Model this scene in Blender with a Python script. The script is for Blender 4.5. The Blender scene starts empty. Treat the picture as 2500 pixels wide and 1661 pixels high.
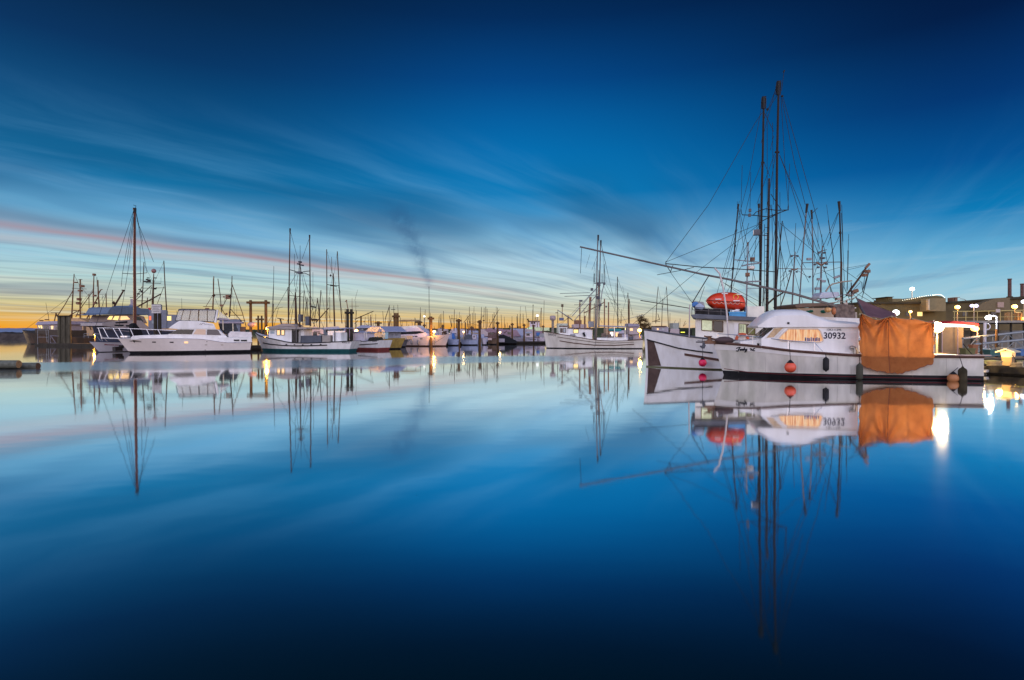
import bpy, math, random
from math import sin, cos, pi, atan2, sqrt, radians, exp
from mathutils import Vector
scene = bpy.context.scene
COL = scene.collection

# ------------------------------------------------------------------ camera
F, CH, CX, CY, HOR = 1389.0, 2.05, 1250.0, 830.5, 812.0   # focal length in photo pixels, eye height, horizon row
PITCH = math.atan((CY - HOR) / F)
cam_d = bpy.data.cameras.new('camera')
cam_d.sensor_width = 36.0
cam_d.lens = 36.0 * F / 2500.0
cam_d.clip_start, cam_d.clip_end = 0.1, 12000
cam = bpy.data.objects.new('camera', cam_d)
cam.location = (0, 0, CH)
cam.rotation_euler = (pi / 2 - PITCH, 0, 0)
COL.objects.link(cam)
scene.camera = cam
CAM = Vector((0, 0, CH))
scene.view_settings.view_transform = 'Standard'
scene.view_settings.look = 'None'
scene.view_settings.exposure = 0.0
scene.view_settings.gamma = 1.0
scene.cycles.use_denoising = True
scene.cycles.max_bounces = 8
scene.cycles.sample_clamp_indirect = 4.0
scene.cycles.caustics_reflective = False
scene.cycles.caustics_refractive = False

def ray(px, py):
    x, y = (px - CX) / F, -(py - CY) / F
    return Vector((x, cos(PITCH) + y * sin(PITCH), -sin(PITCH) + y * cos(PITCH)))
def at(px, py, Y):
    d = ray(px, py)
    return CAM + d * (Y / d.y)
def gx(px, Y):                       # point on the water in column px at distance Y
    return Vector(((px - CX) / F * Y, Y, 0))
def dist(yw):                        # distance of a waterline seen in row yw
    return CH * F / (yw - HOR)

# ------------------------------------------------------------------ sky (world)
def srgb(r, g, b):
    f = lambda c: (c / 12.92 if c <= .04045 else ((c + .055) / 1.055) ** 2.4)
    return (f(r / 255), f(g / 255), f(b / 255), 1)

world = bpy.data.worlds.new("World")
scene.world = world
world.use_nodes = True
nt = world.node_tree
nt.nodes.clear()
def nd(t, **k):
    n = nt.nodes.new(t)
    for a, b in k.items(): setattr(n, a, b)
    return n
def mth(op, a, b=None, c=None, clamp=False):
    n = nd('ShaderNodeMath', operation=op, use_clamp=clamp)
    for i, v in enumerate((a, b, c)):
        if v is None: continue
        if isinstance(v, (int, float)): n.inputs[i].default_value = v
        else: nt.links.new(v, n.inputs[i])
    return n.outputs[0]
def sstep(x, a, b, lo=0.0, hi=1.0):
    n = nd('ShaderNodeMapRange', interpolation_type='SMOOTHSTEP')
    nt.links.new(x, n.inputs[0])
    for i, v in enumerate((a, b, lo, hi)): n.inputs[i + 1].default_value = v
    return n.outputs[0]
def mixc(f, a, b):
    n = nd('ShaderNodeMix', data_type='RGBA')
    for s, v in ((0, f), (6, a), (7, b)):
        if isinstance(v, (tuple, float, int)): n.inputs[s].default_value = v
        else: nt.links.new(v, n.inputs[s])
    return n.outputs[2]
def ramp(x, stops):
    n = nd('ShaderNodeValToRGB')
    e = n.color_ramp.elements
    while len(e) > 1: e.remove(e[-1])
    e[0].position, e[0].color = stops[0]
    for p, c in stops[1:]:
        q = e.new(p); q.color = c
    nt.links.new(x, n.inputs[0])
    return n.outputs[0]
def noise(vec, scale, detail=4, rough=.5):
    n = nd('ShaderNodeTexNoise')
    n.inputs['Scale'].default_value = scale
    n.inputs['Detail'].default_value = detail
    n.inputs['Roughness'].default_value = rough
    nt.links.new(vec, n.inputs['Vector'])
    return n.outputs[0]
def xyz(a, b, c=0.0):
    n = nd('ShaderNodeCombineXYZ')
    for i, v in enumerate((a, b, c)):
        if isinstance(v, (int, float)): n.inputs[i].default_value = v
        else: nt.links.new(v, n.inputs[i])
    return n.outputs[0]

tc = nd('ShaderNodeTexCoord')
sp = nd('ShaderNodeSeparateXYZ')
nt.links.new(tc.outputs['Generated'], sp.inputs[0])
X, Y, Z = sp.outputs
hl = mth('MAXIMUM', mth('SQRT', mth('ADD', mth('MULTIPLY', X, X), mth('MULTIPLY', Y, Y))), .001)
hx, hy = mth('DIVIDE', X, hl), mth('DIVIDE', Y, hl)
sunw = mth('ADD', mth('MULTIPLY', hx, sin(radians(-50))), mth('MULTIPLY', hy, cos(radians(-50))))
left_r = ramp(Z, [(0, srgb(240, 150, 20)), (.010, srgb(240, 166, 42)), (.026, srgb(228, 184, 88)), (.042, srgb(206, 200, 150)), (.06, srgb(198, 214, 200)), (.08, srgb(176, 212, 214)),
    (.104, srgb(156, 206, 222)), (.136, srgb(138, 188, 214)), (.168, srgb(96, 162, 202)), (.219, srgb(4, 112, 164)),
    (.269, srgb(0, 90, 140)), (.316, srgb(0, 74, 124)), (.383, srgb(0, 50, 96)), (.45, srgb(0, 36, 72)), (.55, srgb(0, 22, 46)), (.75, srgb(0, 13, 24)), (1, srgb(0, 8, 16))])
mid_r = ramp(Z, [(0, srgb(244, 154, 40)), (.010, srgb(238, 170, 74)), (.024, srgb(224, 192, 130)), (.042, srgb(208, 206, 176)), (.065, srgb(206, 222, 214)), (.09, srgb(192, 220, 226)),
    (.125, srgb(176, 213, 230)), (.165, srgb(132, 188, 220)), (.205, srgb(66, 152, 206)), (.235, srgb(8, 124, 186)), (.30, srgb(0, 110, 176)), (.35, srgb(0, 94, 160)),
    (.403, srgb(0, 70, 134)), (.481, srgb(0, 43, 92)), (.56, srgb(0, 26, 54)), (.7, srgb(0, 15, 26)), (1, srgb(0, 8, 14))])
right_r = ramp(Z, [(0, srgb(204, 206, 196)), (.025, srgb(176, 204, 212)), (.053, srgb(152, 200, 220)), (.0756, srgb(136, 192, 218)), (.121, srgb(90, 166, 208)),
    (.165, srgb(6, 122, 182)), (.23, srgb(0, 84, 150)), (.307, srgb(0, 54, 114)), (.401, srgb(0, 28, 70)), (.5, srgb(0, 16, 46)), (.6, srgb(0, 9, 28)), (1, srgb(0, 5, 12))])
BK = 1.62  # sky behind the camera, brightened on purpose to light the near hull sides
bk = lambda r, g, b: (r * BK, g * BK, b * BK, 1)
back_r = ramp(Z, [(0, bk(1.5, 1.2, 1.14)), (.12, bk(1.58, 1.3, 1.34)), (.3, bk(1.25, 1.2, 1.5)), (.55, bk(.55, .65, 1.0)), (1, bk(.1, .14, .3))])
base = mixc(sstep(sunw, 0.0, .66), right_r, mid_r)
base = mixc(sstep(sunw, .64, .985), base, left_r)
# cloud layer: streaks parallel on a flat sheet overhead, running towards azimuth 27 degrees
zc = mth('MAXIMUM', Z, .015)
qx, qy = mth('DIVIDE', X, zc), mth('DIVIDE', Y, zc)
ca, sa = cos(radians(27.4)), sin(radians(27.4))
c0 = mth('SUBTRACT', mth('MULTIPLY', qx, ca), mth('MULTIPLY', qy, sa))
s0 = mth('ADD', mth('MULTIPLY', qx, sa), mth('MULTIPLY', qy, ca))
lg = lambda v: mth('MULTIPLY', mth('SIGN', v), mth('LOGARITHM', mth('ADD', mth('ABSOLUTE', v), 1.0), math.e))
lc, ls = lg(c0), lg(s0)
warp = mth('SUBTRACT', noise(xyz(lc, ls, 3.0), 1.6, 2), .5)
lcw = mth('ADD', lc, mth('MULTIPLY', warp, .28))
n1 = noise(xyz(mth('MULTIPLY', lcw, 3.6), mth('MULTIPLY', ls, .7), 0.0), 1.0, 6, .58)
n2 = noise(xyz(mth('MULTIPLY', lcw, 9.0), mth('MULTIPLY', ls, 1.3), 7.0), 1.0, 5, .55)
n3 = noise(xyz(mth('MULTIPLY', lcw, 1.5), mth('MULTIPLY', ls, .9), 17.0), 1.0, 3, .5)
vp = mth('MULTIPLY', sstep(mth('ABSOLUTE', c0), .15, 1.6), sstep(c0, 1.2, -.6, .22, 1.0))
n5 = noise(xyz(mth('MULTIPLY', lcw, 17.0), mth('MULTIPLY', ls, 1.6), 3.0), 1.0, 4, .5)
n4 = noise(xyz(mth('MULTIPLY', hx, 3.0), mth('ADD', mth('MULTIPLY', Z, 34.0), mth('MULTIPLY', hx, -2.0)), mth('MULTIPLY', hy, 3.0)), 1.0, 6, .58)
elev = mth('MULTIPLY', sstep(Z, .36, .14), vp)
light = mth('MULTIPLY', sstep(n1, .46, .68), elev)
fine = mth('MULTIPLY', sstep(n2, .46, .68), mth('MULTIPLY', sstep(Z, .28, .07), vp))
dark = mth('MULTIPLY', sstep(n3, .50, .72), mth('MULTIPLY', elev, sstep(Z, .0, .05)))
dark2 = mth('MULTIPLY', sstep(n2, .50, .30), mth('MULTIPLY', sstep(Z, .26, .05), mth('MULTIPLY', sstep(Z, .0, .03), vp)))
wisp = mth('MULTIPLY', sstep(Z, .20, .05), sstep(hx, -.1, .35))
wl_ = mth('MULTIPLY', sstep(n4, .50, .70), wisp)
wd_ = mth('MULTIPLY', sstep(n4, .46, .28), wisp)
lines = mth('MULTIPLY', sstep(n5, .54, .36), mth('MULTIPLY', mth('MULTIPLY', sstep(Z, .17, .06), sstep(Z, .015, .04)), sstep(c0, -1.5, -4.)))
hz = sstep(Z, .16, .02)
col0 = mixc(mth('MULTIPLY', wl_, .5), base, srgb(186, 214, 226))
base = mixc(mth('MULTIPLY', wd_, .6), col0, mixc(hz, srgb(70, 132, 182), srgb(112, 152, 182)))
col = mixc(mth('MULTIPLY', light, .62), base, mixc(hz, srgb(96, 164, 212), srgb(214, 222, 206)))
col = mixc(mth('MULTIPLY', fine, .34), col, mixc(hz, srgb(168, 200, 222), srgb(228, 220, 190)))
col = mixc(mth('MULTIPLY', dark, .68), col, mixc(hz, srgb(0, 74, 122), srgb(104, 128, 150)))
col = mixc(mth('MULTIPLY', dark2, .44), col, mixc(hz, srgb(44, 104, 156), srgb(128, 132, 132)))
col = mixc(mth('MULTIPLY', lines, .32), col, mixc(hz, srgb(60, 118, 160), srgb(120, 128, 132)))
# one long cloud band still lit pink from below
def gauss(v, c, w):
    t = mth('DIVIDE', mth('SUBTRACT', v, c), w)
    return mth('POWER', math.e, mth('MULTIPLY', mth('MULTIPLY', t, t), -1.0))
cw = mth('ADD', c0, mth('MULTIPLY', warp, 1.1))
pink = mth('MULTIPLY', gauss(cw, -6.5, .27), mth('MULTIPLY', sstep(s0, 17., 6.), sstep(Y, 0, .2)))
pink = mth('MULTIPLY', pink, sstep(n2, .3, .55, .55, 1.))
col = mixc(mth('MULTIPLY', pink, .58), col, srgb(178, 112, 112))
pk2 = mth('MULTIPLY', gauss(cw, -7.4, .5), mth('MULTIPLY', sstep(s0, 22., 8.), sstep(Y, 0, .2)))
col = mixc(mth('MULTIPLY', pk2, .30), col, srgb(214, 176, 168))
pk3 = mth('MULTIPLY', gauss(cw, -6.0, .3), mth('MULTIPLY', sstep(s0, 16., 5.), sstep(Y, 0, .2)))
col = mixc(mth('MULTIPLY', pk3, .45), col, srgb(84, 96, 128))
# smoke plume drifting up from the far side of the harbour
yy = mth('MAXIMUM', Y, .05)
tx, tz = mth('DIVIDE', X, yy), mth('DIVIDE', Z, yy)
tq = mth('MAXIMUM', mth('SUBTRACT', tz, .081), 0.0)
pc = mth('SUBTRACT', mth('SUBTRACT', -.144, mth('MULTIPLY', tq, .30)), mth('MULTIPLY', mth('MULTIPLY', tq, tq), 1.0))
pc = mth('ADD', pc, mth('MULTIPLY', mth('SUBTRACT', noise(xyz(tz, 0.0, 1.), 30., 3), .5), .022))
pw = mth('ADD', .0045, mth('MULTIPLY', mth('MAXIMUM', mth('SUBTRACT', tz, .07), 0.0), .15))
pg = mth('MULTIPLY', mth('MULTIPLY', gauss(tx, pc, pw), sstep(noise(xyz(tx, tz, 4.), 40., 4, .6), .25, .6)), mth('MULTIPLY', sstep(tz, .065, .10), sstep(tz, .245, .20)))
col = mixc(mth('MULTIPLY', pg, .42), col, srgb(40, 84, 130))
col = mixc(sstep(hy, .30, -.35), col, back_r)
# below the horizon the water hides it
col = mixc(sstep(Z, -.002, -.02), col, srgb(30, 44, 60))
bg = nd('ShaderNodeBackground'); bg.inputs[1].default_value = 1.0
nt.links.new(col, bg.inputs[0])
sky = nd('ShaderNodeTexSky', sky_type='NISHITA', sun_disc=False)
sky.sun_elevation = radians(0.6)
sky.sun_rotation = radians(-52)
bg2 = nd('ShaderNodeBackground'); bg2.inputs[1].default_value = 0.003
nt.links.new(sky.outputs[0], bg2.inputs[0])
ad = nd('ShaderNodeAddShader')
nt.links.new(bg.outputs[0], ad.inputs[0]); nt.links.new(bg2.outputs[0], ad.inputs[1])
wo = nd('ShaderNodeOutputWorld')
nt.links.new(ad.outputs[0], wo.inputs[0])

# last glow of the sun, already at the horizon behind the boats
sun_d = bpy.data.lights.new('sun', 'SUN')
sun_d.energy = 0.35
sun_d.angle = radians(12)
sun_d.color = (1.0, .62, .3)
sun = bpy.data.objects.new('sun', sun_d)
sd = Vector((sin(radians(-52)) * cos(radians(3)), cos(radians(-52)) * cos(radians(3)), sin(radians(3))))
sun.rotation_euler = sd.to_track_quat('Z', 'Y').to_euler()
COL.objects.link(sun)

# ------------------------------------------------------------------ materials
MATS = {}
def M(name, col=(.5, .5, .5), rough=.5, metal=0.0, var=.14, scale=3.0, emit=None, power=0.0, streak=0.0, dirt=None, bump=0.0, trans=0.0):
    if name in MATS: return MATS[name]
    m = bpy.data.materials.new(name)
    m.use_nodes = True
    t = m.node_tree
    p = t.nodes['Principled BSDF']
    p.inputs['Roughness'].default_value = rough
    p.inputs['Metallic'].default_value = metal
    if max(col) < .2 and rough >= .35: p.inputs['Specular IOR Level'].default_value = .12      # weathered, matt dark surfaces
    tcn = t.nodes.new('ShaderNodeTexCoord')
    mp = t.nodes.new('ShaderNodeMapping')
    mp.inputs['Scale'].default_value = (1, 1, .22) if streak else (1, 1, 1)
    nz = t.nodes.new('ShaderNodeTexNoise')
    nz.inputs['Scale'].default_value = scale
    nz.inputs['Detail'].default_value = 6
    t.links.new(tcn.outputs['Object'], mp.inputs[0]); t.links.new(mp.outputs[0], nz.inputs['Vector'])
    cr = t.nodes.new('ShaderNodeValToRGB')
    e = cr.color_ramp.elements
    e[0].position, e[1].position = .3, .7
    e[0].color = (col[0] * (1 - var), col[1] * (1 - var), col[2] * (1 - var), 1)
    e[1].color = (min(1, col[0] * (1 + var * .6)), min(1, col[1] * (1 + var * .6)), min(1, col[2] * (1 + var * .6)), 1)
    t.links.new(nz.outputs[0], cr.inputs[0])
    out = cr.outputs[0]
    if dirt:
        n2_ = t.nodes.new('ShaderNodeTexNoise'); n2_.inputs['Scale'].default_value = dirt[1]; n2_.inputs['Detail'].default_value = 7
        mp2 = t.nodes.new('ShaderNodeMapping'); mp2.inputs['Scale'].default_value = (1, 1, .35); mp2.inputs['Location'].default_value = (5, 3, 1)
        t.links.new(tcn.outputs['Object'], mp2.inputs[0]); t.links.new(mp2.outputs[0], n2_.inputs['Vector'])
        r2 = t.nodes.new('ShaderNodeMapRange'); r2.inputs[1].default_value = .44; r2.inputs[2].default_value = .70; r2.inputs[4].default_value = dirt[2]
        t.links.new(n2_.outputs[0], r2.inputs[0])
        mx = t.nodes.new('ShaderNodeMix'); mx.data_type = 'RGBA'
        t.links.new(r2.outputs[0], mx.inputs[0]); t.links.new(out, mx.inputs[6]); mx.inputs[7].default_value = (*dirt[0], 1)
        out = mx.outputs[2]
    t.links.new(out, p.inputs['Base Color'])
    if bump:
        b = t.nodes.new('ShaderNodeBump'); b.inputs['Strength'].default_value = bump; b.inputs['Distance'].default_value = .03
        t.links.new(nz.outputs[0], b.inputs['Height']); t.links.new(b.outputs[0], p.inputs['Normal'])
    if emit:
        p.inputs['Emission Color'].default_value = (*emit, 1)
        p.inputs['Emission Strength'].default_value = power
    MATS[name] = m
    return m

WHITE = M('white_gelcoat', (.80, .79, .77), .3, dirt=((.46, .44, .38), 1.3, .35), var=.06, streak=1)
WHITE2 = M('white_paint', (.78, .78, .77), .42, dirt=((.42, .38, .30), 2.0, .4), var=.08, streak=1)
DIRTY = M('stained_white', (.68, .66, .60), .42, dirt=((.36, .37, .29), 1.0, .95), var=.16, streak=1)
CREAM = M('cream_paint', (.68, .58, .42), .5, dirt=((.36, .26, .16), 2, .4), var=.1, streak=1)
GREYW = M('weathered_grey', (.24, .25, .265), .6, var=.2)
DGREY = M('dark_grey', (.10, .105, .12), .55, var=.25)
BLACK = M('black_paint', (.018, .018, .02), .4, var=.3)
RUBBER = M('black_rubber', (.02, .02, .022), .55, var=.4)
BROWN = M('brown_paint', (.11, .06, .045), .45, var=.25)
RUST = M('rusty_steel', (.20, .10, .055), .75, var=.35, scale=6)
MASTM = M('mast_paint', (.04, .03, .026), .45, var=.25)
ALU = M('galvanised_spar', (.13, .12, .12), .5, metal=.15, var=.2)
DSPAR = M('dark_spar', (.025, .022, .022), .5, var=.3)
WIRE = M('wire_rope', (.015, .015, .018), .5, var=.2)
STEEL = M('stainless_rail', (.62, .62, .64), .25, metal=.9, var=.1)
TEAL = M('teal_antifouling', (.02, .10, .11), .5, var=.3)
REDB = M('red_antifouling', (.20, .035, .03), .55, var=.3)
DBLUE = M('dark_blue_paint', (.035, .05, .10), .35, var=.2)
BLUE = M('blue_canvas', (.04, .16, .42), .6, var=.2)
TEALC = M('teal_canvas', (.02, .26, .28), .6, var=.2)
LILAC = M('pale_blue_roof', (.28, .31, .43), .5, var=.1)
YELL = M('yellow_paint', (.50, .36, .10), .5, var=.2, dirt=((.2, .12, .05), 3, .5))
GLASS = M('dark_glass', (.015, .018, .022), .06, var=.1)
PALEG = M('pale_glass', (.34, .42, .46), .08, var=.25)
LITW = M('lit_window', (.5, .35, .2), .3, emit=(1.0, .60, .26), power=1.1)
LITY = M('lit_window_yellow', (.5, .4, .2), .3, emit=(1.0, .70, .22), power=1.2)
LITG = M('lit_interior', (.35, .38, .28), .3, emit=(.75, .80, .48), power=.42, var=.4, scale=5)
WOOD = M('weathered_timber', (.125, .072, .034), .8, var=.4, scale=5, streak=1, bump=.6)
WOODD = M('wet_timber', (.035, .03, .022), .6, var=.4, scale=5, streak=1, bump=.6)
PLANK = M('dock_planks', (.24, .20, .14), .8, var=.35, scale=4, bump=.4)
CONC = M('concrete', (.28, .26, .22), .85, var=.2, bump=.3)
ORANGE = M('orange_fibreglass', (.66, .05, .014), .33, var=.12)
REDC = M('red_canvas', (.55, .03, .03), .6, var=.2)
PINK = M('pink_vinyl', (.78, .02, .10), .35, var=.1)
CORAL = M('coral_vinyl', (.72, .10, .045), .4, var=.12)
NET = M('green_net', (.015, .11, .075), .9, var=.5, scale=14, bump=1)
ROPE = M('rope', (.30, .24, .15), .85, var=.3)
LEAF = M('foliage', (.13, .08, .03), .8, var=.5, scale=1.5)
LEAFG = M('green_foliage', (.05, .09, .03), .8, var=.5, scale=1.5)
BARK = M('bark', (.08, .055, .035), .9, var=.3)
WALLB = M('cannery_wall', (.15, .115, .05), .8, var=.2, scale=.6)
ROOFB = M('cannery_roof', (.06, .052, .032), .8, var=.25, scale=.6)

# ------------------------------------------------------------------ objects
def tag(o, label=None, cat=None, group=None, kind=None):
    if label: o['label'] = label
    if cat: o['category'] = cat
    if group: o['group'] = group
    if kind: o['kind'] = kind
    return o
def thing(name, label, cat, loc=(0, 0, 0), rz=0.0, group=None):
    o = bpy.data.objects.new(name, None)
    o.empty_display_size = .3
    o.location = loc
    o.rotation_euler = (0, 0, rz)
    COL.objects.link(o)
    return tag(o, label, cat, group)

class MB:
    def __init__(s): s.v, s.f = [], []
    def add(s, vs, fs):
        o = len(s.v)
        s.v += [tuple(v) for v in vs]
        s.f += [[i + o for i in f] for f in fs]
        return s
    def box(s, x0, x1, y0, y1, z0, z1):
        vs = [(x, y, z) for z in (z0, z1) for y in (y0, y1) for x in (x0, x1)]
        return s.add(vs, [[0, 2, 3, 1], [4, 5, 7, 6], [0, 1, 5, 4], [2, 6, 7, 3], [0, 4, 6, 2], [1, 3, 7, 5]])
    def loop2(s, A, B):
        n = len(A)
        return s.add(list(A) + list(B), [list(range(n)), list(range(2 * n - 1, n - 1, -1))] + [[i, n + i, n + (i + 1) % n, (i + 1) % n] for i in range(n)])
    def prism(s, poly, y0, y1):
        return s.loop2([(p[0], y0, p[1]) for p in poly], [(p[0], y1, p[1]) for p in poly])
    def tube(s, a, b, r0, r1=None, n=7):
        a, b = Vector(a), Vector(b)
        r1 = r0 if r1 is None else r1
        d = (b - a)
        if d.length < 1e-6: return s
        d.normalize()
        u = d.orthogonal().normalized(); w = d.cross(u)
        ring = lambda c, r: [c + u * (r * cos(2 * pi * i / n)) + w * (r * sin(2 * pi * i / n)) for i in range(n)]
        return s.loop2(ring(a, r0), ring(b, r1))
    def path(s, pts, r, n=6):
        pts = [Vector(p) for p in pts]
        rings = []
        for i, p in enumerate(pts):
            d = (pts[min(i + 1, len(pts) - 1)] - pts[max(i - 1, 0)]).normalized()
            u = d.cross(Vector((0.03, .02, 1))) if abs(d.z) < .98 else d.cross(Vector((1, 0, 0)))
            u.normalize(); w = d.cross(u)
            rings += [p + u * (r * cos(2 * pi * k / n)) + w * (r * sin(2 * pi * k / n)) for k in range(n)]
        fs = [[j * n + k, j * n + (k + 1) % n, (j + 1) * n + (k + 1) % n, (j + 1) * n + k] for j in range(len(pts) - 1) for k in range(n)]
        fs += [list(range(n))[::-1], [(len(pts) - 1) * n + k for k in range(n)]]
        return s.add(rings, fs)
    def lathe(s, prof, c=(0, 0, 0), n=16):
        vs, m = [], len(prof)
        for r, z in prof:
            vs += [(c[0] + r * cos(2 * pi * k / n), c[1] + r * sin(2 * pi * k / n), c[2] + z) for k in range(n)]
        fs = [[j * n + k, j * n + (k + 1) % n, (j + 1) * n + (k + 1) % n, (j + 1) * n + k] for j in range(m - 1) for k in range(n)]
        fs += [list(range(n))[::-1], [(m - 1) * n + k for k in range(n)]]
        return s.add(vs, fs)
    def ball(s, c, r, n=14, sc=(1, 1, 1)):
        m = n // 2
        vs, fs = [], []
        for j in range(m + 1):
            th = pi * j / m
            for k in range(n):
                vs.append((c[0] + sc[0] * r * sin(th) * cos(2 * pi * k / n), c[1] + sc[1] * r * sin(th) * sin(2 * pi * k / n), c[2] + sc[2] * r * cos(th)))
        for j in range(m):
            for k in range(n):
                fs.append([j * n + k, (j + 1) * n + k, (j + 1) * n + (k + 1) % n, j * n + (k + 1) % n])
        return s.add(vs, fs)
    def torus(s, c, R, r, axis='y', n=24, m=8):
        vs, fs = [], []
        for i in range(n):
            a = 2 * pi * i / n
            for j in range(m):
                b = 2 * pi * j / m
                q, h = R + r * cos(b), r * sin(b)
                p = (q * cos(a), h, q * sin(a)) if axis == 'y' else (q * cos(a), q * sin(a), h)
                vs.append((c[0] + p[0], c[1] + p[1], c[2] + p[2]))
                fs.append([i * m + j, ((i + 1) % n) * m + j, ((i + 1) % n) * m + (j + 1) % m, i * m + (j + 1) % m])
        return s.add(vs, fs)
    def build(s, name, mat, parent=None, smooth=False, bevel=0.0, label=None):
        me = bpy.data.meshes.new(name)
        me.from_pydata(s.v, [], s.f)
        me.update()
        me.materials.append(mat)
        o = bpy.data.objects.new(name, me)
        COL.objects.link(o)
        if parent: o.parent = parent
        if smooth:
            me.polygons.foreach_set('use_smooth', [True] * len(me.polygons))
            try: me.set_sharp_from_angle(angle=radians(42))
            except Exception: pass
        if bevel:
            b = o.modifiers.new('edge', 'BEVEL'); b.width = bevel; b.segments = 2; b.limit_method = 'ANGLE'; b.angle_limit = radians(35)
        if label: o['label'] = label
        return o

def text_faces(s, shear=0.0, bold=.022):
    cu = bpy.data.curves.new('lettering', 'FONT')
    cu.body = s; cu.shear = shear; cu.offset = bold; cu.resolution_u = 3
    o = bpy.data.objects.new('lettering', cu)
    COL.objects.link(o)
    bpy.context.view_layer.update()
    me = o.to_mesh()
    vs = [(v.co.x, v.co.y) for v in me.vertices]
    fs = [list(p.vertices) for p in me.polygons]
    o.to_mesh_clear()
    bpy.data.objects.remove(o); bpy.data.curves.remove(cu)
    x0, x1 = min(v[0] for v in vs), max(v[0] for v in vs)
    y0, y1 = min(v[1] for v in vs), max(v[1] for v in vs)
    return [((x - x0) / (x1 - x0), (y - y0) / (y1 - y0)) for x, y in vs], fs

class Fr:                            # a local frame laid along a boat: x along it, y away from the quay side, z up
    def __init__(s, A, B):
        s.O = (A + B) / 2; s.O.z = 0
        d = B - A
        s.L = d.length
        s.ang = atan2(d.y, d.x)
        s.ax = Vector((cos(s.ang), sin(s.ang), 0)); s.ay = Vector((-sin(s.ang), cos(s.ang), 0))
    def loc(s, p):
        q = p - s.O
        return Vector((q.dot(s.ax), q.dot(s.ay), q.z))
    def pt(s, px, py, v=0.0):
        d = ray(px, py)
        k = (v - (CAM - s.O).dot(s.ay)) / d.dot(s.ay)
        return s.loc(CAM + d * k)
    def w(s, p):
        return s.O + s.ax * p[0] + s.ay * p[1] + Vector((0, 0, p[2]))
    def mpp(s, v=0.0):                # metres per photo pixel
        return (s.O.y + v) / F
    def xz(s, pts, v):
        return [(q.x, q.z) for q in (s.pt(a, b, v) for a, b in pts)]
    def prism(s, mb, pts, v0, v1):
        return mb.prism(s.xz(pts, v0), v0, v1)
    def spar(s, mb, pts, w0, w1=None, v=0.0, n=7):
        w1 = w0 if w1 is None else w1
        vs = v if isinstance(v, (list, tuple)) else [v] * len(pts)
        q = [s.pt(a, b, c) for (a, b), c in zip(pts, vs)]
        k = s.mpp(vs[0]) / 2
        for i in range(len(q) - 1):
            f0, f1 = i / (len(q) - 1), (i + 1) / (len(q) - 1)
            mb.tube(q[i], q[i + 1], k * (w0 + (w1 - w0) * f0), k * (w0 + (w1 - w0) * f1), n)
        return mb
    def wire(s, mb, a, b, va=0.0, vb=None, r=.012, sag=0.0):
        p, q = s.pt(*a, va), s.pt(*b, va if vb is None else vb)
        if sag:
            mb.path([p.lerp(q, i / 8) - Vector((0, 0, sag * 4 * (i / 8) * (1 - i / 8))) for i in range(9)], r, 5)
        else: mb.tube(p, q, r, r, 4)
        return mb
    def text(s, mb, st, x0, x1, yb0, yb1, h, v=None, hull=None, shear=0.0, off=.012):
        vs, fs = text_faces(st, shear)
        o = []
        for a, b in vs:
            px, py = x0 + (x1 - x0) * a, yb0 + (yb1 - yb0) * a - h * b
            o.append(hull.pix(px, py, off) if hull else s.pt(px, py, v))
        return mb.add(o, fs)

def interp(tab, t):
    if t <= tab[0][0]: return tab[0][1]
    for i in range(len(tab) - 1):
        a, b = tab[i], tab[i + 1]
        if t <= b[0]:
            f = (t - a[0]) / max(1e-6, b[0] - a[0])
            m0 = (b[1] - tab[i - 1][1]) / max(1e-6, b[0] - tab[i - 1][0]) if i > 0 else (b[1] - a[1]) / max(1e-6, b[0] - a[0])
            m1 = (tab[i + 2][1] - a[1]) / max(1e-6, tab[i + 2][0] - a[0]) if i + 2 < len(tab) else (b[1] - a[1]) / max(1e-6, b[0] - a[0])
            h = b[0] - a[0]
            return (2 * f**3 - 3 * f**2 + 1) * a[1] + (f**3 - 2 * f**2 + f) * h * m0 + (-2 * f**3 + 3 * f**2) * b[1] + (f**3 - f**2) * h * m1
    return tab[-1][1]

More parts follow.
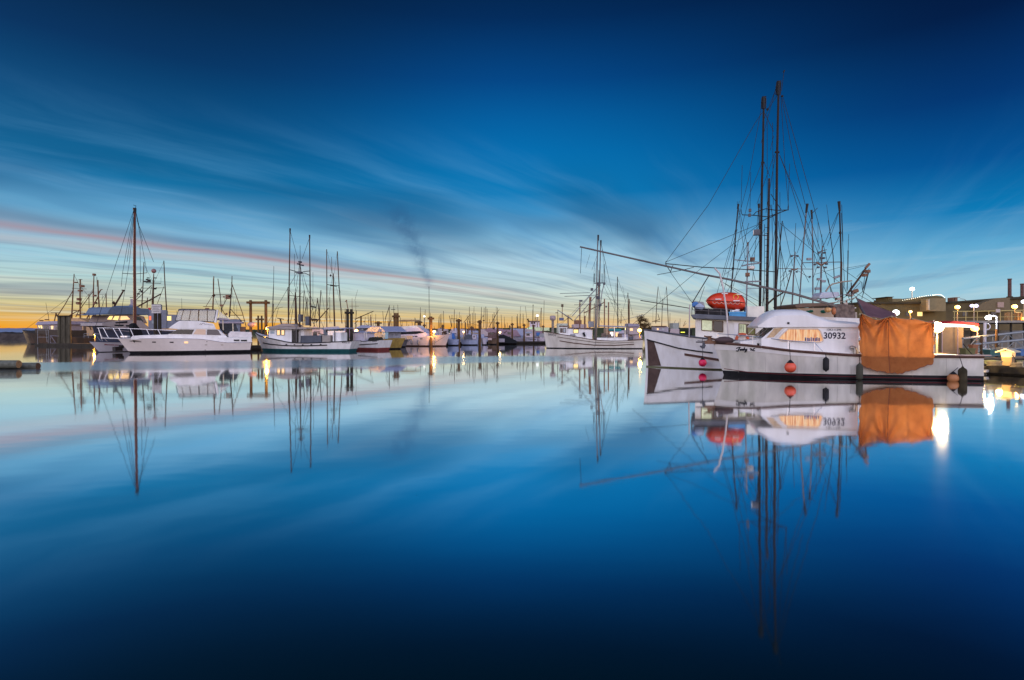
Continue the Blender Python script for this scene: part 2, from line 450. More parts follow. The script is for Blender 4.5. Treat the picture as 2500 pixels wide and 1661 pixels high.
class Hull:
    def __init__(s, fr, beam, stem, stern, sheer, tm=.5, tr=.8, wl=.86, ps=2.6, pw=1.7, boot=.14, trw=None):
        s.fr, s.b, s.tm, s.tr, s.wl, s.ps, s.pw, s.boot = fr, beam, tm, tr, wl, ps, pw, boot
        s.trw = tr if trw is None else trw
        s.xbt, s.zb = fr.pt(*stem[0], 0).x, fr.pt(*stem[0], 0).z
        s.xbw = fr.pt(*stem[1], 0).x
        s.xst = fr.pt(*stern[0], -beam * tr).x
        s.xsw = fr.pt(*stern[1], -beam * s.trw * wl).x
        tab = [(0.0, s.zb)]
        for p in sheer:
            v = -beam
            for _ in range(8):
                q = fr.pt(*p, v)
                t = min(1, max(0, (q.x - s.xbt) / (s.xst - s.xbt)))
                v = -beam * s.plan(t, ps, tr)
            if t > tab[-1][0] + .01: tab.append((t, q.z))
        if tab[-1][0] < .999: tab.append((1.0, tab[-1][1]))
        s.tab = tab
    def plan(s, t, p, tr):
        if t < s.tm: return max(0.0, 1 - (1 - t / s.tm) ** p)
        return 1 - (1 - tr) * ((t - s.tm) / (1 - s.tm)) ** 2.2
    def zs(s, t): return interp(s.tab, t)
    def P(s, t, z):
        k = z / max(.2, s.zs(t))
        kk = max(0, k)
        xb = s.xbw + (s.xbt - s.xbw) * k; xs = s.xsw + (s.xst - s.xsw) * k
        yw = s.b * s.wl * s.plan(t, s.pw, s.trw); yt = s.b * s.plan(t, s.ps, s.tr)
        y = yw + (yt - yw) * min(1, kk)
        if z < 0: y = yw * max(.0, 1 + z * 1.1)
        return Vector((xb + t * (xs - xb), y, z))
    def inv(s, x, z):
        t = .5
        for _ in range(6):
            k = z / max(.2, s.zs(t))
            xb = s.xbw + (s.xbt - s.xbw) * k; xs = s.xsw + (s.xst - s.xsw) * k
            t = min(1, max(0, (x - xb) / (xs - xb)))
        return t
    def pix(s, px, py, off=.012):
        v = -s.b
        for _ in range(10):
            q = s.fr.pt(px, py, v)
            h = s.P(s.inv(q.x, q.z), q.z).y
            v = .4 * v - .6 * h
        q = s.fr.pt(px, py, v)
        return Vector((q.x, v - off, q.z))
    def shell(s, mb, z_lo, top, n=30, rows=5, cap=True):
        ts = [(i / n) ** 1.25 for i in range(n + 1)]
        for side in (-1, 1):
            vs, fs = [], []
            for j in range(rows + 1):
                for t in ts:
                    zt = s.zs(t) if top is None else top
                    z = z_lo + (zt - z_lo) * j / rows
                    p = s.P(t, z)
                    vs.append((p.x, side * p.y, p.z))
            for j in range(rows):
                for i in range(n):
                    q = [j * (n + 1) + i, j * (n + 1) + i + 1, (j + 1) * (n + 1) + i + 1, (j + 1) * (n + 1) + i]
                    fs.append(q)
            mb.add(vs, fs)
        m = (rows + 1) * (n + 1)
        tot = len(mb.v) - 2 * m
        for j in range(rows):
            a, b = tot + j * (n + 1) + n, tot + (j + 1) * (n + 1) + n
            mb.f.append([a, a + m, b + m, b])
        if cap:
            r = tot + rows * (n + 1)
            for i in range(n): mb.f.append([r + i, r + i + 1, r + i + 1 + m, r + i + m])
        return mb
    def rail(s, mb, r, dz=0.0, t0=0.0, t1=1.0, n=28, sides=(-1, 1), sq=1.0):
        for sd_ in sides:
            pts = []
            for i in range(n + 1):
                t = t0 + (t1 - t0) * i / n
                p = s.P(t, s.zs(t))
                pts.append((p.x, sd_ * p.y, p.z + dz))
            mb.path(pts, r, 6)
        return mb
    def strip(s, mb, pts, th, off=.03, n=6):
        P = []
        for i in range(len(pts) - 1):
            for k in range(n):
                f = k / n
                P.append((pts[i][0] + (pts[i + 1][0] - pts[i][0]) * f, pts[i][1] + (pts[i + 1][1] - pts[i][1]) * f))
        P.append(pts[-1])
        vs = []
        for x, y in P:
            vs += [s.pix(x, y - th / 2, -.02), s.pix(x, y - th / 2, off), s.pix(x, y + th / 2, off), s.pix(x, y + th / 2, -.02)]
        fs = [[4 * i + k, 4 * i + k + 1, 4 * i + k + 5, 4 * i + k + 4] for i in range(len(P) - 1) for k in range(3)]
        fs += [[0, 1, 2, 3], [4 * (len(P) - 1) + k for k in range(4)][::-1]]
        return mb.add(vs, fs)
    def patch(s, mb, poly, off=.01, n=8):       # a four-cornered painted patch following the hull
        a, b, c, d = poly
        vs, fs = [], []
        for j in range(n + 1):
            for i in range(n + 1):
                u, w = i / n, j / n
                x = (a[0] * (1 - u) + b[0] * u) * (1 - w) + (d[0] * (1 - u) + c[0] * u) * w
                y = (a[1] * (1 - u) + b[1] * u) * (1 - w) + (d[1] * (1 - u) + c[1] * u) * w
                vs.append(s.pix(x, y, off))
        for j in range(n):
            for i in range(n): fs.append([j * (n + 1) + i, j * (n + 1) + i + 1, (j + 1) * (n + 1) + i + 1, (j + 1) * (n + 1) + i])
        return mb.add(vs, fs)

def hull_parts(root, h, top_mat, bot_mat, rail_mat=None, rail_r=.05, n=30):
    h.shell(MB(), 0, None)
    h.shell(MB(), h.boot, None, n).build('hull', top_mat, root, True)
    h.shell(MB(), -.55, h.boot, n, 4, False).build('bottom_paint', bot_mat, root, True)
    if rail_mat: h.rail(MB(), rail_r).build('gunwale', rail_mat, root, True)

def window(root, fr, pts, v, mat=None, name='window', frame=None, gw=1.2):
    cx = sum(p[0] for p in pts) / len(pts); cy = sum(p[1] for p in pts) / len(pts)
    o = fr.prism(MB(), pts, v - .02, v + .03).build(name, mat or GLASS, root)
    if frame:
        ext = [fr.pt(a, b, v - .03) for a, b in pts]
        mb = MB()
        for i in range(len(ext)): mb.tube(ext[i], ext[(i + 1) % len(ext)], gw * fr.mpp() / 2, None, 4)
        mb.build('window_frame', frame, o)
    return o

def lamp_light(parent, loc, col, power, r=.15):
    d = bpy.data.lights.new('lamp_light', 'POINT')
    d.energy, d.color, d.shadow_soft_size = power, col, r
    o = bpy.data.objects.new('lamp_light', d)
    COL.objects.link(o)
    o.parent = parent
    o.location = loc
    return o
# ------------------------------------------------------------------ setting: water, far shore
def structure(name, mb, mat, smooth=False):
    return tag(mb.build(name, mat, None, smooth), kind='structure')

wm = bpy.data.materials.new('harbour_water')
wm.use_nodes = True
nt = wm.node_tree
nt.nodes.clear()
geo = nd('ShaderNodeNewGeometry')
spw = nd('ShaderNodeSeparateXYZ'); nt.links.new(geo.outputs['Position'], spw.inputs[0])
wx, wy, _z = spw.outputs
wob = noise(xyz(mth('MULTIPLY', wx, .035), mth('MULTIPLY', wy, .03), 2.), 1.0, 3)
yb = mth('ADD', wy, mth('MULTIPLY', mth('SUBTRACT', wob, .5), 14.))
yb = mth('SUBTRACT', mth('SUBTRACT', yb, mth('MULTIPLY', wx, .33)), 44.5)
band = mth('MULTIPLY', sstep(yb, -8.0, -3.5), sstep(yb, 7.5, 2.5))
band = mth('MULTIPLY', band, sstep(wx, 9., 2.))
patch = sstep(noise(xyz(mth('MULTIPLY', wx, .05), mth('MULTIPLY', wy, .12), 5.), 1.0, 3), .5, .75)
rg = mth('ADD', .042, mth('MULTIPLY', band, .15))
rg = mth('ADD', rg, mth('MULTIPLY', patch, .012))
gl = nd('ShaderNodeBsdfGlossy', distribution='GGX')
gl.inputs['Color'].default_value = (.99, 1.0, 1.0, 1)
nt.links.new(rg, gl.inputs['Roughness'])
bmp = nd('ShaderNodeBump'); bmp.inputs['Strength'].default_value = .10; bmp.inputs['Distance'].default_value = .02
nt.links.new(noise(xyz(mth('MULTIPLY', wx, .5), mth('MULTIPLY', wy, .9), 0.), 1.0, 2), bmp.inputs['Height'])
nt.links.new(bmp.outputs[0], gl.inputs['Normal'])
df = nd('ShaderNodeBsdfDiffuse'); df.inputs['Color'].default_value = (.0008, .012, .016, 1)
lw = nd('ShaderNodeLayerWeight'); lw.inputs['Blend'].default_value = .5
refl = sstep(lw.outputs['Facing'], .44, .79, .10, .98)
mxs = nd('ShaderNodeMixShader')
nt.links.new(refl, mxs.inputs[0]); nt.links.new(df.outputs[0], mxs.inputs[1]); nt.links.new(gl.outputs[0], mxs.inputs[2])
mo = nd('ShaderNodeOutputMaterial'); nt.links.new(mxs.outputs[0], mo.inputs[0])
structure('water', MB().add([(-9000, -400, 0), (9000, -400, 0), (9000, 9000, 0), (-9000, 9000, 0)], [[0, 1, 2, 3]]), wm)
structure('seabed', MB().add([(-9000, -400, -6), (9000, -400, -6), (9000, 9000, -6), (-9000, 9000, -6)], [[0, 1, 2, 3]]), M('mud', (.04, .035, .025), .9))

def ridge(name, px0, px1, Yd, ytop, jag, mat, seed, depth=60, step=6, z0=-.3):
    rnd = random.Random(seed)
    mb = MB()
    n = max(4, int((px1 - px0) / step))
    A, B, h = [], [], 0
    for i in range(n + 1):
        px = px0 + (px1 - px0) * i / n
        h = .7 * h + rnd.uniform(-jag, jag)
        p = at(px, interp(ytop, px) - h, Yd)
        A.append(p); B.append(p)
    vs = []
    for p in A: vs += [(p.x, p.y, z0), (p.x, p.y + depth * .15, p.z * .8), (p.x, p.y + depth * .5, p.z), (p.x, p.y + depth, z0)]
    fs = [[4 * i + k, 4 * i + k + 4, 4 * i + k + 5, 4 * i + k + 1] for i in range(n) for k in range(3)]
    return structure(name, mb.add(vs, fs), mat, True)
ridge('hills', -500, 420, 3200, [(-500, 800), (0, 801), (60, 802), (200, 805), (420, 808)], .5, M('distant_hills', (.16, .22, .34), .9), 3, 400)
ridge('far_shore', 40, 2600, 520, [(40, 806), (700, 804), (1200, 801), (1340, 800), (1800, 800), (2600, 798)], .7, M('shore_scrub', (.05, .06, .03), .9, var=.5, scale=.1), 5, 60, 5)
ridge('breakwater', -300, 120, 170, [(-300, 812), (0, 811), (40, 813), (75, 812), (120, 815)], .6, M('breakwater_rock', (.06, .05, .045), .95, var=.5, scale=.5, bump=1), 7, 10, 3)

# ------------------------------------------------------------------ the gillnetter with the number on its cabin
fj = Fr(gx(1771, 27.4), gx(2408, 25.0))
jr = thing('gillnet_boat', 'white gillnet boat numbered 30932 with sloped cabin roof and a curtained window', 'boat', fj.O, fj.ang)
hj = Hull(fj, 1.65, [(1741, 836), (1767, 914)], [(2402, 869), (2402, 930)],
          [(1760, 837), (1810, 841), (1857, 846), (1928, 855), (2016, 862), (2097, 867), (2200, 868.5), (2282, 869.5), (2400, 870.5)],
          tm=.42, tr=.92, wl=.88, ps=2.4, pw=1.9, boot=.22)
hull_parts(jr, hj, DIRTY, BLACK, None)
mb = hj.rail(MB(), .065, -.02)
mb.build('rub_rail', BROWN, jr, True)
hj.strip(MB(), [(1745, 847), (1800, 849.5), (1857, 853), (1928, 861), (2016, 866)], 14, .02).build('sheer_strake', WHITE, jr, True)
hj.strip(MB(), [(1768, 900.5), (1829, 909), (1922, 915), (2016, 918), (2116, 921), (2250, 924), (2395, 926)], 1.6, .012).build('boot_stripe', M('maroon_stripe', (.12, .02, .025), .5), jr)
# stain streaks and seams
hj.strip(MB(), [(2077, 892), (2078, 918)], 1.4, .012, 2).build('rust_streak', RUST, jr)
SM = M('dirt_run', (.50, .46, .37), .6, var=.2)
for x, y0, y1, w_ in ((1850, 869, 884, 1.0), (1893, 872, 892, .8), (1962, 874, 890, 1.2), (1990, 876, 899, .8), (2045, 872, 886, 1.0), (2068, 871, 902, .7), (2228, 912, 921, 1.0), (2292, 880, 899, 1.0), (2310, 878, 905, .8), (2370, 880, 896, 1.0)):
    hj.strip(MB(), [(x, y0), (x + .5, y1)], w_, .006, 3).build('dirt_streak', SM, jr)
for x in (1802, 1868, 1946, 2044, 2225, 2310):
    p0, p1 = hj.pix(x, 872, .004), hj.pix(x + 1, 910, .004)
    MB().tube(p0, p1, .006, None, 4).build('hull_seam', M('seam_grey', (.42, .41, .38), .7), jr)
# name
mb = MB()
for st in ([(632, 605), (640, 590), (665, 583), (690, 586)], [(672, 585), (662, 612), (648, 636), (634, 634), (632, 622)],
           [(684, 602), (678, 620), (684, 626), (698, 612), (702, 602), (697, 620), (704, 625)],
           [(728, 606), (716, 606), (710, 618), (716, 627), (726, 617), (738, 584), (729, 618), (736, 626)],
           [(748, 603), (743, 618), (750, 625), (762, 612), (768, 602), (760, 628), (750, 646), (738, 648), (744, 638), (772, 622)],
           [(808, 610), (816, 599), (826, 604), (820, 630)], [(824, 604), (846, 628)], [(846, 628), (852, 606), (866, 597), (874, 603)], [(846, 628), (862, 632), (872, 624)]):
    q = []
    for i in range(len(st) - 1):
        for k in range(4):
            f = k / 4
            q.append((1680 + (st[i][0] + (st[i + 1][0] - st[i][0]) * f) / 5.364, 740 + (st[i][1] + (st[i + 1][1] - st[i][1]) * f) / 5.364 - .6))
    q.append((1680 + st[-1][0] / 5.364, 740 + st[-1][1] / 5.364 - .6))
    vs = []
    for i, (x, y) in enumerate(q):
        a, b = q[max(0, i - 1)], q[min(len(q) - 1, i + 1)]
        dx, dy = b[0] - a[0], b[1] - a[1]
        l = max(.01, sqrt(dx * dx + dy * dy)); wd = .75 + .5 * abs(dy) / l
        vs += [hj.pix(x - dy / l * wd, y + dx / l * wd, .036), hj.pix(x + dy / l * wd, y - dx / l * wd, .036)]
    mb.add(vs, [[2 * i, 2 * i + 1, 2 * i + 3, 2 * i + 2] for i in range(len(q) - 1)])
mb.build('name_lettering', M('name_paint', (.01, .012, .02), .5), jr)
VJ = -1.28
# cabin: foredeck trunk, house, overhanging roof
tr = [(1806, 834), (1858, 827.5), (1900, 829), (1900, 856), (1806, 846)]
fj.prism(MB(), tr, -.82, .82).build('trunk_cabin', WHITE, jr, bevel=.04)
house = [(1858.5, 827.5), (1893, 799), (2097, 799), (2096, 866), (1858.5, 852)]
fj.prism(MB(), house, VJ, -VJ).build('cabin', WHITE, jr, bevel=.02)
roof = [(1849, 796.5), (1857, 788), (1866, 780), (1877, 771), (1889, 763.4), (1903, 759.6), (1930, 758.4), (1963, 758.6), (1975, 761.5), (1988, 768), (2002, 773.5), (2016, 778), (2034, 783.6), (2060, 787), (2098, 789.6), (2098, 799.6), (2000, 799), (1904, 799), (1875, 800), (1852, 799.5)]
base = fj.xz(roof, VJ - .09)
mb = MB()
ztop = max(p[1] for p in base); zbot = min(p[1] for p in base)
rings = []
for f_, inset in ((-1, 0), (-.9, .0), (-.62, .0), (0, .0), (.62, .0), (.9, .0), (1, 0)):
    crown = 1.0 - .16 * abs(f_) ** 4 - (.12 if abs(f_) > .95 else 0)
    rings.append([(p[0], f_ * (abs(VJ) + .09), zbot + (p[1] - zbot) * (crown if p[1] - zbot > .12 else 1.0) + .10 * (1 - f_ * f_) * ((p[1] - zbot) > .12)) for p in base])
nn = len(base)
vs = [p for r in rings for p in r]
fs = [[j * nn + i, j * nn + (i + 1) % nn, (j + 1) * nn + (i + 1) % nn, (j + 1) * nn + i] for j in range(6) for i in range(nn)]
fs += [list(range(nn))[::-1], [6 * nn + i for i in range(nn)]]
mb.add(vs, fs).build('cabin_roof', WHITE, jr, True)
fj.prism(MB(), [(1922.5, 786.8), (1927.6, 786.8), (1927.6, 791.6), (1922.5, 791.6)], VJ - .13, VJ).build('navigation_light', BLACK, jr)
# windows
cm = bpy.data.materials.new('lit_curtain'); cm.use_nodes = True
nt = cm.node_tree; nt.nodes.clear()
tcn = nd('ShaderNodeTexCoord'); sc = nd('ShaderNodeSeparateXYZ'); nt.links.new(tcn.outputs['Object'], sc.inputs[0])
fold = noise(xyz(mth('MULTIPLY', sc.outputs[0], 17.), 0., mth('MULTIPLY', sc.outputs[2], 1.2)), 1.0, 3, .6)
cc = ramp(fold, [(.28, (.34, .08, .03, 1)), (.40, (.80, .27, .09, 1)), (.5, (1.0, .50, .2, 1)), (.62, (1.0, .70, .42, 1)), (.74, (.72, .22, .08, 1))])
em = nd('ShaderNodeEmission'); em.inputs[1].default_value = .82; nt.links.new(cc, em.inputs[0])
gs = nd('ShaderNodeBsdfGlossy'); gs.inputs['Roughness'].default_value = .1
mx_ = nd('ShaderNodeMixShader'); mx_.inputs[0].default_value = .06
nt.links.new(em.outputs[0], mx_.inputs[1]); nt.links.new(gs.outputs[0], mx_.inputs[2])
mo = nd('ShaderNodeOutputMaterial'); nt.links.new(mx_.outputs[0], mo.inputs[0])
wpoly = [(1900, 828), (1908, 818), (1925, 803), (1960, 803.4), (1997, 803.6), (2003, 809), (2010, 828), (2009, 833), (2002, 836.2), (1950, 834), (1906, 832)]
w = fj.prism(MB(), wpoly, VJ - .012, VJ + .03).build('cabin_window', cm, jr)
ext = [fj.pt(a, b, VJ - .015) for a, b in wpoly]
mb = MB()
for i in range(len(ext)): mb.tube(ext[i], ext[(i + 1) % len(ext)], .028, None, 6)
mb.build('window_frame', M('warm_trim', (.72, .6, .5), .4), w, True)
mb = MB()
for i, x in enumerate((1965, 1970, 1974, 1979, 1984, 1989, 1993, 1998)):
    fj.prism(mb, [(x, 824 + (i * 7 % 3)), (x + 3.4, 824 + (i * 7 % 3)), (x + 3.6, 833.4), (x, 833.2)], VJ - .022, VJ - .013)
mb.build('book', M('book_spines', (.16, .14, .24), .6, var=.8, scale=9), w)
fj.prism(MB(), [(1871.5, 825), (1890.5, 802.4), (1912, 800.8), (1889, 823.5)], VJ - .015, VJ + .03).build('windscreen', M('windscreen_glass', (.30, .22, .14), .08, var=.6, scale=6, emit=(1, .55, .22), power=.12), jr)
a, b = fj.pt(1858.5, 827.5, VJ), fj.pt(1893, 799.5, VJ)
mb = MB()
for y0, y1 in ((-1.2, -.12), (.12, 1.2)):
    for f0, f1 in ((.08, .9),):
        p, q = a.lerp(b, f0), a.lerp(b, f1)
        mb.add([(p.x - .02, y0, p.z), (q.x - .02, y0, q.z), (q.x - .02, y1, q.z), (p.x - .02, y1, p.z)], [[0, 1, 2, 3]])
mb.build('windscreen', GLASS, jr)
mb = MB()
for d in ((1868, 826.5, 1889, 801.5), (1893.5, 824.5, 1915, 801)):
    fj.spar(mb, [(d[0], d[1]), (d[2], d[3])], 1.6, None, VJ - .03, 5)
mb.build('windscreen_frame', WHITE, jr)
NUM = M('registration_paint', (.035, .03, .05), .5)
fj.text(MB(), '30932', 2011, 2064.5, 827.6, 828.2, 16.2, VJ - .008).build('registration_number', NUM, jr)
fj.text(MB(), '13K111295', 2019, 2054, 808, 808.2, 5.4, VJ - .008).build('registration_code', NUM, jr)
fj.prism(MB(), [(2063, 812), (2092, 813), (2091, 862), (2062, 860)], VJ - .004, VJ + .02).build('patched_panel', M('pale_panel', (.70, .68, .66), .5), jr)
for x in (1848.5, 1858):
    fj.prism(MB(), [(x, 838.4), (x + 7, 838.8), (x + 7, 845), (x, 844)], -.85, -.80).build('porthole', BLACK, jr)
# vent cowl
mb = MB()
c = fj.pt(2088, 862, -1.45)
mb.path([c + Vector((0, 0, -.05)), c + Vector((0, 0, .12)), c + Vector((-.03, 0, .2)), c + Vector((-.11, 0, .245)), c + Vector((-.2, 0, .23))], .08, 10)
mb.build('vent_cowl', M('galvanised_cowl', (.34, .32, .28), .4, .6), jr, True)
# pulpit, bowsprit, anchor and winch at the bow
mb = MB()
fj.spar(mb, [(1699, 835.5), (1765, 839.5)], 3.2, 3.6, -.12)
fj.spar(mb, [(1703, 832.5), (1765, 836.5)], 2.2, 2.6, .15)
mb.build('bowsprit', ALU, jr, True)
mb = MB()
rail_z = .42
pts = []
for i in range(13):
    t = .02 + .40 * i / 12
    p = hj.P(t, hj.zs(t)); pts.append(Vector((p.x, -p.y * .92, p.z + rail_z * (1 if i < 12 else .1))))
mb.path(pts, .016, 6)
mb.path([Vector((p.x, -p.y, p.z)) for p in pts], .016, 6)
for i in (0, 4, 8, 11):
    p = pts[i]
    for sgn in (1, -1): mb.tube((p.x, sgn * p.y, p.z), (p.x, sgn * p.y, p.z - rail_z), .014)
mb.build('bow_rail', STEEL, jr, True)
mb = MB()
c = fj.pt(1732, 827, 0)
mb.lathe([(.1, -.12), (.16, -.1), (.07, -.04), (.07, .06), (.15, .1), (.1, .13)], c, 12)
mb.box(c.x - .22, c.x + .26, -.16, .16, c.z - .26, c.z - .1)
mb.tube(c + Vector((-.25, -.2, .12)), c + Vector((.3, .25, -.05)), .04)
mb.build('anchor_winch', RUST, jr, True)
mb = MB()
a = fj.pt(1719.5, 838, -.1); b = fj.pt(1716, 850, -.1)
mb.tube(a, b, .05, .09, 8)
mb.tube(b + Vector((-.12, 0, .1)), b, .04, .05); mb.tube(b + Vector((.12, .02, .14)), b, .035, .05)
mb.build('anchor', DGREY, jr, True)
mb = MB()
p0 = fj.pt(1755, 834, -.3)
mb.ball((p0.x + .25, -.3, p0.z + .05), .34, 12, (1.3, .8, .55))
mb.build('tarpaulin_hump', M('brown_canvas', (.10, .07, .07), .8), jr, True)
# stern rail and bulwark cap aft
mb = MB()
for x1_, v_ in ((2420, -1.56), (2408, 1.45)):
    fj.spar(MB(), [(2281, 868), (x1_, 868.2)], 3.6, 3.0, v_).build('stern_rail', M('pinkish_pipe', (.55, .42, .34), .45), jr, True)
for x in (2100, 2140, 2230, 2280):
    fj.spar(MB(), [(x, 866), (x, 782)], 1.6, None, -1.5).build('awning_post', STEEL, jr)
# fenders and buoys (things of their own)
def fender(name, lab, cat, fr, px, py, v, r, mat, rope_top, kind, ang=None, group=None, cap=BLACK):
    c = fr.pt(px, py, v)
    root = thing(name, lab, cat, fr.w(c), fr.ang, group)
    if kind == 'ball':
        pr = [(0, -r)] + [(r * sin(pi * i / 14), -r * cos(pi * i / 14)) for i in range(1, 12)] + [(r * .42, r * .97), (r * .2, r * 1.22), (0, r * 1.24)]
        MB().lathe(pr, n=20).build('ball', mat, root, True)
        MB().lathe([(r * .66, r * .80), (r * .46, r * 1.0), (r * .24, r * 1.25), (r * .08, r * 1.38), (0, r * 1.4)], n=16).build('neck', cap, root, True)
        top = r * 1.36
    else:
        h = kind
        pr = [(0, -h), (r * .25, -h), (r * .3, -h * .9), (r * .85, -h * .8), (r, -h * .66), (r, h * .62), (r * .8, h * .78), (r * .3, h * .9), (r * .22, h), (0, h)]
        MB().lathe(pr, n=16).build('body', mat, root, True)
        top = h
    if rope_top:
        q = fr.pt(*rope_top, v) - c
        MB().path([(0, 0, top), (q.x * .5, q.y * .5, top + (q.z - top) * .5), (q.x, q.y + .04, q.z)], .013, 5).build('rope', WIRE, root)
    return root
k = fj.mpp(-1.65)
fender('ball_fender', 'large round coral fender hanging halfway along the numbered boat', 'fender', fj, 1929.5, 897, -1.93, 13.6 * k, CORAL, (1927.5, 838), 'ball')
fender('cylinder_fender', 'black cylinder fender hanging right below the number 30932', 'fender', fj, 2016.5, 889.5, -1.80, 7.0 * k, RUBBER, (2015, 862), 18.5 * k)
fender('cylinder_fender', 'long black fender hanging at the left edge of the orange tarp', 'fender', fj, 2098.5, 908, -1.84, 7.4 * k, M('grimy_rubber', (.06, .06, .045), .7), (2098, 866), 22 * k)
fender('cylinder_fender', 'weedy dark fender tied to the stern under a slack rope', 'fender', fj, 2350, 922, -1.80, 9 * k, M('weedy_rubber', (.05, .042, .025), .9, var=.5), (2343, 870), 26 * k)
fender('ball_fender', 'dull orange ball fender floating at the stern waterline', 'fender', fj, 2327, 924, -1.72, 12 * k, M('faded_orange_vinyl', (.42, .17, .06), .6), (2340, 898), 'ball')

# orange tarp over the cockpit side
tm_ = bpy.data.materials.new('orange_tarp'); tm_.use_nodes = True
nt = tm_.node_tree; nt.nodes.clear()
tcn = nd('ShaderNodeTexCoord')
nz = noise(tcn.outputs['Object'], 1.1, 8, .68)
tcol = ramp(nz, [(.30, (.34, .12, .05, 1)), (.46, (.52, .19, .065, 1)), (.72, (.64, .26, .09, 1))])
d1 = nd('ShaderNodeBsdfDiffuse'); nt.links.new(tcol, d1.inputs[0])
t1 = nd('ShaderNodeBsdfTranslucent'); nt.links.new(tcol, t1.inputs[0])
mx_ = nd('ShaderNodeMixShader'); mx_.inputs[0].default_value = .5
nt.links.new(d1.outputs[0], mx_.inputs[1]); nt.links.new(t1.outputs[0], mx_.inputs[2])
bm_ = nd('ShaderNodeBump'); bm_.inputs['Strength'].default_value = .5; bm_.inputs['Distance'].default_value = .05
nt.links.new(noise(tcn.outputs['Object'], 5., 4), bm_.inputs['Height'])
nt.links.new(bm_.outputs[0], d1.inputs['Normal'])
mo = nd('ShaderNodeOutputMaterial'); nt.links.new(mx_.outputs[0], mo.inputs[0])
top = [(2098, 766), (2106, 767), (2120, 773.5), (2135, 780), (2147, 781.5), (2163, 776.5), (2177, 772.6), (2195, 778), (2215, 780.5), (2232, 779), (2250, 783.5), (2266, 787.5), (2281, 789)]
bot = [(2104, 890), (2115, 897), (2127, 902), (2140, 905), (2153, 907.5), (2166, 909.5), (2179, 911.4), (2191, 912.4), (2205, 910.5), (2220, 906.5), (2240, 900), (2262, 894), (2279, 888)]
NU, NV = 88, 56
vs = []
for j in range(NV + 1):
    w_ = j / NV
    for i in range(NU + 1):
        u = i / NU * (len(top) - 1); a = min(int(u), len(top) - 2); f = u - a
        tx_ = top[a][0] + (top[a + 1][0] - top[a][0]) * f; ty_ = top[a][1] + (top[a + 1][1] - top[a][1]) * f
        bx_ = bot[a][0] + (bot[a + 1][0] - bot[a][0]) * f; by_ = bot[a][1] + (bot[a + 1][1] - bot[a][1]) * f
        px = tx_ + (bx_ - tx_) * w_ - 3.0 * sin(pi * w_) * (1 - i / NU) + (1.6 * sin(w_ * 17) + 1.1 * sin(w_ * 41)) * (abs(i / NU - .5) * 2) ** 8
        py = ty_ + (by_ - ty_) * w_ + (1.3 * sin(i * .37) + .8 * sin(i * .9)) * w_ ** 6
        s_ = i / NU
        v = -1.80 - .05 * sin(pi * w_)
        for (s0_, am, sp_, k_) in ((.03, .15, .6, 9), (.43, .14, .55, 11), (.95, .12, .6, 9)):      # folds fan out from the tie points
            ds = (s_ - s0_) * 2.2; dr = sqrt(ds * ds + (w_ * 1.25) ** 2) + .02
            an = atan2(ds, w_ * 1.25 + .02)
            v += am * sin(an * k_ + s0_ * 17) * exp(-dr / sp_) * min(1, dr * 7)
        v += .05 * sin(s_ * 19 + w_ * 4 + 2 * sin(w_ * 5)) * w_ * (1 - .4 * w_) - .02 * cos(s_ * 61 + w_ * 9) * (1 - w_) * .6
        if abs(s_ - .46) < .006: v += .02
        vs.append(fj.pt(px, py, v))
fs = [[j * (NU + 1) + i, j * (NU + 1) + i + 1, (j + 1) * (NU + 1) + i + 1, (j + 1) * (NU + 1) + i] for j in range(NV) for i in range(NU)]
to = thing('tarp', 'big orange tarp draped over the cockpit side of the numbered boat', 'tarp', fj.O, fj.ang)
o = MB().add(vs, fs).build('sheet', tm_, to, True)
MB().path([Vector(vs[j * (NU + 1) + int(NU * .46)]) - Vector((0, .012, 0)) for j in range(NV + 1)], .012, 5).build('seam', M('seam_brown', (.22, .07, .03), .8), to)
MB().path([Vector(vs[NV * (NU + 1) + i]) - Vector((0, .006, 0)) for i in range(NU + 1)], .014, 5).build('hem', M('seam_brown', (.22, .07, .03), .8), to)
mb = MB()
mb.path([fj.pt(a, b - .5, -1.74) for a, b in top], .016, 6)
mb.build('ridge_rope', ROPE, to, True)
for a, b in ((2099, 768), (2138, 779), (2177, 773.6), (2228, 779), (2279, 789)):
    mb = MB(); p = fj.pt(a, b, -1.84); mb.ball(p, .05, 8); mb.tube(p, fj.pt(a, b + 6, -1.5), .012)
    mb.build('tie', ROPE, to, True)
# purple awning above it
am_ = M('plum_canvas', (.14, .075, .085), .8, var=.2)
aw = thing('awning', 'plum canvas awning peaked above the orange tarp', 'awning', fj.O, fj.ang)
vs = []
ed0 = [(2091, 727.5), (2094, 742), (2100, 756), (2110, 771)]
ed1 = [(2188, 765), (2188, 768), (2188, 772), (2188, 778)]
NA = 16
for j in range(13):
    u = j / 12 * 3; a = min(int(u), 2); f = u - a
    p0 = (ed0[a][0] + (ed0[a + 1][0] - ed0[a][0]) * f, ed0[a][1] + (ed0[a + 1][1] - ed0[a][1]) * f)
    p1 = (ed1[a][0], ed1[a][1] + (ed1[a + 1][1] - ed1[a][1]) * f)
    for i in range(NA + 1):
        g = i / NA
        sag = 2.2 * sin(pi * g) * (1 - j / 12) + 3 * sin(pi * g) * (j / 12) + .8 * sin(g * 14) * (j / 12)
        vs.append(fj.pt(p0[0] + (p1[0] - p0[0]) * g, p0[1] + (p1[1] - p0[1]) * g + sag, 1.3 - 2.75 * j / 12))
o = MB().add(vs, [[j * (NA + 1) + i, j * (NA + 1) + i + 1, (j + 1) * (NA + 1) + i + 1, (j + 1) * (NA + 1) + i] for j in range(12) for i in range(NA)]).build('canvas', am_, aw, True)
o.modifiers.new('thick', 'SOLIDIFY').thickness = .01
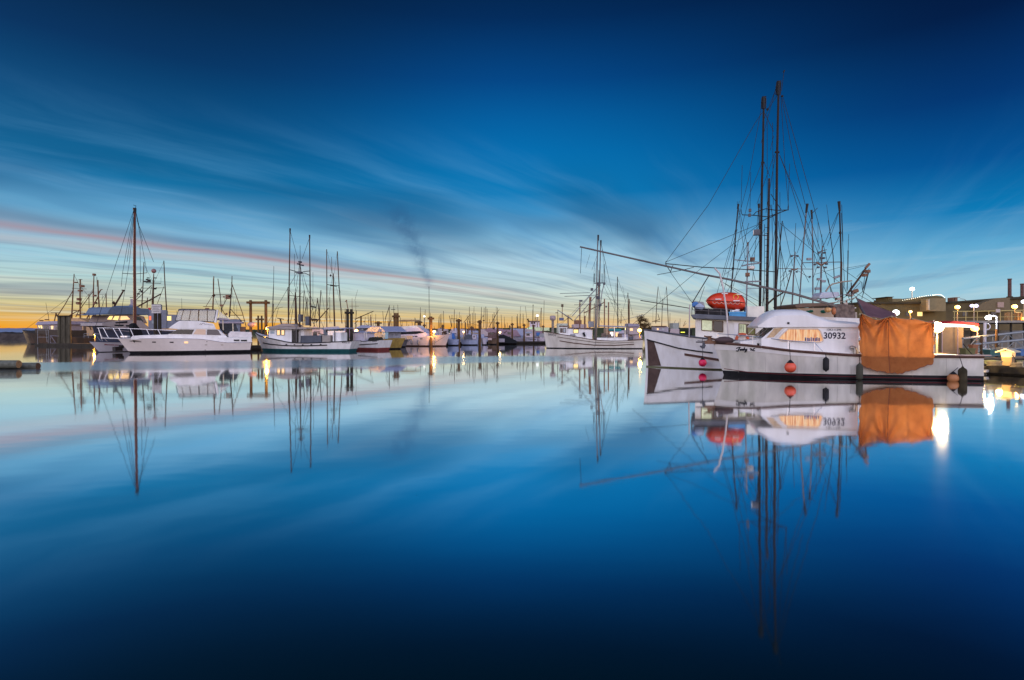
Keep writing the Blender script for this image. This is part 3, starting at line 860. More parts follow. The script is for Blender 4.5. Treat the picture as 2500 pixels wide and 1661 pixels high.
MB().tube(fj.pt(2091, 728, 1.3), fj.pt(2112, 768, -1.45), .03).build('batten', ALU, aw)
mb = MB()
fj.wire(mb, (2074, 707), (2091, 728), 1.3, 1.3, .012); fj.wire(mb, (2074, 708), (2182, 767), 1.3, 1.3, .012)
mb.build('stay', WIRE, aw)

# ------------------------------------------------------------------ the tall troller moored behind it
ft = Fr(gx(1577.5, 34.0), gx(1900, 30.6) + Vector((6.8, -1.0, 0)))
trt = thing('troller', 'large white fishing troller with two tall poles and brown plate at its bow', 'boat', ft.O, ft.ang)
ht = Hull(ft, 2.1, [(1572.5, 805), (1577.5, 896)], [(2180, 822), (2175, 905)],
          [(1600, 809), (1640, 815.5), (1695, 823.5), (1724, 826.5), (1800, 832), (1900, 836), (2000, 836), (2100, 833), (2180, 828)],
          tm=.4, tr=.8, wl=.86, ps=2.2, pw=1.6, boot=.07)
hull_parts(trt, ht, WHITE2, M('weedy_waterline', (.16, .17, .10), .8), DGREY, .05, 40)
ht.strip(MB(), [(1579, 829.5), (1597, 834.5), (1656, 850.5), (1700, 857.5), (1740, 862)], 3.4, .05).build('rub_rail', BLACK, trt)
ht.strip(MB(), [(1671, 865.5), (1700, 870), (1752, 878.5), (1800, 883)], 5.6, .05).build('fender_plank', BROWN, trt)
ht.patch(MB(), [(1580, 831), (1597, 835.5), (1614, 893.5), (1582.5, 893.5)], .012).build('anchor_plate', M('brown_plate', (.105, .07, .06), .6, var=.3), trt)
for x, y0, y1, w_ in ((1629.5, 886, 894.5, 2.2), (1650.5, 892.5, 896, 2.4), (1633.5, 871, 875, 1)):
    ht.strip(MB(), [(x, y0), (x + .4, y1)], w_, .012, 2).build('rust_streak', RUST, trt)
VT = -1.5
hs = [(1697.5, 778), (1960, 790), (1960, 842), (1697.5, 836)]
ft.prism(MB(), hs, VT, -VT).build('wheelhouse', M('ivory_paint', (.78, .76, .70), .45, var=.06, dirt=((.5, .42, .3), 1.5, .3)), trt, bevel=.03)
rf = [(1686, 769), (1700, 767), (1970, 781), (1970, 789.5), (1700, 778.5), (1690, 776)]
ft.prism(MB(), rf, VT - .3, -VT + .3).build('wheelhouse_roof', M('slate_roof', (.13, .14, .16), .6, var=.2), trt, bevel=.03)
for i, (poly, mt) in enumerate(((([(1713, 781), (1739, 783), (1739, 808.5), (1713, 806.5)]), LITG), (([(1742, 783.5), (1765, 785), (1765, 811), (1742, 809)]), GLASS),
                   (([(1804, 791), (1822, 792), (1822, 816), (1804, 815)]), LITG), (([(1825, 792), (1843, 793), (1843, 817.5), (1825, 816.3)]), M('olive_glass', (.10, .11, .05), .1, var=.4, emit=(.6, .55, .2), power=.12)))):
    window(trt, ft, poly, VT, mt, 'window', M('varnished_frame', (.10, .05, .02), .4), 2.2)
mb = MB()
ft.spar(mb, [(1827, 816), (1842, 801)], 2.2, None, VT - .05); mb.build('window_wedge', M('pale_batten', (.5, .47, .38), .6), trt)
mb = MB()
for x0 in (1806, 1810, 1814): ft.prism(mb, [(x0, 793 + x0 % 3), (x0 + 2.2, 793), (x0 + 2.2, 811), (x0, 811)], VT - .03, VT - .02)
mb.build('window_bottle', M('bottle_glass', (.30, .36, .22), .3, var=.6, scale=6), trt)
# door frame and post between the windows
ft.prism(MB(), [(1792.5, 788), (1803, 788.5), (1802, 829), (1792, 829)], VT - .05, VT).build('wheelhouse_door', WHITE2, trt)
# roof rail with gear
mb = MB()
for x in (1689, 1697, 1730, 1760, 1786):
    for v in (-1.6, 1.6): ft.spar(mb, [(x, 750 + (x - 1690) * .05), (x, 770 + (x - 1690) * .05)], 1.5, None, v)
for yy_ in (750, 757):
    for v in (-1.6, 1.6): ft.spar(mb, [(1689, yy_), (1786, yy_ + 6)], 1.5, None, v)
for yy_ in (750,):
    a, b = ft.pt(1689, yy_, -1.6), ft.pt(1689, yy_, 1.6); b.z = a.z; b.x = a.x; mb.tube(a, b, .02)
mb.build('roof_rail', ALU, trt)
ft.spar(MB(), [(1684, 744), (1682.5, 823)], 3.0, None, -1.75).build('corner_post', M('dull_pipe', (.42, .36, .36), .5), trt, True)
ft.prism(MB(), [(1695, 752), (1783, 757), (1783, 772), (1696, 767)], -1.2, 1.2).build('roof_bench', M('black_planks', (.035, .034, .035), .8, var=.5, scale=8), trt)
# masts and poles
ft.spar(MB(), [(1878, 436), (1876.5, 530), (1874, 650), (1872, 790)], 4.8, 7.6, 0).build('mast', MASTM, trt, True)
def pole(pts, w0, w1, v, head):
    mb = MB(); ft.spar(mb, pts, w0, w1, v)
    o = mb.build('trolling_pole', M('pole_paint', (.02, .015, .014), .5, var=.25), trt, True)
    mb = MB()
    (x0, y0, x1, y1) = head
    for d in (-1, 1):
        ft.spar(mb, [(x0 + d * 5, y0 + 2), (x1 + d * 5.4, y1)], 2.4, None, v)
    ft.spar(mb, [(x0 - 5, y0), (x0 + 6, y0 - 1)], 2.4, None, v); ft.spar(mb, [(x1 - 6, y0 + 13), (x1 + 6, y0 + 13)], 4.5, None, v)
    ft.spar(mb, [(x0, y0), (x1, y1)], 8, 7, v)
    mb.build('pole_head', BLACK, o)
    return o
pl = pole([(1865, 237), (1862, 398), (1860.5, 440), (1858.5, 560), (1855, 772)], 4.6, 6.4, .55, (1865, 237, 1864, 266))
pr_ = pole([(1901.5, 199), (1897.5, 372), (1896, 498), (1894.5, 640), (1893, 790)], 5.0, 7.2, -.55, (1901.5, 199, 1899.5, 232))
mb = MB(); ft.spar(mb, [(1858, 397.5), (1866.5, 397.5)], 4.5, None, .55); mb.build('collar', DSPAR, pl)
mb = MB(); ft.spar(mb, [(1891.5, 372), (1903, 372)], 5, None, -.55); mb.build('collar', DSPAR, pr_)
mb = MB(); ft.spar(mb, [(1908, 222), (1914, 176)], 1.1, None, -.55); ft.spar(mb, [(1913, 177), (1915, 172)], 3.4, None, -.55); mb.build('whip_aerial', BLACK, pr_)
for x, y, v in ((1909.5, 235.5, -.55), (1874, 267.5, .55)): MB().ball(ft.pt(x, y, v), .075, 8).build('pulley_block', BLACK, trt)
# crosstrees with lamps
mb = MB()
ft.spar(mb, [(1812, 525), (1840, 526), (1875, 530), (1905, 519), (1922, 513)], 2.2, None, -.1)
ft.spar(mb, [(1838, 527), (1846, 518), (1870, 510), (1895, 514), (1922, 513)], 2.0, None, -.1)
ft.spar(mb, [(1809.5, 512), (1810.5, 522), (1814, 526)], 1.6, None, -.1); ft.spar(mb, [(1924.5, 504), (1924, 514)], 2.6, None, -.1)
ft.spar(mb, [(1850, 546), (1876, 532)], 2.0, None, -.1); ft.spar(mb, [(1880, 532), (1905, 519)], 2.0, None, -.1)
ft.spar(mb, [(1882, 474), (1907, 512)], 1.6, None, -.1)
mb.build('crosstree', DSPAR, trt)
mb = MB()
for x, y in ((1831, 514), (1830, 526)):
    c = ft.pt(x, y, -.1); mb.box(c.x - .07, c.x + .07, c.y - .06, c.y + .06, c.z - .08, c.z + .08)
    mb.tube(c, ft.pt(x, 526, -.1), .02)
mb.build('deck_light', DGREY, trt)
c = ft.pt(1848, 568, -.3)
mb = MB(); mb.box(c.x - .17, c.x + .16, -.45, -.15, c.z - .15, c.z + .15); mb.tube(c + Vector((.1, 0, -.12)), ft.pt(1874, 576, 0), .025)
fl = mb.build('flood_lamp', DGREY, trt)
MB().box(c.x - .20, c.x - .171, -.43, -.17, c.z - .13, c.z + .13).build('lens', M('frosted_lens', (.75, .75, .70), .3), fl)
mb = MB()
for i in range(15):
    y = 556 + i * 14.5
    ft.spar(mb, [(1868, y), (1877, y - .6)], 1.3, None, -.12)
mb.build('mast_step', DSPAR, trt)
ft.spar(MB(), [(1866.8, 548), (1866, 762)], 1.3, None, -.15).build('ladder_rail', DSPAR, trt)
# long boom swung out over the bow, with its braces
mb = MB(); ft.spar(mb, [(1416, 603), (1719, 671), (1782, 683), (1940, 718.5), (2043, 748.5)], 4.4, 6.4, -1.1)
bo = mb.build('boom', ALU, trt, True)
mb = MB()
ft.spar(mb, [(1625, 644), (1716, 653), (1800, 657), (1892, 664)], 2.4, 2.2, -1.0)
ft.spar(mb, [(1625, 645), (1637, 664), (1643, 648)], 1.8, None, -1.05); ft.spar(mb, [(1604, 671.5), (1665, 660), (1694, 653)], 1.5, None, -1.05)
ft.spar(mb, [(1626, 638), (1625, 645)], 2, None, -1.0)
mb.build('outrigger', DSPAR, trt)
mb = MB()
ft.wire(mb, (1420, 606), (1417, 668), -1.1, -1.1, .016)
mb.build('boom_line', WIRE, bo)
mb = MB(); ft.spar(mb, [(1745, 655), (1757, 668), (1765, 700), (1774, 760), (1779, 828)], 4.4, 4.0, -1.9)
mb.build('davit', M('pale_pipe', (.52, .48, .47), .45), trt, True)
mb = MB(); ft.spar(mb, [(1732, 671), (1690, 740)], 2.4, 2.4, -1.4); mb.build('boom_strut', DSPAR, trt)
mb = MB(); ft.spar(mb, [(1563.5, 734), (1684, 753)], 2.2, 2.0, 1.5); mb.build('spare_pole', DSPAR, trt)
mb = MB()
ft.spar(mb, [(1874, 742), (1890, 728), (1912, 715)], 5, 3.2, -.6)
ft.spar(mb, [(1864, 700), (1862, 760)], 2.2, None, -.3)
mb.build('winch_frame', MASTM, trt, True)
# stays and lines
mb = MB()
W = ft.wire
for a, b in (((1859, 262), (1827, 440)), ((1827, 440), (1796, 560)), ((1796, 560), (1745, 735)), ((1861, 275), (1844, 300)), ((1844, 300), (1730, 500)), ((1730, 500), (1626, 640)),
             ((1895, 216), (1862, 300)), ((1866, 275), (1889, 322)), ((1889, 332), (1880, 368)), ((1898, 232), (1876, 266)), ((1894, 216), (1858, 350)),
             ((1860, 398), (1832, 470)), ((1832, 470), (1790, 640)), ((1866, 398), (1880, 432)), ((1891, 376), (1848, 498)), ((1893, 380), (1870, 520)),
             ((1912, 240), (1946, 360)), ((1946, 360), (1998, 545)), ((1998, 545), (2020, 640)), ((1909, 240), (1940, 400)), ((1940, 400), (1966, 500)),
             ((1903, 378), (1950, 490)), ((1950, 490), (2040, 735)), ((1903, 378), (1930, 450)), ((1930, 450), (1976, 600)), ((1907, 240), (1916, 400)), ((1916, 400), (1925, 504)),
             ((1809, 512), (1812, 404)), ((1831, 510), (1833, 420)), ((1924, 504), (1928, 400)), ((1904, 470), (1906, 760)), ((1884, 500), (1890, 760)),
             ((1626, 640), (1852, 548)), ((1545, 792), (1700, 665)), ((1700, 665), (1854, 548)), ((1904, 545), (2000, 625)), ((1860, 540), (1800, 640)), ((1866, 560), (1830, 640)), ((1880, 500), (1925, 690)), ((1860, 560), (1760, 740)),
             ((1765, 690), (1860, 740)), ((1770, 693), (1880, 770)), ((1899, 520), (1860, 760)), ((1873, 280), (1873, 500)), ((1886, 300), (1888, 500)), ((1690, 745), (1770, 800)), ((1705, 750), (1778, 812)), ((1900, 540), (1915, 700)),
             ((1720, 700), (1700, 760)), ((1800, 560), (1760, 700)), ((1828, 545), (1790, 700)), ((1636, 664), (1690, 740))):
    W(mb, a, b, -.3, None, .0155)
mb.build('rigging', WIRE, trt)
# radar mast of the wheelhouse
mb = MB(); ft.spar(mb, [(1826.6, 594), (1825, 650), (1822, 752)], 3.0, 3.8, .5); ft.spar(mb, [(1822.5, 598), (1821, 640)], 1.2, None, .5)
ft.spar(mb, [(1792, 634.5), (1857, 641)], 2.4, None, .5); ft.spar(mb, [(1811, 650), (1826, 646), (1855, 643)], 3.4, None, .5); ft.spar(mb, [(1818, 688.5), (1857, 687)], 4, None, .5)
ft.spar(mb, [(1825, 704), (1855, 704)], 1.6, None, .5)
rm = mb.build('radar_mast', GREYW, trt)
c = ft.pt(1834.5, 654, .4)
MB().lathe([(.10, -.12), (.18, -.06), (.19, .06), (.16, .1), (0, .11)], c, 16).build('radar', M('radar_white', (.7, .68, .62), .4), rm, True)
mb = MB()
for x, y, w_, h_ in ((1837, 633, 11, 8), (1825, 671, 10, 9), (1826, 595, 3, 6)):
    c = ft.pt(x, y, .45); q = ft.mpp(); mb.box(c.x - w_ * q / 2, c.x + w_ * q / 2, c.y - .1, c.y + .1, c.z - h_ * q / 2, c.z + h_ * q / 2)
mb.build('floodlight', RUST, rm)
# pink fender, liferaft, crates, lifebuoy, tub
fender('ball_fender', 'round pink fender hanging against the tall troller, near its bow', 'fender', ft, 1715.4, 886, -2.06, 10 * ft.mpp(-2), PINK, (1715.4, 826), 'ball')
c0_ = ft.pt(1773, 759.5, -.1)
lr = thing('life_raft', 'bright orange enclosed life raft capsule on the troller roof', 'life raft', ft.w(c0_), ft.ang)
def xs(px, py): q = ft.pt(px, py, -.6); return q.x - c0_.x, q.z - c0_.z
up = [(1723.5, 733), (1727, 728), (1736, 720), (1748, 715), (1765, 713), (1790, 713), (1803, 716), (1813, 722), (1818, 728), (1821, 738)]
lo = [(1723.5, 733), (1728, 743), (1736, 750), (1745, 755), (1765, 757), (1790, 758.5), (1812, 760), (1819, 756), (1820.5, 748), (1821, 738)]
vs, n_ = [], 20
m_ = 24
for i in range(m_ + 1):
    px = 1723.5 + (1821 - 1723.5) * (.5 - .5 * cos(pi * i / m_))
    yu = interp(up, px); yl = interp(lo, px)
    xa, za = xs(px, yu); xb_, zb_ = xs(px, yl)
    hw = .78 * min(1, (max(0, (i / m_)) * (1 - i / m_) * 5.2) ** .6)
    cz, hh = (za + zb_) / 2, max(.002, (za - zb_) / 2)
    for k_ in range(n_):
        a = 2 * pi * k_ / n_
        ex = lambda q: abs(q) ** .78 * (1 if q >= 0 else -1)
        vs.append((xa, -hw * ex(cos(a)), cz + hh * ex(sin(a))))
fs = [[i * n_ + k_, i * n_ + (k_ + 1) % n_, (i + 1) * n_ + (k_ + 1) % n_, (i + 1) * n_ + k_] for i in range(m_) for k_ in range(n_)]
MB().add(vs, fs).build('capsule', ORANGE, lr, True)
mb = MB()
for i in range(m_):
    for s_ in (-1, 1):
        def mid(i):
            px = 1723.5 + (1821 - 1723.5) * (.5 - .5 * cos(pi * i / m_)); x, z = xs(px, interp([(1723, 734), (1760, 736.5), (1821, 740)], px))
            hw = .795 * min(1, (max(0, i / m_) * (1 - i / m_) * 5.2) ** .6)
            return (x, s_ * hw, z)
        mb.tube(mid(i), mid(i + 1), .022, None, 5)
mb.build('seam_band', M('dark_band', (.10, .025, .015), .5), lr)
mb = MB()
for a, b in ((1746, 731.5), (1790, 735.5), (1762, 717.5), (1797, 719.5)):
    x, z = xs(a, b); yy2 = -.80 if b > 725 else -.62
    mb.box(x, x + 14 * ft.mpp(), yy2 - .02, yy2 + .06, z - .025, z + .025)
mb.build('reflective_tape', M('silver_tape', (.75, .75, .74), .4), lr)
x, z = xs(1796, 726)
MB().torus((x, -.745, z), .13, .02, 'y', 20, 6).build('emblem_ring', M('yellow_mark', (.7, .42, .04), .5), lr)
mb = MB()
for i in range(8):
    x0_, z0_ = xs(1728 + i * 11, 738 + i * .3); x1_, z1_ = xs(1739 + i * 11, 738.3 + i * .3)
    hw = .8
    mb.path([(x0_ + (x1_ - x0_) * q / 4, -hw - .02 if 0 < i < 7 else -.55, z0_ + (z1_ - z0_) * q / 4 - .1 * sin(pi * q / 4)) for q in range(5)], .012, 5)
mb.build('grab_rope', M('pale_rope', (.6, .5, .4), .8), lr)
mb = MB()
for a in (1745, 1800):
    x, z = xs(a, 760); mb.box(x - .1, x + .1, -.7, .7, z - .08, z + .1)
x, z = xs(1752, 760); mb.box(x, x + 46 * ft.mpp(), -.85, -.8, z - .03, z + .04)
mb.build('cradle', WHITE2, lr)
def crate(name, lab, cat, fr, poly, v0, v1, mat, ribs=True):
    pts = fr.xz(poly, v0)
    cx = sum(p[0] for p in pts) / 4; cz = min(p[1] for p in pts)
    root = thing(name, lab, cat, fr.w((cx, (v0 + v1) / 2, cz)), fr.ang)
    h = (v1 - v0) / 2
    q = [(p[0] - cx, p[1] - cz) for p in pts]
    MB().prism(q, -h, h).build('body', mat, root, bevel=.02)
    if ribs:
        mb = MB(); xs_ = [p[0] for p in q]; x0, x1 = min(xs_), max(xs_); zt = max(p[1] for p in q)
        for f in (.02, .2, .8, .98): mb.box(x0 + (x1 - x0) * f - .02, x0 + (x1 - x0) * f + .02, -h - .025, -h + .01, .02, zt - .05)
        mb.build('rib', mat, root)
        mb = MB(); mb.box(x0 - .03, x1 + .03, -h - .035, h + .035, zt - .07, zt - .005); mb.build('rim', mat, root)
    return root
crate('fish_crate', 'blue plastic fish crate under the life raft', 'crate', ft, [(1780.5, 761.5), (1820, 763.5), (1820, 782), (1780.5, 780)], -1.62, -.7, M('blue_plastic', (.05, .30, .58), .45))
crate('fish_tote', 'pale square storage tote beside the blue fish crate', 'box', ft, [(1824, 748), (1866, 748), (1866, 783.5), (1824, 781.5)], -1.3, .2, M('ivory_plastic', (.70, .68, .60), .5), False)
crate('deck_box', 'dark grey narrow box between crate and pale tote', 'box', ft, [(1820.5, 748), (1823.6, 748), (1823.6, 782), (1820.5, 782)], -1.35, .2, M('grey_plastic', (.20, .24, .30), .6), False)
tb = thing('tarp_bundle', 'blue and grey tarp bundle lashed on the troller roof', 'tarp', ft.w(ft.pt(1705, 752, -1.0)), ft.ang)
rnd = random.Random(4)
o_ = ft.pt(1705, 752, -1.0)
for nm, pts, mt in (('grey_sheet', [(1692, 736), (1718, 738), (1722, 752), (1700, 757), (1690, 748)], M('grey_sheet', (.26, .27, .27), .7)), ('blue_sheet', [(1689, 741), (1700, 737), (1706, 742), (1696, 750), (1690, 750)], BLUE), ('pale_sheet', [(1697, 748), (1708, 741), (1721, 750), (1715, 757), (1698, 755)], M('pale_blue_sheet', (.34, .42, .55), .6))):
    q = [(p[0] - o_.x, p[1] - o_.z) for p in ft.xz(pts, -1.0)]
    v0_ = {'grey_sheet': -.2, 'blue_sheet': -.42, 'pale_sheet': -.5}[nm]
    MB().prism(q, v0_, .7).build(nm, mt, tb, bevel=.05)
lb = thing('lifebuoy', 'orange lifebuoy ring hung under the wheelhouse window', 'lifebuoy', ft.w(ft.pt(1812, 829, VT - .1)), ft.ang)
MB().torus((0, 0, 0), .29, .075, 'y', 28, 10).build('ring', M('orange_ring', (.55, .10, .03), .5), lb, True)
mb = MB()
for a in (0, 90, 180, 270):
    r_ = radians(a + 45); mb.ball((.29 * cos(r_), 0, .29 * sin(r_)), .095, 8, (.8, 1, .8))
mb.build('white_band', WHITE2, lb, True)
# ------------------------------------------------------------------ every other boat in the basin
def gboat(name, label, A, B, beam, stem, stern, sheer, top, bot, rail=None, bow='L', group=None, houses=(), wins=(), spars=(), wires=(), strips=(), rr=.05, n=22, cat='boat', hull_kw=None, ladder=()):
    fr = Fr(gx(*A), gx(*B))
    root = thing(name, label, cat, fr.O, fr.ang, group)
    kw = dict(tm=.45, tr=.72, wl=.84, ps=2.3, pw=1.6, boot=.16)
    kw.update(hull_kw or {})
    h = Hull(fr, beam, stem, stern, sheer, **kw)
    hull_parts(root, h, top, bot, rail, rr, n)
    for nm, poly, v, mat in houses:
        vv = v if isinstance(v, (tuple, list)) else (-v, v)
        fr.prism(MB(), poly, vv[0], vv[1]).build(nm, mat, root, bevel=.03)
    for poly, v, mat, frame in wins:
        window(root, fr, poly, -v, mat, 'window', frame, 1.4)
    for nm, pts, w0, w1, v, mat in spars:
        fr.spar(MB(), pts, w0, w1, v).build(nm, mat, root, True)
    for pts, th, mat in strips:
        h.strip(MB(), pts, th, .03).build('hull_stripe', mat, root)
    if wires:
        mb = MB()
        for w_ in wires: fr.wire(mb, w_[0], w_[1], w_[2] if len(w_) > 2 else 0, None, .013 + fr.O.y * .0001)
        mb.build('rigging', WIRE, root)
    return root, fr, h
def blocks(root, fr, nm, items, v, mat, d=.25):      # small boxes (lamps, instruments) given by centre and size in photo pixels
    for x, y, w_, h_ in items:
        mb = MB()
        c = fr.pt(x, y, v); q = fr.mpp(v) / 2
        mb.box(c.x - w_ * q, c.x + w_ * q, v - d, v + d, c.z - h_ * q, c.z + h_ * q)
        mb.build(nm, mat, root)
def R(x0, y0, x1, y1): return [(x0, y0), (x1, y0), (x1, y1), (x0, y1)]
OMAST = M('varnished_mast', (.13, .055, .022), .4, var=.25)
BMAST = M('brown_mast', (.065, .036, .022), .5, var=.25)

# boat lettered at the bow, in mid water
sv, fs_, hs_ = gboat('fishing_boat', 'white fishing boat with twin tan hull stripes and the lettering SAVOY at its bow', (1334, 74.0), (1570, 72.0), 1.75,
    [(1327, 809.5), (1334, 850)], [(1570, 829.5), (1568, 852)], [(1345, 813), (1385, 819), (1420, 825), (1451, 830), (1490, 832.5), (1530, 832), (1569, 829.5)],
    M('cream_hull', (.70, .67, .59), .45, var=.08, dirt=((.4, .36, .28), 1.2, .45), streak=1), BLACK, BROWN, rr=.045, n=34, hull_kw=dict(tr=.5, tm=.45, boot=.1),
    houses=[('wheelhouse', R(1366, 797.5, 1386.5, 826), 1.0, WHITE2), ('deckhouse', [(1386, 802), (1446, 804.5), (1446, 832), (1386, 829)], 1.15, WHITE2),
            ('wheelhouse_roof', [(1364.5, 795.5), (1388, 795.5), (1388, 798), (1364.5, 798)], 1.12, BROWN), ('deckhouse_roof', [(1385, 799.5), (1449, 802.5), (1449, 804.8), (1385, 802)], 1.28, BROWN),
            ('hatch_coaming', R(1457, 825, 1500, 834), .9, WHITE2), ('checker', R(1500, 824, 1532, 834), .9, WHITE2), ('locker', R(1392, 816, 1404, 825), (-1.35, -1.15), GREYW),
            ('awning_roof', [(1462, 794.5), (1527, 797), (1527, 799), (1462, 797)], 1.3, LILAC), ('net_drum', R(1536, 822, 1546, 830), .6, DGREY)],
    wins=[(R(1368, 802, 1373, 812), 1.0, GLASS, BROWN), (R(1375, 801.5, 1381, 812.5), 1.0, PALEG, BROWN), (R(1400, 804.5, 1412, 813.5), 1.15, LITY, BLACK)],
    strips=[([(1361, 823), (1400, 829), (1451, 836), (1500, 838), (1548, 835.5)], 1.2, BROWN), ([(1366, 832.5), (1400, 838), (1451, 843), (1500, 843.5), (1548, 841)], 2.2, BROWN)],
    spars=[('mast', [(1462, 690), (1455, 830)], 3.2, 4.6, 0, M('tan_mast', (.30, .25, .2), .5)), ('trolling_pole', [(1459.5, 575), (1457, 690), (1452, 832)], 2.4, 3.4, -.5, ALU), ('trolling_pole', [(1466.5, 588), (1464, 690), (1462, 800)], 2.4, 3.2, .5, ALU),
           ('pole_head', [(1460.5, 574), (1460.5, 588)], 4.5, 3.5, -.5, DSPAR), ('pole_head', [(1467, 587), (1467, 600)], 4.2, 3.2, .5, DSPAR),
           ('crosstree', [(1450, 692), (1478, 691)], 2.4, 2.4, 0, DGREY), ('boom', [(1476, 691), (1470, 712), (1464, 760)], 2.4, 2.0, 0, GREYW), ('boom', [(1460, 700), (1397, 772)], 2.0, 2.0, -.3, GREYW), ('boom', [(1466, 710), (1402, 783)], 1.8, 1.8, .3, GREYW),
           ('boom', [(1425, 765), (1476, 738)], 2.2, 2.2, .1, RUST), ('outrigger', [(1367, 717), (1440, 715)], 1.3, 1.3, 0, DGREY), ('outrigger', [(1378, 724), (1455, 721)], 1.3, 1.3, .2, DGREY), ('outrigger', [(1402, 744.5), (1460, 745)], 1.2, 1.2, .2, DGREY),
           ('aerial', [(1451, 668), (1450.5, 690)], 1.6, 1.6, 0, DSPAR), ('aerial', [(1475, 645), (1475, 690)], 1.8, 1.8, 0, DSPAR), ('aerial', [(1470, 668), (1470, 690)], 1.4, 1.4, 0, DSPAR), ('aerial', [(1462, 660), (1462, 690)], 1.4, 1.4, 0, DSPAR),
           ('pole', [(1361, 757), (1397, 780)], 1.8, 1.8, -.3, GREYW), ('gallows', [(1424, 812), (1428, 822)], 6, 5, -1.3, BLACK), ('awning_post', [(1500, 798), (1500, 826)], 1.3, 1.3, -1.2, STEEL), ('awning_post', [(1526, 798), (1526, 828)], 1.3, 1.3, -1.2, STEEL)],
    wires=[((1462, 580), (1452, 690)), ((1468, 600), (1500, 738), .5), ((1469, 600), (1511, 790), .5), ((1470, 610), (1480, 690), .5), ((1440, 622), (1430, 655)), ((1459, 620), (1445, 660)), ((1452, 640), (1448, 700)), ((1478, 692), (1535, 800)), ((1475, 700), (1520, 800)), ((1397, 772), (1328, 812)), ((1460, 700), (1366, 797)), ((1478, 720), (1506, 742)), ((1455, 832), (1452, 848), -1.7)])
blocks(sv, fs_, 'deck_light', [(1445, 707, 6, 6), (1461, 727, 8, 7), (1475, 693, 5, 5), (1462, 694, 8, 8), (1466, 745, 6, 5), (1418, 735, 8, 4), (1480, 749, 4, 4)], -.2, DGREY)
blocks(sv, fs_, 'exhaust_box', [(1443, 792, 13, 14)], .2, GREYW, .4)
fs_.text(MB(), 'SAVOY', 1338, 1358.5, 818.8, 822.5, 5.2, hull=hs_).build('bow_lettering', NUM, sv)
blocks(sv, fs_, 'deck_gear', [(1474, 818, 12, 9), (1488, 820, 9, 7), (1513, 819, 10, 9)], -.5, M('deck_gear', (.16, .12, .1), .7, var=.6, scale=4), .5)
fs_.prism(MB(), R(1486, 803, 1515, 808), -1.0, .6).build('canvas_cover', TEALC, sv, bevel=.05)

# long white troller moored between the timber frame and the double piling
mt_, fm, hm = gboat('troller', 'long white troller with teal waterline and two lit wheelhouse windows', (640, 62.5), (853, 61.0), 1.85,
    [(621, 810), (642, 857)], [(859, 833), (851, 861)], [(630, 818), (645, 823.5), (665, 827.5), (685, 832), (704, 836), (740, 838), (780, 837), (820, 835), (858, 833)],
    WHITE2, TEAL, BLACK, rr=.055, n=34, hull_kw=dict(tr=.62, tm=.42, boot=.3),
    houses=[('wheelhouse', [(656, 803), (713, 804), (713, 839), (656, 832)], 1.15, WHITE2), ('wheelhouse_roof', [(650, 799), (660, 797), (748, 800), (748, 804.5), (650, 803.5)], 1.5, M('taupe_roof', (.30, .26, .24), .6)),
            ('roof_canopy', [(664, 797.5), (690, 790), (712, 791), (722, 798)], .9, M('taupe_canvas', (.34, .28, .25), .8)), ('galley_house', R(713, 804, 742, 838), .9, WHITE2), ('hatch_tarp', [(734, 820), (783, 819), (784, 838), (733, 838.5)], 1.1, M('slate_tarp', (.09, .10, .12), .7)),
            ('bait_box', [(786, 819), (806, 819), (806, 836), (786, 836)], 1.0, M('taupe_box', (.28, .25, .22), .7)), ('winch', R(712, 806, 723, 836), (-1.5, -1.0), M('winch_dark', (.05, .045, .04), .6, var=.6, scale=8)), ('stern_house', R(812, 812, 832, 834), .8, WHITE2), ('stern_canopy', [(800, 803), (846, 800), (846, 802.5), (800, 805.5)], 1.0, LILAC)],
    wins=[(R(676, 806, 684, 818.5), 1.15, LITW, BLACK), (R(686.5, 806, 694.5, 818.5), 1.15, LITW, BLACK), (R(660, 805.5, 670, 815), 1.15, PALEG, None)],
    strips=[([(642, 837.5), (660, 841), (690, 843.8), (720, 845), (760, 844.5), (799, 843)], 2.6, BLACK)],
    spars=[('trolling_pole', [(708.2, 560), (706, 690), (703.5, 836)], 2.4, 3.4, -.5, BMAST), ('pole_head', [(708.3, 558), (708, 568)], 4, 3, -.5, DSPAR), ('trolling_pole', [(755.7, 575), (757, 690), (758, 797)], 2.4, 3.4, -.3, BMAST), ('pole_head', [(755.7, 574), (756, 583)], 4, 3, -.3, DSPAR),
           ('mast', [(732.7, 640), (732, 720), (731.5, 800)], 2.4, 4.2, 0, BMAST), ('aerial', [(732.7, 600), (732.7, 640)], .9, 1.2, 0, WIRE), ('crosstree', [(708, 659), (722, 663), (731.5, 668), (742, 663.5), (757, 662)], 1.8, 1.8, 0, DSPAR), ('crosstree', [(720, 665), (731, 669), (744, 667), (757, 673)], 1.6, 1.6, .2, DSPAR), ('boom_crotch', [(718, 780), (735, 800)], 1.6, 1.6, 0, BMAST),
           ('davit', [(723.5, 800), (723.5, 836)], 2.4, 2.4, -1.5, ALU), ('awning_post', [(735.5, 804), (735.5, 820)], 3.2, 3.2, -.9, WHITE2), ('awning_post', [(817, 803), (817, 834)], 2.6, 2.6, -.9, ALU)],
    wires=[((709, 566), (727, 632)), ((756, 580), (738, 632)), ((732, 640), (708, 800)), ((732, 640), (757, 800)), ((719, 620), (719, 700)), ((764, 665), (764, 790)), ((740, 670), (775, 800)), ((724, 668), (640, 812)), ((727, 700), (700, 790)), ((745, 690), (790, 800)), ((680, 752), (668, 800))])
blocks(mt_, fm, 'mast_lamp', [(729, 645, 3, 3), (738, 648, 3, 3), (732.5, 640, 4, 4), (732, 666, 9, 5), (752.5, 784, 10, 22), (734, 777, 7, 18)], -.1, DGREY)
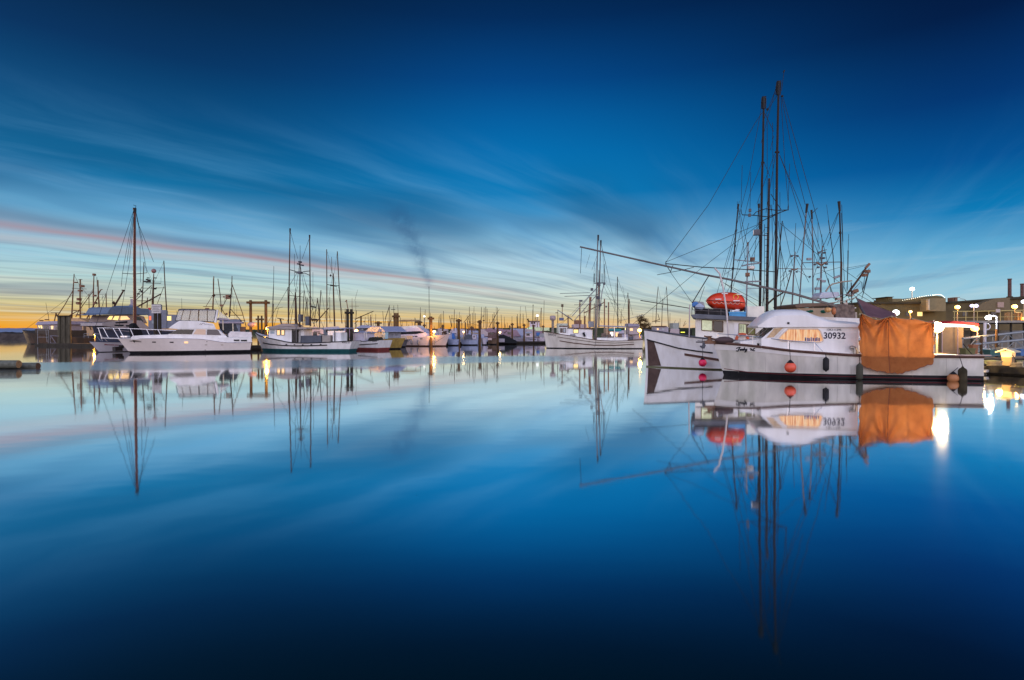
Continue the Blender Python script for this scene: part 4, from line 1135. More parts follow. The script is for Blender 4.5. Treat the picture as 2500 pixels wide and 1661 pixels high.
fm.text(MB(), 'MORGIL CITY', 835, 856, 838.2, 839, 3.0, hull=hm).build('stern_lettering', NUM, mt_)
for x in (699, 719, 739, 760, 783): blocks(mt_, fm, 'scupper', [(x, 842 + (x - 740) ** 2 * -.0004, 3, 2.2)], -1.83, BLACK, .06)

tb2, fb2, _ = gboat('troller', 'pale troller behind the two lit windows, with slender leaning poles', (765, 74), (880, 76), 1.9, [(760, 806), (766, 849)], [(880, 828), (878, 850)], [(780, 815), (820, 823), (880, 828)], WHITE2, BLACK, BLACK,
    houses=[('wheelhouse', [(748, 803), (770, 798), (790, 806), (790, 828), (748, 828)], 1.1, M('rose_paint', (.62, .47, .44), .5)), ('wheelhouse_roof', [(790, 800), (826, 797), (832, 803), (790, 805)], 1.1, LILAC), ('aft_house', R(800, 808, 842, 826), 1.0, WHITE2)],
    wins=[(R(752, 810, 762, 820), 1.1, LITW, None), (R(764, 811, 774, 820), 1.1, GLASS, None), (R(832, 817, 843, 826), 1.02, LITY, None)],
    spars=[('trolling_pole', [(797.5, 609), (798, 690), (798, 812)], 2.0, 2.8, -.4, BMAST), ('trolling_pole', [(823.5, 614), (828, 700), (835, 790)], 2.2, 2.4, .4, BMAST), ('mast', [(813.5, 668), (814.5, 720), (817, 797)], 2.8, 4.2, 0, BMAST), ('aerial', [(809.5, 628), (810.5, 668)], 1.0, 1.4, 0, BMAST), ('crosstree', [(798, 695), (815, 698), (829, 698)], 1.6, 1.6, 0, DSPAR), ('crow_nest', [(806, 697), (822, 699)], 4, 3, 0, DSPAR), ('boom', [(803, 752), (771, 788)], 2.2, 2.8, 0, BMAST), ('aerial', [(805, 726), (805.5, 790)], 1.3, 1.3, .3, BMAST)],
    wires=[((823, 618), (816, 668)), ((799, 615), (811, 668)), ((813, 668), (845, 800)), ((798, 758), (810, 790)), ((825, 700), (832, 715)), ((813, 668), (790, 800))])
fb2.prism(MB(), [(804.5, 673), (807.5, 669.5), (810, 673), (807.5, 676.5)], -.06, .06).build('radar_reflector', DSPAR, tb2)
fb2.text(MB(), '23392', 766, 782, 812.5, 813.5, 4.4, -1.115).build('registration_number', NUM, tb2)

# boats whose masts stand up behind the trollers
gboat('fishing_boat', 'fishing boat behind the troller, with a lattice mast hung with nets', (660, 84), (742, 84), 1.8, [(657, 812), (661, 845)], [(742, 824), (740, 845)], [(680, 820), (742, 824)], WHITE2, BLACK, None, n=12,
    houses=[('wheelhouse', R(700, 802, 726, 826), 1.0, CREAM)],
    spars=[('pole', [(702.5, 702), (704, 790)], 1.6, 2.4, .2, BMAST), ('mast', [(721, 714), (721.5, 730), (723, 800)], 2.6, 7, 0, BMAST), ('pole', [(742.5, 708), (741, 740), (739, 795)], 1.5, 2.2, -.2, BMAST), ('crosstree', [(703, 721), (742, 726)], 1.3, 1.3, 0, DSPAR), ('radar_bar', [(677, 777), (693, 780)], 2, 2, 0, BMAST), ('radar_post', [(684, 779), (689, 798)], 4, 3, 0, BMAST)],
    wires=[((716, 755), (708, 790)), ((721, 714), (721, 704)), ((704, 705), (721, 726)), ((740, 712), (723, 730))])
gboat('fishing_boat', 'fishing boat behind the troller, with an A-frame of dark booms', (745, 92), (812, 92), 1.9, [(742, 812), (746, 842)], [(812, 825), (811, 842)], [(770, 820), (812, 825)], WHITE2, BLACK, None, n=12,
    houses=[('wheelhouse', R(757, 800, 788, 824), 1.1, GREYW)],
    spars=[('boom', [(774.5, 728), (777, 745), (781, 790)], 2, 2.6, 0, BMAST), ('mast', [(783.5, 709), (780, 760), (780, 800)], 2, 2.8, 0, BMAST), ('boom', [(775, 733), (769, 768)], 1.5, 1.5, 0, BMAST), ('crosstree', [(757, 748), (772, 751)], 3.4, 3.4, 0, DSPAR), ('pole', [(751, 727), (745, 760), (742, 795)], 1.4, 1.6, 0, BMAST), ('pole', [(747, 725), (748, 795)], 1.2, 1.4, .3, BMAST), ('pole', [(750, 730), (752, 795)], 1.2, 1.4, -.3, BMAST), ('boom', [(757, 770), (770, 800)], 1.4, 1.4, 0, BMAST), ('boom', [(771, 756), (766, 800)], 1.4, 1.4, 0, BMAST), ('radar', [(761, 781), (775, 781)], 5, 5, 0, BMAST)],
    wires=[((752, 730), (768, 790)), ((765, 750), (748, 790)), ((772, 752), (756, 792)), ((757, 748), (757, 795)), ((784, 712), (798, 790))])
gboat('sailboat', 'small sloop behind the timber frame, its thin mast bare', (655, 78), (700, 78), 1.3, [(652, 815), (656, 848)], [(700, 822), (699, 848)], [(670, 819), (700, 822)], WHITE2, BLACK, None, n=12,
    houses=[('cabin', R(662, 806, 690, 822), .8, CREAM)], spars=[('mast', [(668.5, 650), (668, 700), (666.5, 745)], .9, 1.6, 0, DSPAR), ('mast_foot', [(667, 742), (665, 808)], 3.0, 2.6, 0, BMAST), ('boom', [(669, 755), (691, 750)], 1.0, .8, 0, DSPAR)],
    wires=[((668, 690), (662, 790))])

# small white boat with one black stripe
sb, fsb, hsb = gboat('fishing_boat', 'short white boat with one black stripe and a red waterline', (866, 67.5), (926, 65.5), 1.3,
    [(852, 829), (862, 855)], [(925, 831), (922, 855)], [(862, 833), (880, 834), (900, 833), (925, 831)], WHITE2, REDB, BLACK, n=20, hull_kw=dict(tr=.85, tm=.4, boot=.3), rr=.035,
    houses=[('cuddy', R(860, 812, 890, 833), .8, M('lilac_paint', (.52, .48, .54), .5)), ('cuddy_roof', [(858, 809), (892, 811), (892, 813), (858, 812)], .95, LILAC), ('net_heap', [(872, 831), (876, 825), (885, 824), (890, 832)], .6, M('black_net', (.02, .02, .022), .95, var=.6, scale=8, bump=1)), ('net_heap', [(897, 832), (902, 824), (912, 823), (917, 832)], .7, M('olive_net', (.035, .035, .025), .95, var=.6, scale=8, bump=1))],
    strips=[([(858, 843.5), (880, 842), (922, 839.5)], 2.0, BLACK)],
    spars=[('pale_post', [(889.5, 811), (891.5, 829)], 2.6, 2.6, -.9, M('pale_post', (.6, .56, .5), .6)), ('pale_post', [(894, 811), (896.5, 829)], 2.6, 2.6, -.9, M('pale_post', (.6, .56, .5), .6))])
fsb.text(MB(), 'MARLIN', 909.5, 920.5, 835.3, 834.6, 2.4, hull=hsb).build('stern_lettering', NUM, sb)
gboat('fishing_boat', 'blunt yellow hulled boat with a pale blue pitched cabin roof', (922, 73), (943, 71), 1.5, [(920, 828), (924, 850)], [(940, 826), (936, 850)], [(930, 828), (940, 826)], YELL, BLACK, None, n=10, hull_kw=dict(tr=.9, tm=.3),
    houses=[('cabin', [(892, 810), (939, 811), (938, 829), (893, 829)], 1.1, M('blue_grey_paint', (.30, .33, .42), .6, var=.4, scale=4)), ('pitched_roof', [(890, 809), (906, 797.5), (927, 797), (941, 809), (941, 811), (890, 811)], 1.4, LILAC), ('cabin_front', [(932, 812), (941, 812), (940, 828), (934, 828)], (-1.5, -1.1), M('pale_teal_paint', (.32, .48, .54), .5))],
    wins=[(R(898, 812, 905, 820), 1.1, GLASS, None), (R(909, 812, 914, 817), 1.1, REDC, None)], spars=[('pale_strut', [(935, 818), (929, 828)], 2, 2, -1.5, CREAM), ('ring', [(924, 808), (927, 808)], 8, 8, -1.45, M('pinkish', (.6, .45, .42), .6))])
gboat('work_boat', 'low grey work boat behind the single piling, blue drum on its side', (942, 80), (997, 79), 1.5, [(997, 830), (990, 848)], [(941, 829), (942, 847)], [(985, 829.5), (965, 830), (941, 829)], M('slate_hull', (.13, .13, .15), .5), BLACK, M('lilac_paint', (.52, .48, .54), .5), bow='R', n=14,
    houses=[('deck_frame', R(943, 812, 958, 829), .9, M('mauve_paint', (.30, .25, .33), .6, var=.5, scale=3)), ('deck_box', R(972, 820, 993, 829), .9, M('peach_paint', (.6, .45, .34), .6))],
    spars=[('stanchion', [(946, 806), (946, 829)], 1.2, 1.2, -.9, STEEL), ('stanchion', [(953, 804), (953, 829)], 1.2, 1.2, -.9, STEEL), ('stanchion', [(958, 806), (958, 829)], 1.2, 1.2, -.9, STEEL), ('mast', [(950.5, 746), (950, 806)], 1.3, 1.5, .3, BMAST), ('pole', [(941, 775), (951, 750)], 1.2, 1.2, .3, BMAST)])
pc_, fpc, hpc = gboat('motor_yacht', 'white motor yacht with rosy lit side, dark window band and canopied flybridge', (990, 86), (1094, 84.5), 1.8, [(1098, 816), (1088, 843)], [(990, 838), (990, 843)], [(1090, 817), (1060, 820), (1040, 821.5), (1015, 825), (1003, 830), (990, 838)],
    M('pink_lit_gelcoat', (.74, .58, .52), .35, var=.06), BROWN, None, bow='R', n=24, hull_kw=dict(tr=.85),  # white hull; the pink light on its side is put into the colour
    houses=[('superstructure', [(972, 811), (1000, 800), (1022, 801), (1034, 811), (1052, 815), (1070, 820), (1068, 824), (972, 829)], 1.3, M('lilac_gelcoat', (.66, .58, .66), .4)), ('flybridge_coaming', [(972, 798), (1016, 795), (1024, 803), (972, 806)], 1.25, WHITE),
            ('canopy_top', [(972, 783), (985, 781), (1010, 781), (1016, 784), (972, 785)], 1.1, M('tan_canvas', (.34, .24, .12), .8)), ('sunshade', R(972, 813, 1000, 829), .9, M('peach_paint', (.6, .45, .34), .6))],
    wins=[([(972, 811.5), (1012, 809), (1026, 809), (1036, 812.5), (1014, 816), (972, 817)], 1.3, GLASS, None), (R(1002, 821, 1010, 823.5), 1.32, GLASS, None), (R(1012, 820.5, 1019, 823), 1.32, GLASS, None), (R(1026, 826.5, 1031, 828.5), 1.78, GLASS, None)],
    spars=[('canopy_frame', [(982, 783), (982, 797)], .9, .9, -1.0, BMAST), ('canopy_frame', [(993, 782), (993, 796)], .9, .9, -1.0, BMAST), ('canopy_frame', [(1014, 784), (1016, 797)], .9, .9, -1.0, BMAST), ('pulpit', [(1060, 814), (1078, 809), (1098, 815)], 1.1, 1.1, 0, STEEL), ('anchor_winch', [(1086, 809), (1088, 817)], 9, 8, 0, DSPAR)],
    wires=[((996, 836), (1004, 827), -1.9), ((1062, 837), (1086, 822), -2)])
for x in (1005, 1021): fender('cylinder_fender', 'grey fender on the rosy yacht, ' + ('the one under its stern quarter' if x < 1010 else 'the one nearer the single piling'), 'fender', fpc, x, 836, -1.98, .17, M('grey_vinyl', (.2, .2, .22), .5), None, .4, group='fenders on the rosy yacht')

# the white cruiser in the foreground
cz, fc, hc = gboat('cabin_cruiser', 'big white flybridge cruiser with clear wind screens and black bottom stripe', (318, 55.0), (612, 60.5), 1.9,
    [(288, 827.5), (318, 867)], [(614, 835.5), (610, 860)], [(300, 826.8), (340, 826.5), (414, 826.5), (460, 827), (495, 828.5), (535, 834.5), (570, 837), (614, 836)],
    M('warm_gelcoat', (.78, .71, .66), .3, var=.05), BLACK, M('pale_rail', (.62, .6, .62), .4), rr=.035, n=34, hull_kw=dict(tr=.88, tm=.45, boot=.24, ps=2.6),
    houses=[('foredeck_trunk', [(320, 823.5), (324, 820.5), (345, 819), (414, 817), (500, 819), (500, 830), (320, 830)], 1.25, WHITE),
            ('salon', [(411, 816.5), (436, 803.5), (478, 803), (521, 802), (535, 806), (553, 821), (560, 834), (470, 832), (411, 826)], 1.45, WHITE),
            ('flybridge_coaming', [(411, 802), (420, 795), (436, 784.5), (440, 783.5), (486, 784), (522, 791), (527, 803.5), (480, 803.5), (436, 804)], 1.5, WHITE),
            ('cockpit_coaming', [(558, 816), (563, 809.5), (614, 811), (616, 823), (558, 823)], 1.55, M('pale_gelcoat', (.74, .70, .68), .4)), ('aft_deck', [(535, 824), (614, 823), (616, 836), (535, 836)], 1.75, WHITE),
            ('screen_top', [(436, 754.8), (446, 753.8), (524, 755.5), (528, 758), (436, 757.2)], 1.4, DGREY)],
    wins=[([(412, 815.5), (434, 805), (474, 805), (468, 816.5)], 1.47, M('tinted_screen', (.01, .016, .02), .08), None), ([(472, 816), (480, 804.5), (502, 804.5), (502, 817.5)], 1.47, M('lit_salon', (.2, .15, .14), .1, emit=(.9, .6, .45), power=.35), None), ([(505, 804.8), (506, 817.8), (505, 817.8)], 1.48, GLASS, None), ([(506, 804.8), (531, 805), (540, 818.5), (506, 817.8)], 1.47, M('grey_glass', (.06, .06, .075), .08), None),
          (R(571, 829.5, 584.5, 833.2), 1.76, BLACK, None), (R(588.5, 830, 603, 833.6), 1.76, BLACK, None)],
    spars=[('screen_frame', [(436, 756), (428, 783)], 1.6, 1.6, -1.35, DGREY), ('screen_frame', [(448, 757), (441, 783)], 1.2, 1.2, -1.4, BROWN), ('screen_frame', [(466, 757), (461, 784)], 1.5, 1.5, -1.4, BROWN), ('screen_frame', [(485, 757), (484, 785)], 2.0, 2.0, -1.4, BROWN), ('screen_frame', [(506, 757), (506, 785)], 1.5, 1.5, -1.4, BROWN), ('screen_frame', [(528, 757), (523, 786)], 2.6, 2.6, -1.4, DGREY), ('screen_frame', [(428, 783.5), (486, 784.5), (523, 787)], 2.2, 2.2, -1.45, BLACK),
           ('radar_arch', [(531, 757), (525, 788)], 6, 7, -1.35, WHITE), ('radar_arch', [(531, 757), (525, 788)], 6, 7, 1.35, WHITE), ('canopy_edge', [(534, 776), (560, 779)], 1.6, 1.6, -1.2, WHITE),
           ('pulpit', [(246, 825.6), (270, 826.4), (292, 827)], 2.0, 2.6, 0, WHITE), ('pale_post', [(544, 782), (545, 806)], 2.6, 2.6, -1.2, CREAM), ('pale_post', [(568.5, 790), (569, 810)], 2.6, 2.6, -1.2, CREAM), ('whip_aerial', [(443.5, 728), (444, 754)], .6, .8, 0, WIRE)])
mb = MB()
fc.spar(mb, [(237, 801), (260, 801), (330, 803), (400, 806), (468, 808.5)], 1.4, None, [0, -.25, -.8, -1.2, -1.45])
for a, b, c, v in ((240, 801, 248, -.05), (252, 801, 265, -.25), (276, 801.5, 290, -.45), (290, 802, 303, -.55), (318, 803, 328, -.75), (358, 804.5, 368, -1.0), (386, 805.5, 396, -1.15), (430, 807, 440, -1.35)):
    fc.spar(mb, [(a, b), (c, 825.5)], 1.3, None, v)
mb.build('bow_rail', STEEL, cz, True)
mb = MB(); c = fc.pt(306, 822, 0); mb.ball(c, .3, 10, (1.4, 1, .7)); mb.build('anchor_winch', STEEL, cz, True)
mb = MB()
for pts, th in (([(319, 833.5), (326, 832.8), (334, 834), (345, 835)], 1.6), ([(325, 833), (329, 835.5)], 3.2), ([(316, 832.8), (322, 833.4)], 1.1)): hc.strip(mb, pts, th, .02, 4)
mb.build('bow_emblem', BLACK, cz)
for x, m_ in ((376, BLACK), (419, BLACK), (454.5, LITW)):
    mb = MB(); hc.strip(mb, [(x - 4.6, 835.6 + (x - 376) * .01), (x + 4.6, 835.7 + (x - 376) * .01)], 2.6 if m_ is BLACK else 4.2, .02, 3); mb.build('porthole', m_, cz)
for x, y, w_ in ((505, 834.5, 2), (503, 842.4, 6), (542, 842.5, 6), (501, 855, 2)):
    mb = MB(); hc.strip(mb, [(x - w_ / 2, y), (x + w_ / 2, y)], 1.6, .02, 2); mb.build('hull_vent', BLACK if w_ < 3 else M('bronze', (.35, .28, .2), .4, .5), cz)
mb = MB()
for pts in ([(487, 793), (490, 790.5), (493, 793.5)], [(492, 791.5), (496, 789.5), (500, 791)], [(499, 793), (505, 791.5), (512, 793.5), (520, 794)]): fc.spar(mb, pts, 1.0, None, -1.505, 4)
mb.build('flybridge_lettering', NUM, cz)
# clear curtain panels of the flybridge
cp = bpy.data.materials.new('clear_vinyl'); cp.use_nodes = True
nt = cp.node_tree; nt.nodes.clear()
ta = nd('ShaderNodeBsdfTransparent'); ta.inputs[0].default_value = (.82, .84, .84, 1)
g_ = nd('ShaderNodeBsdfGlossy'); g_.inputs[1].default_value = .12
dd = nd('ShaderNodeBsdfDiffuse'); dd.inputs[0].default_value = (.6, .66, .68, 1)
m1 = nd('ShaderNodeMixShader'); m1.inputs[0].default_value = .22; nt.links.new(ta.outputs[0], m1.inputs[1]); nt.links.new(dd.outputs[0], m1.inputs[2])
m2 = nd('ShaderNodeMixShader'); m2.inputs[0].default_value = .08; nt.links.new(m1.outputs[0], m2.inputs[1]); nt.links.new(g_.outputs[0], m2.inputs[2])
mo = nd('ShaderNodeOutputMaterial'); nt.links.new(m2.outputs[0], mo.inputs[0])
for poly in ([(437, 758), (447, 757.5), (441, 782.5), (429, 782.5)], [(449, 757.5), (465, 757.5), (460, 783.5), (442, 783)], [(467, 757.5), (484, 757.5), (483, 784), (462, 783.5)], [(487, 757.5), (505, 757.8), (505, 785), (486, 784.5)], [(507, 757.8), (527, 758.2), (522, 786), (507, 785)], [(535, 759), (557, 777.5), (534, 775)]):
    fc.prism(MB(), poly, -1.40, -1.385).build('clear_curtain', cp, cz)
fc.prism(MB(), [(438, 758), (527, 758), (522, 786), (430, 782.5)], 1.36, 1.37).build('clear_curtain', cp, cz)
mb = MB(); fc.spar(mb, [(533, 776), (545, 781), (560, 780)], 2, None, 0); mb.build('canopy_edge', WHITE, cz)
fc.prism(MB(), [(534, 777), (560, 779.5), (560, 782), (534, 781)], -1.3, 1.3).build('aft_canopy', M('mauve_canvas', (.32, .28, .34), .8), cz)
fc.prism(MB(), [(536, 790), (575, 790), (582, 808), (552, 816), (540, 803)], -.4, 1.3).build('cockpit_interior', M('dark_interior', (.05, .055, .06), .7, var=.4), cz)

# sloop behind the cruiser's bow: tall wooden mast
sl, fsl, hsl = gboat('sailboat', 'grey white sloop with a tall wooden mast and dark furled sail', (240, 58.5), (455, 69), 1.45, [(217, 834), (243, 863.5)], [(455, 833), (452, 854)], [(230, 834.5), (270, 835.5), (320, 836), (455, 833)],
    M('grey_white_hull', (.60, .58, .62), .4, var=.06), BLACK, DBLUE, rr=.03, n=24, hull_kw=dict(tr=.7, boot=.06),
    houses=[('cabin', [(335, 826), (420, 824), (425, 836), (325, 836)], .8, WHITE2), ('furled_sail', [(324, 793), (331, 789), (345, 806), (352, 824), (326, 824)], .28, M('black_sail_cover', (.012, .014, .016), .8))],
    spars=[('mast', [(329, 510), (328.2, 640), (329.5, 812)], 5.0, 7.4, 0, M('wooden_mast', (.10, .034, .022), .4, var=.2)), ('masthead', [(328.5, 508), (329.5, 520)], 8, 6, 0, DSPAR), ('masthead_fitting', [(325.5, 501), (332, 503), (330, 510)], 1.1, 1.1, 0, WIRE), ('spreader', [(299, 667.5), (328, 669.5), (359, 666.5)], 1.4, 1.4, 0, DSPAR)],
    wires=[((327, 512), (299, 667)), ((299, 667), (296, 700)), ((326, 515), (268, 690)), ((268, 690), (222, 832)), ((326, 530), (310, 640)), ((331, 515), (359, 666)), ((332, 518), (348, 590)), ((342, 600), (343, 690)), ((328, 520), (316, 640)), ((316, 640), (290, 800)), ((335, 540), (375, 640))])
hl_ = [(255, 845), (259, 840), (262, 843), (266, 840), (268, 844)]
fsl.text(MB(), 'Mermaid Joy', 254, 290, 844.5, 845.5, 5, hull=hsl, shear=.35).build('bow_lettering', M('dark_red_paint', (.22, .02, .03), .5), sl)
mb = MB()
fsl.spar(mb, [(232, 815), (244, 816), (262, 834)], 1.3, None, -.3); fsl.spar(mb, [(232, 815), (246, 833)], 1.2, None, -.2); fsl.spar(mb, [(246, 816), (250, 834)], 1.2, None, -.5)
mb.build('pulpit', STEEL, sl, True)
blocks(sl, fsl, 'outboard', [(287, 852, 18, 10), (296, 847, 6, 8)], -1.75, BLACK, .2)

# dark hulled motor yacht behind the sloop
dy, fdy, hdy = gboat('motor_yacht', 'dark blue grey motor yacht with a long pale blue flybridge awning', (237, 78), (470, 94), 2.4, [(222, 787), (240, 848)], [(470, 812), (468, 842)], [(235, 789), (270, 794), (310, 800), (360, 806), (470, 811)],
    M('navy_hull', (.05, .06, .09), .35), BLACK, M('mauve_trim', (.28, .25, .28), .5), rr=.07, n=24, hull_kw=dict(boot=.1),
    houses=[('lower_house', [(250, 789), (300, 782), (345, 783), (362, 798), (375, 814), (330, 806), (250, 796)], 1.9, M('pale_mauve', (.32, .29, .29), .5)), ('pilothouse', [(258, 786), (267, 770), (330, 768), (352, 773), (360, 790), (300, 784)], 1.5, M('mauve_house', (.24, .19, .17), .5)),
            ('flybridge_awning', [(246, 769), (262, 765), (269, 753), (275, 750), (322, 750), (330, 746), (344, 753), (364, 754), (366, 770), (330, 768)], 1.9, M('blue_grey_canvas', (.10, .15, .22), .7)), ('funnel', [(318, 750), (326, 742), (326, 730), (331, 730), (332, 750)], .3, M('mauve_trim', (.28, .25, .28), .5))],
    wins=[([(262, 780), (268, 772), (276, 772), (272, 781)], 1.52, LITY, None), ([(275, 781), (281, 772), (291, 772), (288, 782)], 1.52, LITY, None), ([(292, 782), (294, 772), (310, 772), (318, 780)], 1.52, LITW, None), ([(333, 773), (343, 775), (350, 785), (346, 791), (333, 790)], 1.52, GLASS, None), ([(282, 787), (311, 784), (311, 789), (283, 790)], 1.92, GLASS, None), ([(280, 793), (302, 793), (302, 797), (280, 796)], 1.92, GLASS, None), ([(308, 794), (322, 794), (322, 798), (308, 798)], 1.92, GLASS, None)],
    spars=[('derrick', [(302, 709), (279, 748)], 3.4, 4.2, .5, BMAST), ('derrick_head', [(297, 708.5), (303, 710)], 2, 4, .5, DSPAR), ('searchlight', [(276, 738), (280, 742)], 6, 6, .5, BMAST), ('whip_aerial', [(275, 708), (274.5, 750)], .9, 1.0, 0, WIRE), ('bar', [(317, 727), (327, 727)], 1.2, 1.2, 0, DSPAR)])
hdy.strip(MB(), [(250, 803), (300, 808), (330, 812)], 1.4, .02).build('hull_stripe', M('mauve_trim', (.28, .25, .28), .5), dy)
# steel vessel with radar mast
sv2, fs2, hs2 = gboat('trawler', 'steel trawler with a round radome high on its rust coloured radar mast', (345, 100), (480, 104), 2.8, [(338, 795), (348, 840)], [(480, 806), (478, 840)], [(360, 800), (400, 804), (480, 806)], M('steel_grey_hull', (.22, .25, .30), .5), BLACK, None, n=16,
    houses=[('deckhouse', R(362, 757, 406, 803), 2.2, M('blue_grey_house', (.15, .17, .22), .55)), ('upper_house', R(370, 743, 393, 765), 1.6, GREYW), ('aft_house', [(405, 768), (440, 769), (440, 800), (405, 803)], 2.0, M('blue_grey_house', (.15, .17, .22), .55)), ('funnel', R(361, 752, 367, 772), .6, REDC)],
    wins=[(R(408, 772, 418, 783), 2.02, LITY, None), (R(364, 772, 369, 782), 2.22, M('red_lamp_glass', (.5, .1, .05), .3, emit=(1, .2, .08), power=.9), None), (R(371, 783, 378, 790), 2.22, PALEG, None)],
    spars=[('radar_mast', [(375.4, 668), (374.5, 692), (372.5, 755)], 1.6, 5.4, 0, BMAST), ('pole', [(351.5, 640), (349, 700), (346, 752)], 1.8, 2.6, .4, BMAST), ('pole', [(400, 637), (403, 700), (407, 760)], 2.0, 2.8, -.4, BMAST), ('boom', [(393, 718), (334, 750)], 3.0, 3.4, -.3, BMAST), ('crosstree', [(356, 691), (393, 692)], 1.5, 1.5, 0, DSPAR), ('crosstree', [(348, 704), (405, 703)], 1.2, 1.2, 0, DSPAR), ('crosstree', [(334, 735), (370, 735)], 1.4, 1.4, 0, BMAST), ('brace', [(370, 697), (333, 732)], 1.6, 1.6, 0, BMAST), ('brace', [(347, 700), (334, 725)], 1.4, 1.4, 0, BMAST), ('brace', [(400, 700), (384, 742)], 1.2, 1.2, 0, BMAST), ('boom', [(360, 727), (359, 752)], 2, 2, .3, BMAST), ('brace', [(380, 703), (383, 704)], 3, 3, 0, DSPAR), ('brace', [(366, 720), (370, 700)], 1.2, 1.2, 0, BMAST)],
    wires=[((351, 645), (374, 690)), ((400, 640), (376, 690)), ((393, 678), (393, 692)), ((407, 755), (430, 757)), ((430, 757), (432, 770)), ((406, 749), (395, 749))])
mb = MB(); mb.ball(fs2.pt(375.4, 662, 0), .40, 12); mb.build('radome', M('radome', (.24, .12, .11), .5), sv2, True)
blocks(sv2, fs2, 'mast_instrument', [(364, 686, 7, 7), (359, 683, 5, 3), (362, 679, 6, 2), (379, 679, 6, 2), (346, 712, 5, 5), (338, 718, 6, 3), (356, 688, 8, 3), (341, 707, 5, 2), (378, 705, 6, 4)], 0, DSPAR, .2)

# trawlers at the harbour mouth
tw, ftw, htw = gboat('trawler', 'brown hulled trawler with lilac wheelhouse roof beside the broad timber dolphin', (64, 101), (245, 96), 2.9, [(54, 806), (68, 841)], [(246, 832), (244, 842)], [(70, 812), (88, 815), (110, 818), (140, 821), (175, 823), (246, 829)], M('rust_brown_hull', (.055, .04, .028), .6, var=.3, dirt=((.16, .08, .04), 1, .5)), WOODD, None, n=24, hull_kw=dict(ps=2.0),
    houses=[('forecastle', [(85, 804), (92, 803), (142, 807), (142, 824), (85, 818)], 2.4, M('umber_bulwark', (.06, .046, .034), .6)), ('wheelhouse', [(90, 793), (145, 789), (145, 808), (92, 804)], 1.9, M('lilac_house', (.30, .25, .27), .5)), ('wheelhouse_roof', [(85, 793), (92, 785.5), (145, 784), (145, 792), (92, 793.5)], 2.3, M('lilac_roof', (.27, .25, .33), .5))],
    wins=[([(93, 795), (96, 795), (97, 801), (95, 801)], 1.92, LITY, None), ([(98, 795), (102, 795), (103, 802), (100, 802)], 1.92, LITY, None), ([(106, 796), (112, 796), (113, 804), (108, 804)], 1.92, GLASS, None), ([(113, 796), (117, 796), (119, 805), (115, 805)], 1.92, GLASS, None), ([(124, 796), (130, 796), (129, 804), (125, 804)], 1.92, LITW, None), (R(135, 798, 142, 806), 1.92, GLASS, None)],
    spars=[('pole', [(181, 669), (178.5, 710), (175, 778)], 1.8, 3.4, .4, OMAST), ('boom', [(178, 710), (158, 745), (140, 772)], 1.6, 2.2, -.3, OMAST), ('mast', [(196, 682), (195.5, 720), (196, 778)], 3, 3.4, 0, OMAST), ('crosstree', [(176, 704), (211, 706)], 1.1, 1.1, 0, DSPAR), ('brace', [(160, 743), (177, 743.5)], 1, 1, 0, DSPAR), ('boom', [(194, 757), (166, 773)], 2, 2.4, 0, OMAST), ('radar_bar', [(124, 764), (147, 764)], 1.6, 1.6, 0, OMAST), ('radar_post', [(137, 764), (133, 784)], 2.4, 2.4, 0, OMAST), ('radar_post', [(137, 764), (144, 784)], 1.8, 1.8, .4, OMAST), ('masthead', [(192, 682.5), (201, 682.5)], 1.2, 1.2, 0, DSPAR), ('searchlight', [(187, 740), (195, 740)], 5, 5, 0, OMAST), ('whip_aerial', [(117, 764), (120, 785)], 1.2, 1, 0, OMAST), ('bulwark_post', [(112, 806), (115, 836)], 1, 1, -2.9, GREYW)],
    wires=[((178, 720), (60, 806)), ((181, 672), (196, 700)), ((112, 740), (116, 765)), ((197, 700), (215, 722)), ((200, 690), (200, 780))])
blocks(tw, ftw, 'mast_instrument', [(200, 699, 7, 5), (193, 731, 5, 6), (185, 690, 5, 2.6), (196, 710, 6, 4), (193, 742, 6, 4), (182, 758, 4, 2), (101, 783, 3, 2.5), (114, 781, 3, 2.5)], 0, RUST, .3)
